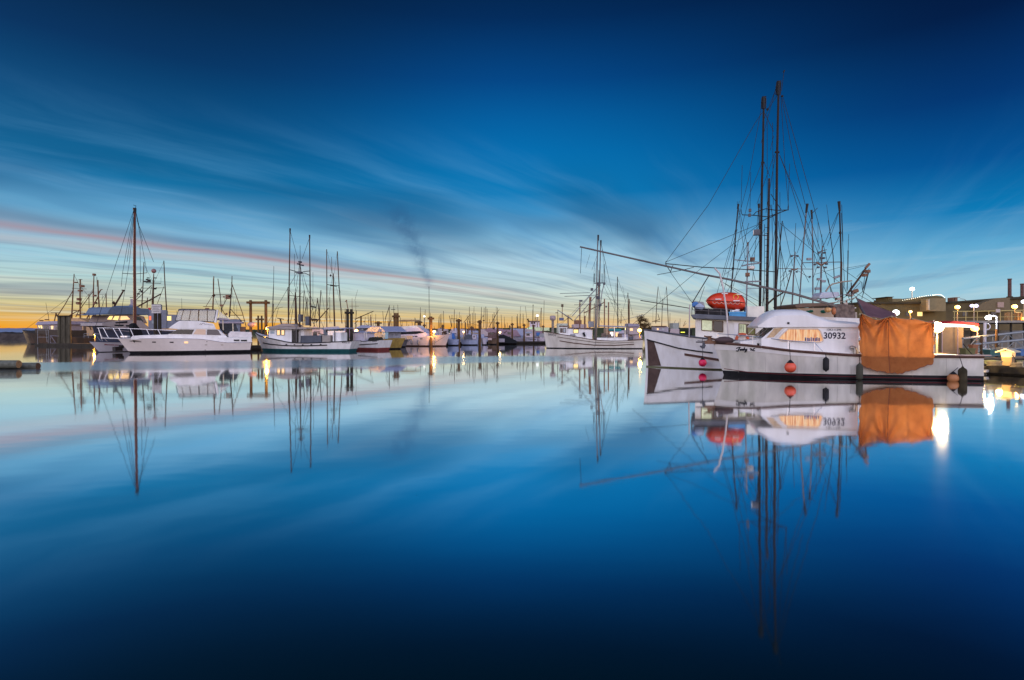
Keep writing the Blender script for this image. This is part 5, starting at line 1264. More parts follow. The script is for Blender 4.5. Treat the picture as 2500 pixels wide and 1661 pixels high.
t2, ft2, ht2 = gboat('trawler', 'second trawler with cream deckhouse, behind the broad timber dolphin', (140, 112), (262, 112), 2.8, [(132, 810), (142, 837)], [(262, 822), (260, 837)], [(150, 815), (200, 820), (262, 822)], M('ochre_hull', (.12, .09, .06), .6, var=.3), WOODD, None, n=16,
    houses=[('deckhouse', [(168, 777), (190, 777), (212, 785), (216, 792), (226, 795), (234, 826), (168, 824)], 2.2, M('warm_cream', (.46, .28, .13), .5, var=.15)), ('hull_band', [(170, 822), (238, 823), (238, 829), (170, 828)], (-3.0, -2.2), M('ochre_band', (.5, .30, .08), .6))],
    wins=[(R(172, 793, 178, 804), 2.22, GLASS, None), ([(203, 795), (210, 797), (210, 813), (204, 812)], 2.22, M('umber_door', (.12, .08, .05), .6), None)],
    spars=[('pole', [(229.6, 668), (228, 710), (228, 783)], 1.8, 3.6, .4, OMAST), ('mast', [(239, 684), (240, 720), (245, 786)], 2.4, 3.8, 0, OMAST), ('masthead_horn', [(240, 718), (246, 708), (250, 707)], 3, 1.6, 0, OMAST), ('boom', [(240, 724), (209, 784)], 2.6, 3, 0, OMAST), ('boom', [(228, 710), (192, 760), (185, 774)], 1.6, 2, .3, OMAST), ('post', [(217, 718), (218, 780)], 1.8, 1.8, 0, OMAST), ('post', [(259, 717), (260, 765)], 2.2, 2.2, 0, OMAST), ('boom', [(260, 752), (224, 775)], 2, 2, 0, OMAST), ('brace', [(208, 744), (230, 745)], 1, 1, 0, DSPAR), ('aerial', [(236.5, 677), (237, 700)], 1, 1, 0, DSPAR), ('flare_stay', [(214, 786), (222, 806)], 2.2, 1.6, -2.3, DSPAR)],
    wires=[((259, 717), (230, 752)), ((217, 718), (196, 745)), ((250, 720), (252, 752)), ((228, 705), (218, 720)), ((240, 720), (259, 718))])
blocks(t2, ft2, 'mast_instrument', [(203, 765, 6, 2.4), (207, 769, 3, 3), (190, 769, 4, 3), (221, 768, 6, 3), (231, 722, 5, 4), (232, 740, 6, 5), (243, 752, 6, 4), (230, 671, 4, 5), (250, 773, 5, 3)], 0, RUST, .3)

# netted fishing boat astern of the cruiser
nb, fn, hn = gboat('fishing_boat', 'fishing boat with a leaning triangle of booms, beside the timber frame', (505, 84), (604, 86), 2.1, [(500, 806), (507, 846)], [(604, 818), (602, 845)], [(530, 812), (604, 818)], M('taupe_hull', (.34, .28, .24), .6), BLACK, None, n=14,
    houses=[('wheelhouse', R(536, 780, 586, 812), 1.3, M('blue_grey_house', (.15, .17, .22), .55)), ('wheelhouse_roof', R(533, 786, 592, 790), 1.6, M('mauve_canvas', (.32, .28, .34), .8)), ('net_drum', R(580, 798, 598, 812), 1.0, RUST)],
    wins=[(R(552, 797, 566, 806), 1.32, GLASS, None), (R(570, 798, 580, 806), 1.32, PALEG, None)],
    spars=[('mast', [(522, 675), (521, 720), (519.5, 758)], 2.0, 3.6, 0, OMAST), ('mast', [(532, 681), (537.5, 720), (541, 765)], 1.8, 2.0, .4, BMAST), ('mast', [(566.5, 674), (566, 700), (560, 775)], 1.6, 3.2, -.4, BMAST), ('boom', [(565, 690), (592, 765), (601, 798)], 1.8, 1.8, -.4, OMAST), ('crosstree', [(520, 720), (563, 720)], 1.6, 1.6, 0, BMAST), ('crosstree', [(560, 770), (592, 770)], 1.6, 1.6, -.4, BMAST), ('crosstree', [(563, 780), (599, 783.5)], 1.4, 1.4, -.4, BMAST), ('boom', [(553, 730), (541, 755)], 1.6, 1.6, 0, BMAST), ('boom', [(541, 755), (556, 778)], 1.4, 1.4, 0, BMAST), ('boom', [(518, 724), (503, 748)], 1.2, 1.2, 0, OMAST), ('radar_bar', [(496, 749), (519, 748)], 1.4, 1.4, 0, OMAST), ('crow_nest', [(560, 722), (564, 726)], 8, 6, -.4, BMAST), ('crow_nest', [(520, 720), (524, 724)], 8, 5, 0, BMAST), ('boom', [(563, 755), (590, 785)], 1.6, 1.6, .2, BMAST)],
    wires=[((523, 725), (537, 755)), ((566, 700), (561, 712)), ((577, 728), (570, 755)), ((548, 722), (548, 740)), ((566, 700), (575, 790), -.4), ((578, 745), (578, 785), -.4), ((540, 745), (552, 780)), ((520, 680), (520, 720))])
blocks(nb, fn, 'mast_instrument', [(506, 755, 8, 6), (546.5, 725, 3, 3), (555, 724, 8, 6), (556, 729, 10, 3), (561, 763, 4, 4), (541, 746, 8, 4), (553, 767, 4, 5), (574, 781, 10, 3), (586, 786, 8, 3)], -.2, RUST, .25)
# ------------------------------------------------------------------ pilings and docks
def piling(name, label, px, ytop, D, w, heads=(), cap=None, n=1, sp=0.0, mat=None, group='pilings of the far floats'):
    base = gx(px, D)
    root = thing(name, label, 'piling', base, 0, group)
    q = D / F
    zt = at(px, ytop, D).z
    rnd = random.Random(int(px * 7))
    for i in range(n):
        o = (i - (n - 1) / 2) * sp * q
        r = w * q / 2
        MB().lathe([(r * 1.04, -1.2), (r * 1.05, .8), (r * .97, zt * .6), (r * .93, zt)], (o, (i % 2) * r * .8, 0), 10).build('post', mat or WOOD, root, True)
    if cap:
        y0, hw, hh = cap
        z = at(px, y0, D).z
        for k in (-1, 1):
            MB().box(-hw * q, hw * q, k * w * q * .55 - .09, k * w * q * .55 + .09, z - hh * q, z + hh * q).build('crossbeam', mat or WOOD, root)
        MB().box(-w * q * .58, w * q * .58, -hw * q * .8, hw * q * .8, z - hh * q * .8, z + hh * q * .8 + .02).build('crossbeam', mat or WOOD, root)
    return root
piling('piling', 'double piling at the stern of the long white troller', 853, 755, 66, 7.6, n=2, sp=8.6, cap=(764, 10, 2.6), mat=WOODD)
piling('piling', 'twin piling with a wide cross cap in front of the rosy yacht', 967, 764.5, 84, 6.6, n=2, sp=6.0, cap=(773, 8.6, 2.4))
piling('piling', 'single piling standing before the bow of the rosy yacht', 1052, 773, 83.5, 7.8, cap=(778, 7.4, 2.4))
piling('piling', 'piling in front of the blue striped boat\'s stern', 1120, 779, 90, 6.8, cap=(783.5, 6.9, 2))
piling('piling', 'piling between the striped boat and the rounded white stern', 1171, 782, 92, 6.2, cap=(786.5, 5.6, 2))
piling('piling', 'piling at the end of the brown hulled boat', 1214.7, 786, 97, 5.2, cap=(789.5, 4.8, 1.8))
piling('piling', 'thin piling just above the dark tarped boat', 1250.5, 789, 104, 4.2, cap=(792.5, 4, 1.6))
piling('piling', 'thin piling in front of the green lit ramp', 1279.5, 791, 104, 4.2, cap=(794.5, 3.8, 1.6))
piling('piling', 'thin piling below the pale ship superstructure', 1303, 793, 104, 3.8, cap=(796, 4.4, 1.4))
piling('piling', 'shortest thin piling beside the cream bow of the lettered boat', 1326, 795, 112, 3.2, cap=(797.5, 3.4, 1.3))
p_ = piling('piling', 'pale piling with a broad round cap above the lettered bow', 1349.5, 782, 84, 6.4, mat=M('grey_timber', (.24, .22, .19), .8, var=.3))
q_ = 84 / F
zt = at(1349, 771, 84).z
MB().lathe([(4.5 * q_, zt - 12 * q_), (7.2 * q_, zt - 9 * q_), (7.2 * q_, zt - 2.5 * q_), (5 * q_, zt), (0, zt)], n=12).build('cap', M('mauve_cap', (.36, .30, .30), .7), p_, True)
for px, yt, D, w, lab in ((881.5, 772, 96, 4.4, 'bare post rising behind the pale blue pitched roof'), (923.5, 785, 100, 8, 'short stout piling above the pale blue pitched roof'), (1023, 783, 112, 8, 'stout piling just behind the rosy yacht flybridge'), (1036, 791, 118, 3.6, 'small capped piling under the white quay lamp'), (1081, 793, 118, 3.8, 'small capped piling beyond the rosy yacht bow'),
                          (1136, 787, 105, 3.2, 'thin bare post to the side of the striped boat'), (1152, 796, 112, 3.6, 'short capped post over the striped boat cockpit'), (1244.5, 794, 118, 2.4, 'short thin post beside the thin capped piling')):
    piling('piling', lab, px, yt, D, w, cap=(yt + 4, w * .95, 1.8) if 'cap' in lab or 'stout' in lab else None, group='posts among the far boats')
for px, yt, D, w, lab in ((1415.5, 738, 80, 3.4, 'tall rusty post behind the lettered boat\'s wheelhouse'), (1485.5, 738, 82, 3.2, 'tall rusty post right of the lettered boat\'s mast'), (1475.5, 730, 88, 3, 'slender rusty post close to the lettered boat\'s mast'), (1440, 726, 88, 4, 'rusty post with fittings just beside the lettered boat\'s booms'), (1428, 772, 78, 3.4, 'short post behind the lettered boat\'s deckhouse')):
    piling('piling', lab, px, yt, D, w, mat=RUST, group='rusty posts behind the lettered boat')
# broad dolphin on the far left, sign dolphin, timber frame
d_ = piling('dolphin', 'broad timber dolphin of several posts on the end of the dark float', 157.5, 772, 88, 7.4, n=5, sp=6.2, mat=M('green_grey_timber', (.095, .085, .06), .8, var=.4, streak=1, scale=4), group=None)
d_['category'] = 'dolphin'
MB().box(-1.0, 1.0, -.32, .4, at(0, 773, 88).z, at(0, 770.5, 88).z).build('cap', WOODD, d_)
d_ = piling('dolphin', 'dark double piling carrying a white notice board', 384, 764, 72, 8, n=2, sp=8.5, mat=WOODD, group=None)
d_['category'] = 'piling'
sg = thing('sign', 'white notice board with dark text bars fixed on a dark piling', 'sign', at(381.5, 755, 71.4))
q_ = 71.4 / F
MB().box(-11 * q_, 11 * q_, -.05, .05, -10 * q_, 10 * q_).build('board', M('sign_board', (.50, .48, .46), .6), sg)
for i, (z, a, b) in enumerate(((6, -9, 9), (2.2, -8, 6), (-1.8, -9, 9), (-5.6, -7, 8))):
    MB().box(a * q_, b * q_, -.062, -.052, (z - .9) * q_, (z + .9) * q_).build('text_bar', M('sign_grey', (.22, .21, .2), .6), sg)
gt = thing('timber_frame', 'tall timber mooring frame of two posts and a crossbeam', 'frame', gx(631, 70))
q_ = 70 / F
for x, w in ((-18.7, 6.8), (18.5, 7.2)):
    MB().lathe([(w * q_ * .52, -1), (w * q_ * .5, 1.5), (w * q_ * .46, at(0, 733, 70).z)], (x * q_, 0, 0), 12).build('post', WOOD, gt, True)
z0, z1 = at(0, 742, 70).z, at(0, 736.5, 70).z
for k in (-1, 1): MB().box(-25.5 * q_, 25.5 * q_, k * .26 - .09, k * .26 + .09, z0, z1).build('crossbeam', WOOD, gt)
for x in (-18.7, 18.5): MB().box((x - 6) * q_, (x + 6) * q_, -.5, .5, z0 + .02, z1 - .03).build('crossbeam', WOOD, gt)
piling('piling', 'short double piling seen through the timber frame', 634.5, 771, 76, 4.6, n=2, sp=7.6, cap=(780, 8.5, 2))
bl = thing('float_drum', 'pinkish oval float tank beside the timber frame post', 'drum', at(615.5, 793, 68.5))
MB().ball((0, 0, 0), .55, 14, (1.05, .6, .56)).build('tank', M('pink_tank', (.50, .30, .27), .5), bl, True)

def dock(name, label, A, B, zt, depth, th=.5, mat=PLANK, edge=WOODD):
    fr = Fr(gx(*A), gx(*B))
    root = thing(name, label, 'dock', fr.O, fr.ang)
    L = fr.L / 2
    n = max(2, int(L * 2 / 2.4))
    MB().box(-L, L, 0, depth, zt - .08, zt).build('deck', mat, root)
    MB().box(-L, L, -.09, .0, zt - .34, zt + .05).build('fascia', edge, root)
    MB().box(-L + .1, L - .1, .08, depth - .1, -.3, zt - .09).build('float', WOODD, root)
    return root, fr
dock('dock', 'dark low float below the broad timber dolphin', (86, 87), (232, 84), .36, 3)
dr, dfr = dock('dock', 'dark float running behind the white boats to the rosy yacht', (930, 88), (1140, 92), .45, 2)
dock('dock', 'dark float along the brown and dark tarped boats', (1185, 101), (1345, 104), .4, 2)
dock('dock', 'rough float lit amber beyond the cruiser\'s stern', (596, 66), (640, 67), .5, 3, mat=M('amber_planks', (.30, .22, .12), .8))
for x0, x1, y0, y1, lab in ((92, 118, 806, 841, 'pipe railing and ladder on the dark float'), (205, 216, 815, 826, 'small pipe gate at the end of the dark float')):
    f_ = Fr(gx(x0, 86.5), gx(x1, 86.5)); r_ = thing('railing', lab, 'railing', f_.O, f_.ang)
    mb = MB()
    for x in (x0, x1): f_.spar(mb, [(x, y0), (x, y1)], 1.0, None, 0)
    for y in (y0, (y0 + y1) / 2): f_.spar(mb, [(x0, y), (x1, y)], 1.0, None, 0)
    mb.build('rails', GREYW, r_)
# pale stairs
f_ = Fr(gx(121, 86.3), gx(138, 86.3)); r_ = thing('boarding_steps', 'pale boarding steps standing on the dark float', 'steps', f_.O, f_.ang)
mb = MB(); f_.spar(mb, [(123, 819), (123, 838)], 2, None, 0); f_.spar(mb, [(124, 820), (136, 838)], 2, None, 0); f_.spar(mb, [(122, 820), (143, 821)], 2.4, None, 0); f_.spar(mb, [(123, 838), (137, 838)], 1.6, None, 0)
mb.build('stringer', M('dull_alu', (.16, .15, .17), .6), r_)
# mooring logs in the near water on the left
for px, py, D, r, lx, ang, lab in ((46.5, 896, 31.6, 10.2, 9, 4, 'floating log with a tan sawn end, the one lying higher'), (93.5, 899.5, 32.3, 8.8, 9, 1.5, 'floating log with a dark sawn end reaching furthest out')):
    c = at(px, py, D); R_ = r * D / F
    c.z = R_ * (1.05 if px < 60 else .45)
    root = thing('log', lab, 'log', c, radians(ang))
    rnd = random.Random(int(px))
    n_, m_ = 18, 14
    vs = []
    for i in range(m_ + 1):
        for k in range(n_):
            a = 2 * pi * k / n_
            rr_ = R_ * (1 + .04 * sin(3 * a + i) + .03 * sin(i * 1.7 + a)) * (1 - .06 * (i == m_))
            vs.append((-lx * (1 - i / m_), rr_ * cos(a), rr_ * sin(a) + .05 * sin(i * .6)))
    fs = [[i * n_ + k, i * n_ + (k + 1) % n_, (i + 1) * n_ + (k + 1) % n_, (i + 1) * n_ + k] for i in range(m_) for k in range(n_)]
    MB().add(vs, fs).build('trunk', M('wet_log', (.13, .14, .115), .5, var=.45, scale=4, bump=.8), root, True)
    MB().add(vs[-n_:], [list(range(n_))]).build('sawn_end', M('sawn_tan' if px < 60 else 'sawn_dark', (.34, .19, .08) if px < 60 else (.13, .075, .045), .7, var=.35, scale=9), root)

# ------------------------------------------------------------------ small boats of the far floats
def tboat(label, x0, x1, yd0, yd1, D, top, houses=(), wins=(), spars=(), wires=(), bow='L', bot=BLACK, name='boat', cat='boat', beam=None, rail=None, strips=(), group=None):
    yw = HOR + CH * F / D
    xb, xe = (x0, x1) if bow == 'L' else (x1, x0)
    rk = 4 if bow == 'L' else -4
    a = (x0 + 2, D) if bow == 'L' else (x0, D)
    b = (x1, D) if bow == 'L' else (x1 - 2, D)
    bm = beam or max(1.0, (x1 - x0) * D / F / 6.5)
    return gboat(name, label, a, b, bm, [(xb, yd0), (xb + rk, yw)], [(xe, yd1), (xe - rk * .3, yw)], [((xb * 2 + xe) / 3, (yd0 * 2 + yd1) / 3 + .6), ((xb + xe * 2) / 3, (yd0 + yd1 * 2) / 3 + .6), (xe, yd1)], top, bot, rail, bow, group, houses, wins, spars, wires, strips, n=10, cat=cat, rr=.04)
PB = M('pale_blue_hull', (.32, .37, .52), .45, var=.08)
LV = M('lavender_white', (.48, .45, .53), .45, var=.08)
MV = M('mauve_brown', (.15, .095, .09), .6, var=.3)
G2 = 'boats along the far floats'
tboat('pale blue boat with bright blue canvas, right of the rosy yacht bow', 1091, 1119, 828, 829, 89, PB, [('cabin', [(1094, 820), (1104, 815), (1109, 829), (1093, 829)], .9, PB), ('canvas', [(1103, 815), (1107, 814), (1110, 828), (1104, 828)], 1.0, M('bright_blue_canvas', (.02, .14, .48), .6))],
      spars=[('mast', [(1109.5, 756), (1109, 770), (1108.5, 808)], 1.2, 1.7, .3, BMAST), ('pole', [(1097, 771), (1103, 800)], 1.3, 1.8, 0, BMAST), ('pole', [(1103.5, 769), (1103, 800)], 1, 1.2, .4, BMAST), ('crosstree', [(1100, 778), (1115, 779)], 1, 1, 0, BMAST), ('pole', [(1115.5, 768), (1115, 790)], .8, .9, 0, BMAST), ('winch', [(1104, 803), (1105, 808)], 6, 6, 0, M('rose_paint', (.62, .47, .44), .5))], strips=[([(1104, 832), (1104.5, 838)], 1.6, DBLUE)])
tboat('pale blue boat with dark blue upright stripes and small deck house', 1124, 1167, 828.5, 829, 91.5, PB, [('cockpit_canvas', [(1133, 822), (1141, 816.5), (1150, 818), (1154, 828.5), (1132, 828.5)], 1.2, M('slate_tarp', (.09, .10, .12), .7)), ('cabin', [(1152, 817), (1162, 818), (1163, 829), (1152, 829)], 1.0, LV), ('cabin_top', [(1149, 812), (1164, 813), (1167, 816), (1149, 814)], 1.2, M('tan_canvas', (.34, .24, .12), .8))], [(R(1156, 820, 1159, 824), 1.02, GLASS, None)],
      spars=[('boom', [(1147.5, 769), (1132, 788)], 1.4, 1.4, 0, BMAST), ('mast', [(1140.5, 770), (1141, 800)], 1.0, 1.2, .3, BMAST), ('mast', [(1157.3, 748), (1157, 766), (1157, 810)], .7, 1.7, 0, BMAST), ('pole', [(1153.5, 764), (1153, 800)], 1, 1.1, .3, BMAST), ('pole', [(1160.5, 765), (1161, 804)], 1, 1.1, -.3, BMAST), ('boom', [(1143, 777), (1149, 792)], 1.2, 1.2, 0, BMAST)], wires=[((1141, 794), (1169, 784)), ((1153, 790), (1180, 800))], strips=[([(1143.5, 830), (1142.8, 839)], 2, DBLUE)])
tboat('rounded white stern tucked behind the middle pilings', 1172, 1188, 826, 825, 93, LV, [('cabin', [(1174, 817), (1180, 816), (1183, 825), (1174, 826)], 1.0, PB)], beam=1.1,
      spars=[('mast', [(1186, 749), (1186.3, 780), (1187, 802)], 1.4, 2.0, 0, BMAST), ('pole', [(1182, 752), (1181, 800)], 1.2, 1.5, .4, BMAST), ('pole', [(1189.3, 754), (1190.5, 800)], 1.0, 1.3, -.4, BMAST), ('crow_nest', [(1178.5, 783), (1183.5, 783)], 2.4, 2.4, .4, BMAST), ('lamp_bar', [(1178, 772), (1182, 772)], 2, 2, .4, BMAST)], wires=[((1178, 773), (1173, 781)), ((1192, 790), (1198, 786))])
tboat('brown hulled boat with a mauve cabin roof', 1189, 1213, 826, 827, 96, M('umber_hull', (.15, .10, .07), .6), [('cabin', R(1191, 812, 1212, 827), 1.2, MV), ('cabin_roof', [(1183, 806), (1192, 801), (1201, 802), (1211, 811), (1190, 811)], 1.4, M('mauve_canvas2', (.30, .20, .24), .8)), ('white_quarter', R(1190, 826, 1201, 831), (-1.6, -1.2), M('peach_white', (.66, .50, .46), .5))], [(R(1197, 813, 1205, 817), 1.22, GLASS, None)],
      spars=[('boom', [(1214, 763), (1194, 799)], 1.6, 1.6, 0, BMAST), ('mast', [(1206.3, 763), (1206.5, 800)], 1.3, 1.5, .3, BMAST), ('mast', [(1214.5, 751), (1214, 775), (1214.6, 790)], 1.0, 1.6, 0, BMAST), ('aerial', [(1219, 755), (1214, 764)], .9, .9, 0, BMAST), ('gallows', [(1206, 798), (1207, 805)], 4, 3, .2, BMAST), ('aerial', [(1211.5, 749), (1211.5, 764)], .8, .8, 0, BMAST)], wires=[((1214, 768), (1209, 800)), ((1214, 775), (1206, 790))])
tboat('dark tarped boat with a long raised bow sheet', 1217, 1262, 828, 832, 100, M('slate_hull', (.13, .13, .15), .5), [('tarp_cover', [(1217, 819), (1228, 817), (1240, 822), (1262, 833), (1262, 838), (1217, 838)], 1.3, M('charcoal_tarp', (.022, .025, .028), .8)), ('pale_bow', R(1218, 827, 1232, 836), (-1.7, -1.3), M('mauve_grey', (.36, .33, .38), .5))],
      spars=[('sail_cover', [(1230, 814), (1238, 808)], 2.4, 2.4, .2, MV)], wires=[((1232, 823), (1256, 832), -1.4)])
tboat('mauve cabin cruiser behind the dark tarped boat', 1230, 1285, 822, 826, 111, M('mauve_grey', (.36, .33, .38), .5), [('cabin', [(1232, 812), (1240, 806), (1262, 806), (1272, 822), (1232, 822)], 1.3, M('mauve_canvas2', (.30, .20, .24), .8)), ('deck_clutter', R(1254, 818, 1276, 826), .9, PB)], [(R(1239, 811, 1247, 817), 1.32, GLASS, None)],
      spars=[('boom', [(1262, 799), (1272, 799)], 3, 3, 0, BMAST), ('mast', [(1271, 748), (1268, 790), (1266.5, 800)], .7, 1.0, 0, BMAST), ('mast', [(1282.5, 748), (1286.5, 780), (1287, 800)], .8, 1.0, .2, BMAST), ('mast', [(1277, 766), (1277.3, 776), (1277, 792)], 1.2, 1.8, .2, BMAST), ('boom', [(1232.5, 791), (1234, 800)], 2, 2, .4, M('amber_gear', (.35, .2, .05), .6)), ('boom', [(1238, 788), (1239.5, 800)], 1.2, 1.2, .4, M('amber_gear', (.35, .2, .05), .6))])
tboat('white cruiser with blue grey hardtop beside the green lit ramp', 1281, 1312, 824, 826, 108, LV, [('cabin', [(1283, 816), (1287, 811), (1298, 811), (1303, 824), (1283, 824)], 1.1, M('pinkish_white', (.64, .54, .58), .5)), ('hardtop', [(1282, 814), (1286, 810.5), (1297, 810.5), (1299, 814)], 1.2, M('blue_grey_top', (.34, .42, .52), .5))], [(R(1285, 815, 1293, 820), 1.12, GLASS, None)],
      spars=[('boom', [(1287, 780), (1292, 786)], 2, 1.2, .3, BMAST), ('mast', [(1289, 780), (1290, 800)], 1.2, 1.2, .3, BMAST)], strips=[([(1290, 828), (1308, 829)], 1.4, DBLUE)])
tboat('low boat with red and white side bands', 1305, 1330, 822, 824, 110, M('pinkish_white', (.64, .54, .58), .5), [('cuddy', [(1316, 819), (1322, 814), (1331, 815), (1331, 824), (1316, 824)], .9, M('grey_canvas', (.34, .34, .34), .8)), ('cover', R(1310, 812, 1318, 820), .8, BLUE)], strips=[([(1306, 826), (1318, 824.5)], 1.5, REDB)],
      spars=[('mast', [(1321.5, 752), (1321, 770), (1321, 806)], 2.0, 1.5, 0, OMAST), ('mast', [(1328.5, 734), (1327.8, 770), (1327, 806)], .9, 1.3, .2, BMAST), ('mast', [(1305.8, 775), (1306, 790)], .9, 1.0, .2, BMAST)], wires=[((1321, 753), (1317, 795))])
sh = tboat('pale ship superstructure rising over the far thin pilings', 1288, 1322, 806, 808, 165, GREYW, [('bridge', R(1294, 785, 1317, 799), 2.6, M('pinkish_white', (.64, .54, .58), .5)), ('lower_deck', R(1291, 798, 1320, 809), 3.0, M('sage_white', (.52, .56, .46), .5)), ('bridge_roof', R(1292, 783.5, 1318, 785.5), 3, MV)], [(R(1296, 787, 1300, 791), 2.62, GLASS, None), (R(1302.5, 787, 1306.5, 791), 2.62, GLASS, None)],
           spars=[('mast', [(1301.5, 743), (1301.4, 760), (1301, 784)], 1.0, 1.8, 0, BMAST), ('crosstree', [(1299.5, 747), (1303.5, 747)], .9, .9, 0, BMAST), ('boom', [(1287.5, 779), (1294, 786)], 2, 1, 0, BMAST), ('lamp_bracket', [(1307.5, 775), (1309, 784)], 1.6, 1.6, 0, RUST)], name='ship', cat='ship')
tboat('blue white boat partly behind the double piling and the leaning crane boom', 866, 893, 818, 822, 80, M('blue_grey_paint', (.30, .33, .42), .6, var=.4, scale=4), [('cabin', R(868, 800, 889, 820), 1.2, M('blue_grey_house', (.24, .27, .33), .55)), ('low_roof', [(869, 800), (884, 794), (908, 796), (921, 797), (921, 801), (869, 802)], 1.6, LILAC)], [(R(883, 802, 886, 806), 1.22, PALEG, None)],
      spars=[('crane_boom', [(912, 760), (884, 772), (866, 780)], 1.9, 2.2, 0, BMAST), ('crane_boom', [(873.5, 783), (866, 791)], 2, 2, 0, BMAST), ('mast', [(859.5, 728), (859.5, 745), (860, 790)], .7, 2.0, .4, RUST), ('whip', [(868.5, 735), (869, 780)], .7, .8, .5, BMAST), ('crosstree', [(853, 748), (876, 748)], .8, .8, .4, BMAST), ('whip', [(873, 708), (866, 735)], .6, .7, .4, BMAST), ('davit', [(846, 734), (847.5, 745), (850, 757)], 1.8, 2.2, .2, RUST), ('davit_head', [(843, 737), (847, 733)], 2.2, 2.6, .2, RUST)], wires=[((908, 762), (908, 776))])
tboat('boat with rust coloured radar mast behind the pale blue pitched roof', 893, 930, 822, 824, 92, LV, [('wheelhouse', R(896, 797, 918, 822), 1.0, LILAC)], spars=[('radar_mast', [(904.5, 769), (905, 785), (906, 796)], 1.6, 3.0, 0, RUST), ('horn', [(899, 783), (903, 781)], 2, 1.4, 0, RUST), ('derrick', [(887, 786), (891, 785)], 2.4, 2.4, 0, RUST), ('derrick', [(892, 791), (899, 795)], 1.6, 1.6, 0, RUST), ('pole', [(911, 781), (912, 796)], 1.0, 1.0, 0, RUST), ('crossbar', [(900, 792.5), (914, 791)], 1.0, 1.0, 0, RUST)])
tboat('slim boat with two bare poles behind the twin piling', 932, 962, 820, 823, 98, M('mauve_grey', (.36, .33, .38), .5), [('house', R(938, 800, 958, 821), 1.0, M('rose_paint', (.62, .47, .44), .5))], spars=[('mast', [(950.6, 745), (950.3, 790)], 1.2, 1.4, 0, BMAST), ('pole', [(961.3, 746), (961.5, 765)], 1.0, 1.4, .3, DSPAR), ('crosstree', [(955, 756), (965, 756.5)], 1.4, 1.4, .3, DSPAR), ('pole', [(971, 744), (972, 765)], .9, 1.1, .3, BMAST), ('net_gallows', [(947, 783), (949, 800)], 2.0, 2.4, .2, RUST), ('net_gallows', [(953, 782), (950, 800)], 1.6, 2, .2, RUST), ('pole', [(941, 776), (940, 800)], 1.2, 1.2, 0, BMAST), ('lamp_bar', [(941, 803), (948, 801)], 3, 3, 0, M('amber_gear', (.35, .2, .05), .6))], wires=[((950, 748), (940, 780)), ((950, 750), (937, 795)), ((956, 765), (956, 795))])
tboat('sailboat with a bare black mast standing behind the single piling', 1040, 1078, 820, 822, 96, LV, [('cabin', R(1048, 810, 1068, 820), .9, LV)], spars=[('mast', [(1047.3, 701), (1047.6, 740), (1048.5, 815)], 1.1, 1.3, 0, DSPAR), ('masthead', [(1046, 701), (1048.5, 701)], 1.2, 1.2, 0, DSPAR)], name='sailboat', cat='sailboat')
# row beyond, only roofs and masts showing
rowx = [(1010, 'far white boat with tent roof left of the single piling', 1004, 1034), (1076, 'far boat with tent shaped roof between rosy yacht bow and blue canvas', 1062, 1092), (1112, 'far boat whose mast carries a box above the blue canvas boat', 1100, 1124), (1146, 'far pale boat over the striped boat\'s cockpit', 1136, 1168), (1200, 'far boat over the brown hulled boat\'s roof', 1196, 1224)]
for i, (x, lab, a, b) in enumerate(rowx):
    rnd = random.Random(i)
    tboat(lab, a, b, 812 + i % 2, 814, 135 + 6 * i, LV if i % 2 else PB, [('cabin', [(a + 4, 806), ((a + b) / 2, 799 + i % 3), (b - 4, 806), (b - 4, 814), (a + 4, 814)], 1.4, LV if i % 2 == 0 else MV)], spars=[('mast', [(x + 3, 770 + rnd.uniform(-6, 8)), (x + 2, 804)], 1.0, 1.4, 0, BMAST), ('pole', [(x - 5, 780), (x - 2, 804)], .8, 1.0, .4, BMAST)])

# beyond the lettered boat
G3 = 'boats behind the lettered boat'
tboat('crowded fishing boat with rusty rigging behind the lettered boat\'s deckhouse', 1372, 1440, 816, 820, 92, GREYW, [('house', R(1400, 792, 1432, 818), 1.4, M('rose_grey', (.44, .36, .36), .6)), ('gear', R(1404, 782, 1420, 794), .8, RUST)], spars=[('mast', [(1443, 725), (1441, 760), (1439, 800)], 3.2, 2.4, 0, RUST), ('pole', [(1439, 735), (1436, 790)], 1.4, 1.6, .4, RUST), ('pole', [(1451, 740), (1450, 800)], 1.6, 1.8, -.4, RUST), ('mast', [(1426, 752), (1426.5, 800)], 1.2, 1.8, .4, RUST), ('lattice', [(1404, 785), (1412, 800)], 4, 4, .2, RUST), ('boom', [(1361, 757), (1400, 784)], 1.6, 1.6, .3, BMAST)], wires=[((1443, 730), (1425, 790)), ((1451, 742), (1470, 790))])
tboat('pale fishing boat with boom and navy box masts above the lettered bow', 1352, 1392, 815, 818, 100, GREYW, [('house', R(1362, 790, 1386, 816), 1.4, M('sage_white', (.52, .56, .46), .5))], spars=[('post', [(1373, 745), (1372.5, 775)], 1.5, 2.2, 0, RUST), ('post_head', [(1373, 743), (1373, 750)], 6, 6, 0, M('brown_sign', (.12, .09, .06), .6)), ('post_head', [(1371, 776), (1371, 783)], 12, 12, .3, M('navy_box', (.10, .12, .22), .6)), ('post', [(1362, 756), (1361.5, 800)], 1.2, 2.0, .2, BMAST), ('post', [(1387, 770), (1387, 800)], 3, 4, .2, RUST), ('pole', [(1356, 764), (1362, 764)], 2, 2, .2, RUST)])
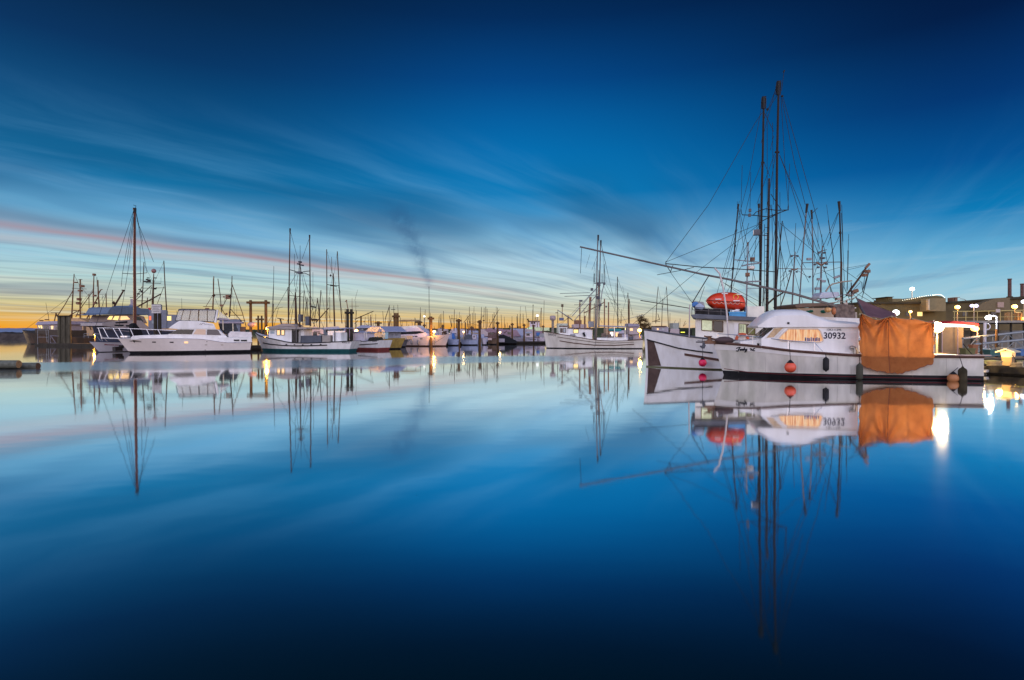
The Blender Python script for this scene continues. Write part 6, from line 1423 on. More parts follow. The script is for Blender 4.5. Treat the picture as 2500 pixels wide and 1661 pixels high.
tboat('sailboat with a tall dark mast behind the lettered boat\'s stern', 1494, 1534, 815, 817, 98, LV, [('cabin', R(1502, 807, 1524, 815), .9, LV)], spars=[('mast', [(1507.5, 676), (1508, 740), (1508.6, 806)], 1.8, 2.6, 0, DSPAR), ('boom', [(1508, 785), (1575, 768)], 1.0, 1.0, 0, GREYW), ('spreader', [(1500, 745), (1515, 744)], .7, .7, 0, DSPAR)], wires=[((1508, 680), (1496, 800)), ((1508, 680), (1527, 735)), ((1504, 690), (1500, 744)), ((1520, 700), (1527, 735))], name='sailboat', cat='sailboat')
tboat('teal covered fishing boat glowing with deck lights behind the lettered boat', 1470, 1520, 817, 820, 86, GREYW, [('house', R(1480, 800, 1500, 818), 1.2, M('lit_deck_house', (.4, .3, .2), .6)), ('canvas', [(1486, 804), (1516, 804), (1518, 809), (1486, 810)], 1.2, TEALC)], [(R(1503, 812, 1510, 822), 1.25, LITW, None), (R(1490, 811, 1497, 821), 1.25, M('lit_white', (.6, .6, .6), .4, emit=(1, .95, .9), power=1.2), None)], spars=[('aerial', [(1491, 740), (1497, 742)], .8, .8, 0, DSPAR)])
tboat('boat with a lilac flat cabin roof beside the amber lamp', 1532, 1568, 816, 818, 90, M('rose_grey', (.44, .36, .36), .6), [('house', R(1536, 798, 1560, 817), 1.2, M('rose_grey', (.44, .36, .36), .6)), ('roof', [(1535, 790), (1560, 792), (1562, 798), (1534, 798)], 1.5, M('lilac_roof', (.42, .40, .50), .5))], [(R(1538, 802, 1545, 808), 1.22, LITW, None)], spars=[('mast', [(1533, 715), (1534.5, 790)], 1.8, 2.0, 0, BMAST), ('mast', [(1536, 730), (1536, 790)], 2.4, 3.2, .3, OMAST), ('aerial', [(1517, 755), (1516, 790)], .8, 2.2, 0, BMAST)], wires=[((1536, 731), (1545, 770)), ((1533, 718), (1520, 760))])
tboat('far troller with two tall pale poles beyond the white bow', 1590, 1640, 812, 814, 120, LV, [('house', R(1600, 798, 1632, 814), 1.6, M('mauve_grey', (.36, .33, .38), .5)), ('awning', R(1600, 796, 1628, 798), 2, BROWN)], [(R(1604, 802, 1608, 806), 1.62, LITW, None), (R(1616, 802, 1621, 806), 1.62, PALEG, None)],
      spars=[('trolling_pole', [(1606.8, 700), (1604, 730), (1601, 790)], 1.3, 1.9, 0, BMAST), ('trolling_pole', [(1627, 700), (1629, 730), (1632, 800)], 1.3, 1.9, 0, BMAST), ('mast', [(1618, 733), (1616.5, 760), (1615.5, 798)], 1.1, 1.8, .2, BMAST), ('mast_knob', [(1618, 731), (1618, 734)], 2.4, 2.4, .2, DSPAR), ('crosstree', [(1602, 754.5), (1630, 754.5)], .7, .7, 0, BMAST), ('boom', [(1606, 766), (1610, 780)], 1.4, 1.4, 0, BMAST), ('boom', [(1592, 786), (1611, 780)], 1.4, 1.4, 0, BMAST), ('crosstree', [(1597, 785), (1612, 785)], 1.4, 1.4, .3, BMAST)], wires=[((1607, 702), (1617, 755)), ((1627, 702), (1617, 755)), ((1594, 751), (1594, 792))])
tboat('far dark barge with two yellow lit slots, over the white bow', 1634, 1690, 805, 806, 165, M('black_green_hull', (.02, .024, .018), .6), [('deckhouse', R(1643, 789, 1657, 806), 2, M('sage_grey', (.30, .33, .30), .6))], [(R(1648, 810.5, 1657, 812.6), 3.06, M('lime_lamp_glass', (.5, .5, .1), .4, emit=(.8, .8, .05), power=1.3), None), (R(1662, 810.5, 1672, 812.6), 3.06, M('lime_lamp_glass', (.5, .5, .1), .4, emit=(.8, .8, .05), power=1.3), None)],
      spars=[('crane', [(1673.5, 784), (1668, 797)], 1.0, 1.0, 0, BMAST), ('crane', [(1676, 789), (1669, 797)], .8, .8, 0, BMAST), ('aerial', [(1660.5, 778), (1660, 806)], .8, .8, 0, BMAST), ('aerial', [(1649, 782), (1646, 790)], .8, .8, 0, BMAST)], name='barge', cat='barge', beam=3.0)
# masts crowding behind the two nearest boats on the right
def hidden_troller(label, x0, x1, D, spars, wires, houses=(), wins=()):
    return tboat(label, x0, x1, 800, 806, D, WHITE2, houses, wins, spars, wires, name='troller', beam=1.7)[0]
hidden_troller('troller whose two leaning poles rise close around the life raft', 1790, 1880, 48, [('trolling_pole', [(1802.7, 500), (1798, 548), (1794, 600), (1790, 655), (1784, 720)], 3.0, 3.2, 0, DSPAR), ('trolling_pole', [(1852.5, 500), (1854, 560), (1856, 700)], 3.0, 3.2, .2, DSPAR), ('pole_head', [(1803, 499), (1801, 510)], 5, 4, 0, BLACK), ('pole_head', [(1852.5, 498), (1853, 508)], 6, 5, .2, BLACK), ('pole_joint', [(1790, 653), (1789, 660)], 5, 5, 0, BLACK), ('pole_joint', [(1795, 598), (1794, 604)], 4.4, 4.4, 0, BLACK)],
               [((1802, 505), (1820, 640)), ((1803, 505), (1845, 690)), ((1800, 492), (1800, 500)), ((1805, 491), (1803, 500)), ((1853, 490), (1853, 500)), ((1770, 670), (1788, 658)), ((1852, 505), (1836, 700)), ((1795, 600), (1760, 740))])
k2 = hidden_troller('troller with a lamp hung crosstree mast over the sloped cabin roof', 1905, 1998, 50, [('mast', [(1941, 615), (1938, 660), (1933, 765)], 3.0, 3.6, 0, ALU), ('crosstree', [(1899, 656), (1985, 657.5)], 1.6, 1.6, 0, ALU), ('lamp_bar', [(1931, 624), (1949, 624)], 2.2, 2.2, 0, DGREY), ('nest', [(1931, 657), (1940, 660), (1948, 656)], 3.2, 3.2, 0, RUST), ('trolling_pole', [(1982, 514), (1983, 560), (1984.5, 660), (1984.5, 760)], 2.4, 3.2, -.3, ALU), ('pole_head', [(1981, 513), (1982.5, 535)], 5, 4, -.3, BLACK), ('pole_arm', [(1984, 520), (1996, 508)], 1.6, 1.4, -.3, DSPAR), ('trolling_pole', [(1910, 540), (1903, 610), (1896, 700)], 2.4, 2.6, .3, DSPAR), ('whip', [(1943, 545), (1939, 615)], 1.0, 1.4, 0, DSPAR), ('brace', [(1933, 660), (1918, 712), (1903, 755)], 2.4, 2.4, -.2, BMAST)],
                    [((1941, 625), (1905, 680)), ((1941, 625), (1975, 690)), ((1982, 530), (1945, 620)), ((1982, 540), (1990, 660)), ((1938, 660), (1960, 740)), ((1930, 620), (1900, 720)), ((1949, 625), (1967, 655)), ((1912, 545), (1935, 650)), ((1946, 660), (1978, 680)), ((1931, 664), (1904, 690))])
fk = Fr(gx(1907, 50), gx(1998, 50))
for x, y in ((1933, 626), (1947, 626), (1945, 664), (1928, 662), (1977, 676)):
    blocks(k2, fk, 'deck_lamp', [(x, y, 3.6, 3.6)], -.1, DGREY, .08)
k3 = hidden_troller('troller with a tall lamp laden mast and the farthest right pair of poles', 1945, 2075, 44, [('mast', [(2008, 600), (2005, 650), (2003, 735)], 3.0, 4.6, 0, ALU), ('trolling_pole', [(1970, 500), (1964, 570), (1958, 640), (1951, 750)], 3.2, 3.0, .2, ALU), ('pole_head', [(1971, 498), (1968, 520)], 6.4, 4.6, .2, BLACK), ('trolling_pole', [(2049, 494), (2050.5, 540), (2051.5, 568), (2054, 650)], 3.6, 3.8, -.2, DSPAR), ('pole_head', [(2048, 492), (2050, 516)], 7, 5, -.2, BLACK), ('pole_joint', [(2051, 566), (2051.2, 572)], 6, 6, -.2, BLACK), ('trolling_pole', [(2054, 640), (2053, 700), (2054, 786)], 5.0, 4.6, -.2, BMAST), ('crosstree', [(1959, 642), (2054, 640)], 2.0, 2.0, 0, ALU), ('nest', [(1993, 641), (2005, 648), (2018, 640)], 4.5, 4.0, 0, RUST), ('lamp_bar', [(1997, 616), (2018, 610)], 1.8, 1.8, 0, DGREY), ('whip', [(2006.5, 572), (2006.8, 600)], .9, 1.0, 0, DSPAR), ('pole', [(2022.5, 538), (2034, 625), (2037, 690)], 1.8, 2.0, .3, DSPAR), ('pole', [(2070.5, 612), (2070, 650), (2068, 710)], 2.4, 1.8, .2, DSPAR), ('whip', [(2072, 572), (2070.5, 614)], .9, 1.2, .2, DSPAR), ('whip', [(1997, 540), (1997, 640)], .8, .8, .2, DSPAR), ('whip', [(2018, 500), (2023, 540)], .7, 1.0, .3, DSPAR)],
                    [((2049, 515), (2020, 600)), ((2054, 520), (2062, 700)), ((2008, 612), (1985, 680)), ((2010, 650), (2035, 730)), ((2046, 520), (2002, 620)), ((1972, 515), (2002, 610)), ((2055, 500), (2058, 590)), ((2008, 660), (2050, 690)), ((2052, 570), (2020, 640)), ((1966, 560), (1995, 640)), ((1990, 670), (2054, 652)), ((2054, 655), (2104, 690)), ((2066, 655), (2118, 646)), ((2066, 660), (2118, 648)), ((2000, 680), (1985, 730)), ((2022, 680), (2030, 720))])
fk = Fr(gx(1947, 44), gx(2075, 44))
for x, y in ((1999, 617.5), (2013, 617.5), (1990, 646), (2018, 645), (1998, 653), (2015.5, 653.5), (2004, 630), (2011.5, 630.5), (1975, 633), (2000, 682), (2010, 687), (1995, 705)):
    w_ = 10 if y > 680 or x == 1975 else 4
    blocks(k3, fk, 'deck_lamp', [(x, y, w_, 4 if w_ < 6 else 5.5)], -.12, DGREY if w_ < 6 else GREYW, .1)
k1 = tboat('work boat crowded with gear, derrick and a green net behind the curtained cabin', 1935, 2110, 770, 778, 37, WHITE2, [('house', R(1945, 752, 2036, 782), 1.3, M('tan_house', (.40, .30, .2), .6)), ('house_roof', [(1940, 745), (1962, 740.5), (2036, 739.5), (2036, 746), (1945, 752)], 1.5, M('dark_tan_roof', (.16, .11, .08), .6)), ('radar_box', [(2001, 722), (2008, 714), (2048, 713), (2051, 722), (2040, 727), (2001, 729)], .5, M('pale_blue_box', (.40, .44, .52), .5)), ('deck_gear', [(2040, 752), (2048, 742), (2086, 745), (2090, 784), (2040, 784)], .8, M('deck_gear', (.16, .12, .1), .7, var=.6, scale=4))],
      spars=[('derrick', [(2120, 646), (2100, 676), (2066, 722)], 4.4, 5.0, 0, BMAST), ('derrick_head', [(2113, 655), (2123, 644)], 6, 6, 0, RUST), ('arch', [(2016, 712), (2024, 700), (2032, 694), (2056, 688.5), (2080, 686)], 4, 3, -.4, M('tan_frame', (.30, .24, .18), .6)), ('frame_post', [(2058, 690), (2056, 785)], 2.6, 2.6, -.5, DSPAR), ('frame_post', [(2078, 690), (2081, 780)], 2.2, 2.2, -.5, DSPAR), ('frame_bar', [(2020, 741), (2060, 736), (2092, 726)], 2.2, 2.2, -.5, M('tan_frame', (.30, .24, .18), .6)), ('frame_bar', [(2016, 730), (2050, 722), (2084, 716)], 2.0, 2.0, -.2, GREYW), ('gear_block', [(2080, 715), (2094, 709)], 11, 9, 0, RUST), ('crutch', [(2066, 735), (2075, 768)], 4, 4, -.2, RUST), ('frame_bar', [(2036, 756), (2090, 752)], 2.0, 2.0, -.5, STEEL), ('flood_bar', [(2036, 679), (2050, 674)], 6, 6, -.3, GREYW), ('frame_post', [(2068, 728), (2066, 782)], 1.6, 1.6, 0, STEEL)],
      wires=[((2118, 650), (2092, 676)), ((2121, 660), (2104, 730)), ((2122, 662), (2107, 720)), ((2104, 690), (2106, 712)), ((2106, 712), (2078, 735)), ((2106, 712), (2150, 745)), ((2122, 655), (2108, 705)), ((2112, 670), (2106, 712)), ((2100, 690), (2082, 710)), ((2096, 680), (2075, 705)), ((2030, 745), (2085, 712)), ((2040, 760), (2080, 735)), ((2050, 745), (2088, 775)), ((2060, 700), (2078, 740))], name='work_boat', beam=1.6)[0]
fk = Fr(gx(1937, 37), gx(2110, 37))
for x, y, w_, h_ in ((2118, 663, 8, 7), (2111, 672, 7, 7), (2046, 730, 10, 6), (2062, 745, 9, 12), (2072, 760, 12, 12), (2048, 772, 8, 10), (2085, 770, 8, 14), (2077, 722, 7, 5)):
    blocks(k1, fk, 'deck_fitting', [(x, y, w_, h_)], -.3, RUST if y < 700 else M('deck_fitting', (.42, .36, .30), .6, var=.6, scale=5), .15)
def heap(name, lab, cat, px, py, D, rx, rz, mat, seed, flat=.5):
    c = at(px, py, D)
    rnd = random.Random(seed)
    root = thing(name, lab, cat, c)
    mb = MB(); q = D / F
    for i in range(16):
        a = rnd.uniform(-1, 1); b = rnd.uniform(-.5, .5)
        mb.ball((a * rx * q * .7, b * .8, rz * q * (.2 + .5 * (1 - a * a)) * rnd.uniform(.4, 1)), rz * q * rnd.uniform(.35, .6), 8, (1.5, 1, .8))
    mb.build('pile', mat, root, True)
    return root
heap('fishing_net', 'green fishing net piled behind the sloped white cabin roof', 'net', 1984, 764, 36, 30, 10, NET, 2)
for px, py, r, mt, lab in ((2021, 757, 7.5, M('yellow_pink_vinyl', (.62, .34, .12), .5, var=.5, scale=5), 'yellow and pink round float beside the green net'), (2035.5, 760, 6.5, M('rust_orange_vinyl', (.42, .14, .05), .5), 'rust orange oblong float hanging beside the green net')):
    c = at(px, py, 35.0); rt = thing('float', lab, 'float', c); q = 35 / F
    MB().ball((0, 0, 0), r * q, 14, (.8 if r < 7 else 1.05, .9, 1.5 if r < 7 else .85)).build('ball', mt, rt, True)
    MB().tube((0, 0, r * q * .8), (0, 0, r * q * 2.2), .012).build('rope', ROPE, rt)

# trees on the far point
def tree(label, px, ytop, ybase, D, wpx, seed, mat=LEAF):
    rnd = random.Random(seed)
    base = at(px, ybase, D); q = D / F
    root = thing('tree', label, 'tree', base, 0, 'trees on the far point')
    h = (ybase - ytop) * q
    MB().tube((0, 0, -1), (.05 * h, 0, h * .5), .03 * h, .018 * h, 7).build('trunk', BARK, root, True)
    mb = MB()
    for k in range(6):
        a = rnd.uniform(0, 2 * pi); mb.tube((0, 0, h * (.2 + .05 * k)), (cos(a) * wpx * q * .35, sin(a) * wpx * q * .3, h * (.45 + .08 * k)), .012 * h, .004 * h, 5)
    mb.build('branch', BARK, root)
    mb = MB()
    cl = [(rnd.gauss(0, .24) * wpx * q * .9, rnd.gauss(0, .25) * wpx * q * .9, h * rnd.uniform(.22, .95), rnd.uniform(.08, .18) * h) for _ in range(22)]
    for x, y, z, r in cl:
        for _ in range(34):
            p = Vector((x + rnd.gauss(0, .55) * r, y + rnd.gauss(0, .55) * r, z + rnd.gauss(0, .5) * r))
            u = Vector((rnd.uniform(-1, 1), rnd.uniform(-1, 1), rnd.uniform(-1, 1))).normalized(); w = u.orthogonal().normalized()
            s_ = rnd.uniform(.018, .04) * h
            mb.add([p + u * s_, p + w * s_, p - u * s_, p - w * s_], [[0, 1, 2, 3]])
    mb.build('crown', mat, root)
for i, (px, yt, w, lab) in enumerate(((1564, 770, 14, 'tallest shaggy brown tree behind the amber lamp'), (1575, 778, 13, 'shaggy brown tree just right of the tallest tree'), (1584, 788, 12, 'lower shaggy tree next to the white bow'), (1592, 796, 11, 'lowest bushy tree just over the white bow'))):
    tree(lab, px, yt, 811, 190, w, i + 3)
for i, px in enumerate((1232, 1246, 1262, 1300, 1328, 1340)):
    tree('low dark green tree on the shore, ' + ('beyond the mauve cabin cruiser', 'behind the thin capped piling', 'left of the green lit ramp', 'below the pale ship', 'behind the shortest thin piling', 'behind the round capped piling')[i], px, 801, 811, 300, 20, 40 + i, LEAFG)

# small craft too far off to tell apart, showing a low roof and thin masts
rnd = random.Random(21)
for i in range(30):
    px = (858 + i * 16.5) if i < 29 else 1650
    px += rnd.uniform(-5, 5)
    if 1325 < px < 1350: continue
    D = rnd.uniform(120, 165); q = D / F
    o = gx(px, D)
    r_ = thing('boat', 'tiny distant boat with low pale cabin and bare masts, one of the crowd', 'boat', o, rnd.uniform(-.3, .3), 'tiny boats crowding the distant floats')
    L = rnd.uniform(3.2, 4.6); b = L * .3
    mb = MB()
    mb.loop2([(-L, -.2 * b, 0), (-L * .4, -b * .8, 0), (L * .9, -b * .7, 0), (L * .9, b * .7, 0), (-L * .4, b * .8, 0), (-L, .2 * b, 0)], [(-L * 1.08, -.1 * b, 1.5), (-L * .4, -b, 1.15), (L, -b * .85, 1.05), (L, b * .85, 1.05), (-L * .4, b, 1.15), (-L * 1.08, .1 * b, 1.5)])
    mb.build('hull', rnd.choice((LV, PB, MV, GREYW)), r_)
    mb = MB(); h = rnd.uniform(1.2, 2.0); x = rnd.uniform(-.4, .1) * L
    mb.loop2([(x - .3 * L, -b * .6, 1.0), (x + .35 * L, -b * .6, 1.0), (x + .35 * L, b * .6, 1.0), (x - .3 * L, b * .6, 1.0)], [(x - .2 * L, -b * .55, 1.1 + h), (x + .33 * L, -b * .55, 1.0 + h), (x + .33 * L, b * .55, 1.0 + h), (x - .2 * L, b * .55, 1.1 + h)])
    mb.build('cabin', rnd.choice((M('rose_grey', (.44, .36, .36), .6), M('mauve_canvas2', (.30, .20, .24), .8), LILAC)), r_)
    for k in range(rnd.choice((1, 2, 2, 3))):
        mx0 = x + rnd.uniform(-.3, .5) * L; hh = rnd.uniform(3.5, 8.5); ln = rnd.uniform(-.5, .5)
        MB().tube((mx0, rnd.uniform(-.4, .4) * b, 1), (mx0 + ln, 0, hh), .085, .05, 5).build('mast', BMAST if k else DSPAR, r_)
# ------------------------------------------------------------------ quay, cannery, pier and gangway on the right
mb = MB(); p0 = gx(2085, 78); p1 = gx(3100, 66)
mb.add([(p0.x, p0.y, -3), (p1.x, p1.y, -3), (p1.x + 40, 260, -3), (p0.x + 60, 260, -3), (p0.x, p0.y, 2.3), (p1.x, p1.y, 2.3), (p1.x + 40, 260, 2.3), (p0.x + 60, 260, 2.3)], [[0, 1, 5, 4], [1, 2, 6, 5], [2, 3, 7, 6], [3, 0, 4, 7], [4, 5, 6, 7]])
structure('quay', mb, CONC)
fb = Fr(gx(2096, 100), gx(2700, 96))
ca_ = thing('cannery', 'long low cannery building with roof boxes and two chimneys', 'building', fb.O, fb.ang)
dp = lambda d: fb.prism
def bprism(nm, pts, v0, v1, mat, par=None): return fb.prism(MB(), pts, v0, v1).build(nm, mat, par or ca_)
bprism('wall', [(2098, 741), (2309, 742), (2309, 815), (2098, 815)], -4, 16, WALLB)
rf_ = bprism('roof', [(2096, 742), (2098, 737.5), (2309, 737), (2311, 742)], -4.4, 16, ROOFB)
bprism('wall', [(2309, 741), (2330, 738), (2462, 729), (2720, 716), (2720, 815), (2309, 815)], -3, 18, M('cannery_wall2', (.13, .10, .05), .8, var=.2, scale=.6))
bprism('roof', [(2307, 741.5), (2330, 736), (2464, 726), (2720, 713), (2720, 718), (2464, 731)], -3.4, 18, ROOFB)
bprism('gable', [(2382, 755), (2398, 740), (2434, 728), (2466, 727), (2466, 757), (2382, 758)], -5, -3.01, M('gable_wall', (.18, .14, .08), .8))
bprism('roof_box', R(2168, 725.5, 2179, 742), -2, 2, WALLB, rf_)
bprism('roof_box', R(2164.5, 724.6, 2182, 726), -2.4, 2.4, ROOFB, rf_)
bprism('roof_box', R(2179, 729.5, 2202, 742), -3, 3, M('box_wall', (.18, .145, .075), .8), rf_)
bprism('arched_roof', [(2200, 739), (2204, 735.5), (2230, 731), (2262, 724), (2286, 722), (2300, 724), (2309, 731), (2309, 741), (2200, 741)], -4.2, 8, M('arched_roof', (.13, .105, .05), .8), None)
bprism('stair_tower', R(2268, 728.5, 2309, 760), -6.5, -3.5, M('tower_wall', (.22, .175, .085), .8))
bprism('tower_door', R(2266, 731, 2270, 757), -6.9, -6.4, M('pale_panel2', (.42, .38, .28), .7))
bprism('roof_box', R(2332, 726, 2338, 738), -1, 1, RUST, rf_)
mb = MB(); fb.spar(mb, [(2326, 728), (2344, 726)], 1.2, None, -1.1); fb.spar(mb, [(2344, 730), (2354, 731), (2360, 735)], 1.2, None, -1.1); fb.spar(mb, [(2327, 727), (2327, 736)], 1.0, None, -1.1); mb.build('roof_rail', RUST, rf_)
bprism('wall_panel', R(2436, 738, 2451, 751), -5.2, -5.02, M('pinkish_panel', (.40, .28, .22), .8))
for x, yt, w in ((2465, 681, 7.2), (2495.5, 693, 7)):
    mb = MB(); fb.spar(mb, [(x, yt), (x, 731)], w, w * 1.05, 2, 14); ch_ = mb.build('chimney', M('chimney_steel', (.13, .07, .06), .6, var=.3), rf_, True)
    mb = MB(); fb.spar(mb, [(x, yt - .3), (x, yt + 2.2)], w + 1.6, None, 2, 14); mb.build('chimney_rim', M('chimney_steel', (.13, .07, .06), .6, var=.3), ch_)
    mb = MB(); fb.spar(mb, [(x, 724), (x + .1, 731)], w + 5, w + 7, 2, 10); mb.build('chimney_base', ROOFB, ch_)
bead = None
bm_ = M('roof_bulb', (1, .95, .8), .5, emit=(1, .9, .62), power=2.2)
for i in range(26):
    if i < 15: x = 2204 + i * 5.2; y = interp([(2204, 734), (2230, 729.5), (2262, 723), (2286, 720.5)], x) - .6
    else: x = 2279 + (i - 15) * 2.7; y = interp([(2279, 721), (2290, 719.6), (2300, 721.5), (2309, 729)], x)
    p = fb.pt(x, y, -4.3)
    if bead is None: bead = MB().ball((0, 0, 0), .06, 8).build('roof_bulb', bm_, ca_); b_ = bead
    else: b_ = bead.copy(); COL.objects.link(b_); b_.parent = ca_
    b_.location = p
for i, x in enumerate((2112, 2140, 2212, 2240, 2350, 2420, 2480)):
    bprism('window', R(x, 762, x + 12, 772), -4.06 if x < 2300 else -3.06, -3.8 if x < 2300 else -2.8, GLASS if i % 3 else LITY)
# pier deck with railing
fp = Fr(gx(2316, 62), gx(2680, 60))
pr = thing('pier', 'raised pier deck with yellow pipe railing below the cannery', 'pier', fp.O, fp.ang)
fp.prism(MB(), [(2325, 784), (2690, 781), (2690, 787), (2325, 789)], 0, 14).build('deck', CONC, pr)
for x in (2340, 2372, 2404, 2436, 2468, 2500, 2532):
    mb = MB(); fp.spar(mb, [(x, 787), (x, 846)], 5, None, .6); mb.build('pile', WOODD, pr, True)
mb = MB()
fp.spar(mb, [(2327, 761), (2410, 760), (2520, 757.5), (2690, 754)], 2.6, None, 0)
fp.spar(mb, [(2327, 776), (2520, 773)], 1.2, None, 0)
for x in range(2330, 2540, 28): fp.spar(mb, [(x, 760.5), (x, 785)], 1.6, None, 0)
mb.build('railing', M('yellow_pipe', (.55, .42, .14), .5), pr, True)
for x, w, lab in ((2460, 7, 0), (2468, 4, 0), (2484, 5, 0), (2492, 4, 0)):
    mb = MB(); fp.prism(mb, R(x, 763, x + w, 784), 1, 1.5); mb.build('bollard_post', M('rust_post', (.30, .17, .06), .6), pr)
fp.prism(MB(), R(2432, 755, 2442, 763), -.1, .0).build('notice_plate', M('pale_plate', (.55, .46, .40), .6), pr)
# gangway down to the float
fg = Fr(gx(2340, 37), gx(2640, 40))
gw = thing('gangway', 'grey metal truss gangway sloping down to the dock', 'gangway', fg.O, fg.ang)
for v, top_, low_ in ((-.75, [(2380, 841), (2500, 829.5), (2680, 812)], [(2378, 868), (2500, 858), (2680, 846)]), (.75, [(2350, 827), (2500, 810.5), (2680, 791)], [(2352, 862), (2500, 850), (2680, 836)])):
    mb = MB(); fg.spar(mb, top_, 5.4, 6.4, v); fg.spar(mb, low_, 4, 4, v)
    mb.build('rail', M('gangway_metal', (.20, .235, .26), .45, .2), gw, True)
    mb = MB()
    for i in range(9):
        f0, f1 = i / 9, (i + 1) / 9
        def on(l, f): 
            x = l[0][0] + (l[-1][0] - l[0][0]) * f; return (x, interp(l, x))
        fg.spar(mb, [on(top_, f0), on(low_, f0)], 2.2, None, v)
        fg.spar(mb, [on(top_, f0 if i % 2 else f1), on(low_, f1 if i % 2 else f0)], 1.8, None, v)
    mb.build('truss', M('gangway_metal', (.20, .235, .26), .45, .2), gw)
p, q_ = fg.pt(2360, 868, 0), fg.pt(2680, 842, 0)
MB().add([(p.x, -.7, p.z), (q_.x, -.7, q_.z), (q_.x, .7, q_.z), (p.x, .7, p.z), (p.x, -.7, p.z - .12), (q_.x, -.7, q_.z - .12), (q_.x, .7, q_.z - .12), (p.x, .7, p.z - .12)], [[0, 1, 2, 3], [7, 6, 5, 4], [0, 4, 5, 1], [2, 6, 7, 3], [0, 3, 7, 4], [1, 5, 6, 2]]).build('walkway', M('grating', (.22, .25, .28), .6), gw)
# dock at the right edge with its furniture
dk, fd = dock('dock', 'broad plank dock at the stern of the numbered boat', (2402, 28.0), (2720, 24.2), .42, 3.2)
mb = MB(); fd.spar(mb, [(2405, 893), (2560, 899)], 5, 5, .35); mb.build('bull_rail', M('pale_bull_rail', (.40, .33, .2), .7), dk)
for x in (2412, 2446, 2478): blocks(dk, fd, 'fascia_bolt', [(x, 912 + (x - 2404) * .09, 2, 2)], -.11, BLACK, .03)
dk2, fd2 = dock('dock', 'second plank dock crossing under the gangway', (2330, 33.5), (2720, 34.5), .45, 2.4)
pd = thing('power_pedestal', 'small gabled dock pedestal glowing orange under its roof', 'pedestal', fd.w(fd.pt(2461, 899, 1.0)), fd.ang)
o_ = fd.pt(2461, 899, 1.0)
P_ = lambda pts, v=1.0: [(p.x - o_.x, p.z - o_.z) for p in (fd.pt(a, b, v) for a, b in pts)]
MB().prism(P_([(2449, 872), (2474, 872), (2472, 899), (2451, 899)]), -.2, .2).build('post', M('pedestal_wood', (.26, .17, .08), .7), pd)
MB().prism(P_([(2447, 858), (2476, 858), (2474, 872), (2449, 872)]), -.24, .24).build('lamp_box', M('glowing_box', (.6, .4, .2), .5, emit=(1, .55, .18), power=.8), pd)
lamp_light(pd, (-.1, -.75, .55), (1, .6, .2), 60, .12)
for s_ in (-1, 1): MB().prism(P_([(2461, 851), (2461 + s_ * 24, 858.5), (2461 + s_ * 24, 861), (2461, 854)]), -.42, .42).build('roof_board', M('pale_roof_board', (.55, .5, .36), .6), pd)
mb = MB(); c = P_([(2476, 866), (2484, 880), (2478, 890), (2464, 898)])
mb.path([(a, -.22, b) for a, b in c], .018, 6); mb.build('hose', BLACK, pd)
for x0, x1, y0, y1, mt, v, lab in ((2408, 2436, 879, 893, M('olive_box', (.26, .28, .12), .6), 1.6, 'long olive dock box beside the glowing pedestal'), (2487, 2530, 880, 893, M('olive_box', (.26, .28, .12), .6), 1.8, 'olive dock box at the picture edge past the pedestal'), (2404, 2412, 903, 909, M('white_box', (.7, .68, .66), .5), -.2, 'little white box on the corner of the plank dock')):
    pts = fd.xz(R(x0, y0, x1, y1), v); cx = (pts[0][0] + pts[1][0]) / 2; cz_ = pts[2][1]
    rt = thing('dock_box', lab, 'box', fd.w((cx, v, cz_)), fd.ang)
    hw = (pts[1][0] - pts[0][0]) / 2; hh = pts[0][1] - pts[2][1]
    MB().box(-hw, hw, -.25, .25, 0, hh * .8).build('body', mt, rt); MB().box(-hw - .02, hw + .02, -.28, .28, hh * .8, hh).build('lid', mt, rt)
mb = MB(); a = fj.w(fj.pt(2343, 864, -1.4)); b = fd.w(fd.pt(2412, 893, .3))
ml = thing('mooring_line', 'slack mooring line from the white stern to the plank dock', 'rope', a)
mb.path([(b - a) * (i / 10) - Vector((0, 0, .28 * 4 * (i / 10) * (1 - i / 10))) for i in range(11)], .022, 6); mb.build('rope', WIRE, ml)
a = fj.w(fj.pt(2352, 840, 0)); b = fd.w(fd.pt(2410, 892, .5))
ml = thing('mooring_line', 'upper taut mooring line from the stern post to the dock', 'rope', a)
mb = MB(); mb.path([(b - a) * (i / 8) - Vector((0, 0, .12 * 4 * (i / 8) * (1 - i / 8))) for i in range(9)], .022, 6); mb.build('rope', WIRE, ml)
sk = tboat('low teal skiff moored under the gangway', 2382, 2470, 858, 860, 40, M('teal_paint', (.10, .26, .28), .5), [('thwart', R(2400, 852, 2440, 860), .6, M('pale_teal_paint', (.32, .48, .54), .5))], name='skiff')
# red stall
fs2_ = Fr(gx(2288, 40), gx(2400, 40))
st = thing('market_stall', 'floating stall with red awning and white lit fascia', 'stall', fs2_.O, 0)
fs2_.prism(MB(), [(2318, 788), (2330, 783.5), (2389, 790), (2391, 796.5), (2335, 792), (2318, 793)], -1.2, 1.2).build('awning', REDC, st)
fs2_.prism(MB(), [(2296, 790), (2345, 792), (2380, 796), (2380, 800), (2340, 798.5), (2296, 799)], -1.25, -1.1).build('lit_fascia', M('lit_fascia', (.8, .75, .7), .4, emit=(1, .84, .66), power=2.6), st)
fs2_.prism(MB(), R(2300, 800, 2352, 868), -1.0, 1.0).build('counter_house', M('stall_wall', (.30, .20, .10), .7), st)
for x in (2300, 2338, 2386): 
    mb = MB(); fs2_.spar(mb, [(x, 792), (x, 868)], 2.4, None, -1.1); mb.build('post', M('pink_post', (.5, .36, .34), .6), st)
mb = MB(); c = fs2_.pt(2380, 803, -1.1); mb.ball((c.x, -1.1, c.z), .26, 12, (1.0, .8, .7)); mb.build('lantern', M('lantern_glass', (.8, .5, .2), .4, emit=(1, .5, .15), power=3.0), st, True)

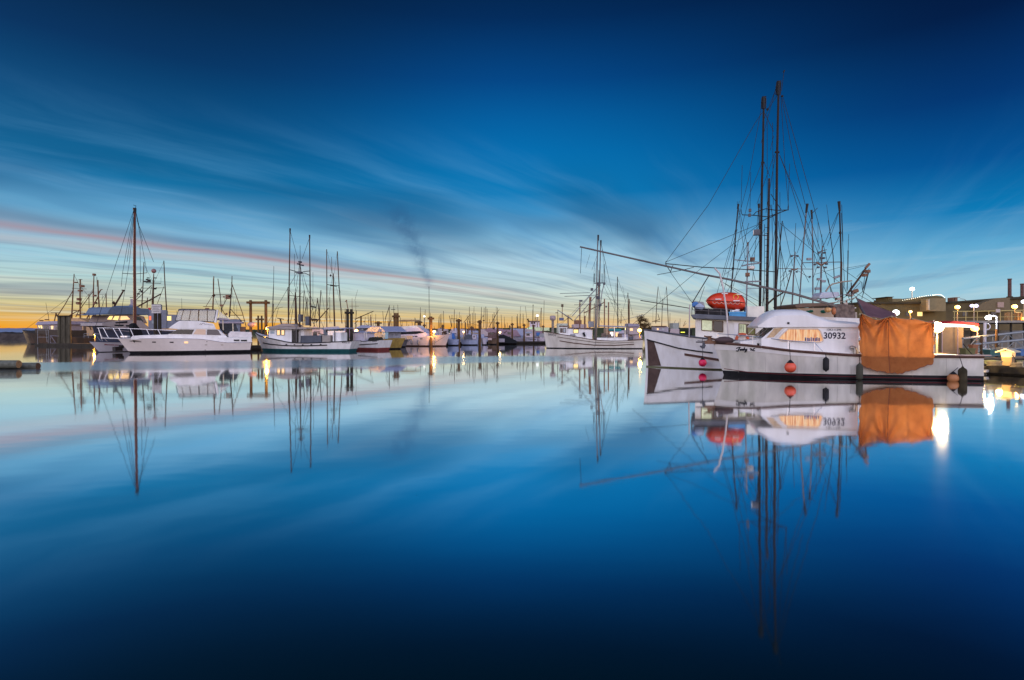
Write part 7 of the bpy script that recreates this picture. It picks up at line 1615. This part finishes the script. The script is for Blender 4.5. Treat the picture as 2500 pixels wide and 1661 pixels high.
lamp_light(st, (c.x, -1.75, c.z - .1), (1, .55, .2), 160, .15)
# clutter on the right hand docks
for i, (px, py, D, w, h, d, mt, nm, lab) in enumerate((
    (2362, 866, 34.5, .9, .55, .7, M('olive_tote', (.13, .13, .06), .6), 'tote', 'olive tote at the foot of the gangway'), (2376, 864, 35.0, .5, .8, .5, M('rust_bin', (.26, .10, .04), .7), 'bin', 'rusty bin between the olive tote and white pole'),
    (2421, 868, 35.4, 1.0, .5, .8, M('teal_tote', (.05, .13, .13), .6), 'tote', 'teal tote under the truss gangway'), (2447, 868, 35.6, .6, .7, .6, M('cream_tote', (.55, .47, .30), .6), 'tote', 'cream tote just behind the glowing pedestal'),
    (2494, 869, 35.8, .9, .6, .8, M('blue_tote', (.05, .14, .34), .6), 'tote', 'blue tote at the picture edge behind the gangway'), (2500, 897, 25.6, .5, .35, .4, M('grey_tub', (.2, .2, .19), .6), 'tub', 'small grey tub on the near dock at the picture edge'))):
    w, h, d = w * .68, h * .68, d * .7
    p = at(px, py, D); rt = thing(nm, lab, nm, p)
    MB().loop2([(-w * .45, -d * .45, 0), (w * .45, -d * .45, 0), (w * .45, d * .45, 0), (-w * .45, d * .45, 0)], [(-w * .5, -d * .5, h), (w * .5, -d * .5, h), (w * .5, d * .5, h), (-w * .5, d * .5, h)]).build('body', mt, rt, bevel=.02)
    mb = MB(); mb.box(-w * .53, w * .53, -d * .53, d * .53, h - .06, h + .02); mb.build('rim', mt, rt)
for px, py, D, lab in ((2428, 899, 26.9, 'rope coil lying on the plank dock before the long olive box'), (2486, 900, 25.8, 'rope coil lying on the plank dock past the glowing pedestal')):
    p = at(px, py, D); p.z = .47; rt = thing('rope_coil', lab, 'rope', p)
    mb = MB(); pts = [((.30 - .012 * (i % 20) * .3) * cos(i * .5), (.30 - .012 * (i % 20) * .3) * sin(i * .5), .0035 * i) for i in range(64)]
    mb.path(pts, .02, 5); mb.build('coil', ROPE, rt)
for px, py, D, lab in ((2396, 866, 36.5, 'slim mooring post behind the white stern rail'), (2433, 850, 38, 'mooring post seen through the gangway truss')):
    piling('piling', lab, px, py - 46, D, 5.5, mat=WOOD, group=None)

# ------------------------------------------------------------------ lamps
WHT = (1.0, .96, .86); AMB = (1.0, .44, .04); BLU = (.80, .84, 1.0)
def street_lamp(label, px, yl, yb, D, col, power, strength, head=.2, arm=0, post=None, group='harbour lamps'):
    base = at(px, yb, D); zl = at(px, yl, D).z - base.z
    root = thing('street_lamp', label, 'street lamp', base, 0, group)
    r = max(.05, .0009 * D)
    MB().tube((arm, 0, 0), (arm, 0, zl + (.1 if arm else -head * .6)), r * 1.1, r * .8, 8).build('post', post or M('lamp_post', (.30, .24, .15), .5), root, True)
    if arm: MB().tube((arm, 0, zl + .1), (0, 0, zl + head * .9), r * .8, None, 6).build('arm', post or M('lamp_post', (.30, .24, .15), .5), root)
    MB().lathe([(head * .3, -head * .95), (head * .6, -head * .85), (head * .5, -head * .7)], (0, 0, zl), 10).build('collar', DGREY, root)
    g = MB().ball((0, 0, zl), head, 12, (1, 1, .85))
    g.build('globe', M('lamp_%02d%02d%02d_%d' % (int(col[0] * 99), int(col[1] * 99), int(col[2] * 99), int(strength * 10)), (.9, .9, .9), .4, emit=col, power=strength), root, True)
    if power: lamp_light(root, (0, -head - .12, zl), col, power, max(.1, head * .7))
    return root
street_lamp('brilliant warm flood lamp beside the right end of the orange tarp', 2286.5, 799, 866, 26.6, (1.0, .68, .32), 850, 40, .28)
street_lamp('bright white lamp just above the orange tarp', 2187, 763.5, 800, 52, (.88, 1.0, .95), 250, 12, .28)
street_lamp('tall thin mast lamp, highest of the harbour lamps', 2226, 706, 790, 96, WHT, 120, 6, .36, post=M('pale_post2', (.6, .56, .45), .5))
street_lamp('small amber lamp at the foot of the tall mast lamp', 2222, 761.5, 790, 92, AMB, 420, 5, .26)
street_lamp('amber lamp left of the violet twin lamp on the pier', 2337, 750.5, 784, 68, AMB, 420, 6, .28)
street_lamp('amber lamp at the picture edge, under the chimneys', 2476.5, 749, 784, 68, AMB, 520, 6, .30)
street_lamp('low amber lamp half cut by the picture edge', 2498, 778.5, 800, 62, AMB, 60, 5, .2)
street_lamp('pale cut off lamp high by the second chimney', 2499, 737, 784, 72, BLU, 0, 4, .28)
tl = street_lamp('violet white twin lamp on a short pier post', 2372.5, 747, 784, 66, (.66, .60, 1.0), 40, 3, .2, arm=.24)
tw_ = MB().ball((.5, 0, at(2377.6, 747, 66).z - at(2372, 784, 66).z), .2, 12).build('globe', M('violet_globe', (.9, .9, .9), .4, emit=(.66, .60, 1.0), power=3), tl, True)
street_lamp('white arm lamp on a white pole over the gangway', 2412, 776, 834, 42, WHT, 160, 9, .19, arm=.62, post=M('white_pole', (.46, .49, .58), .4))
wp = thing('white_pole', 'short white pole with a coiled hose beside the red awning', 'pole', at(2404, 850, 41))
MB().tube((0, 0, 0), (0, 0, 62 * 41 / F), .10, .09, 10).build('pole', M('white_pole', (.46, .49, .58), .4), wp, True)
MB().torus((.16, 0, 52 * 41 / F), .22, .03, 'y').build('hose_coil', M('pale_hose', (.6, .62, .72), .5), wp, True)
street_lamp('amber lamp on the right post of the timber frame', 653.5, 801.5, 842, 68, AMB, 450, 6, .2)
street_lamp('amber lamp beside the double piling', 870, 808, 845, 71, AMB, 450, 6, .24)
street_lamp('amber lamp touching the single piling before the rosy yacht', 1060, 810, 842, 83, AMB, 450, 6, .22)
street_lamp('small pale amber lamp over the striped boat', 1132, 810.5, 838, 95, (1, .6, .2), 30, 2.5, .18)
street_lamp('small pale amber lamp behind the dark tarped boat', 1220.5, 812, 836, 104, (1, .66, .26), 30, 2.5, .24)
street_lamp('strong amber lamp at the stern of the lettered boat', 1561.5, 807, 842, 79, AMB, 520, 7, .30)
street_lamp('white lamp on a tall thin post behind the rosy yacht', 1036, 773, 812, 130, WHT, 0, 1.6, .26)
street_lamp('white lamp beside the pale ship superstructure', 1312, 771, 810, 150, (.95, 1, .98), 0, 1.6, .36)
street_lamp('dim amber lamp under the blue grey flybridge awning', 287, 773, 800, 96, AMB, 90, 5, .2)
street_lamp('amber lamp glowing low beyond the cruiser stern', 573, 786, 840, 88, AMB, 450, 5, .18)
street_lamp('amber lamp hidden low beside the ochre trawler', 232, 818, 838, 90, AMB, 450, 5, .1)
# green lit ramp in the distance
gr = thing('ramp', 'distant green lit ramp between the thin pilings', 'ramp', at(1289, 812, 140))
q_ = 140 / F
gm = M('green_lit_panel', (.4, .5, .35), .5, emit=(.55, .75, .42), power=.5)
for i in range(4):
    MB().prism([((-8 + i * 4.4) * q_, (2 + i * .8) * q_), ((-4 + i * 4.4) * q_, (2 + i * .8) * q_), ((2 + i * 4.4) * q_, (12 + i * .7) * q_), ((-2 + i * 4.4) * q_, (11 + i * .7) * q_)], -.4 + i * .3, 0 + i * .3).build('panel', gm, gr)
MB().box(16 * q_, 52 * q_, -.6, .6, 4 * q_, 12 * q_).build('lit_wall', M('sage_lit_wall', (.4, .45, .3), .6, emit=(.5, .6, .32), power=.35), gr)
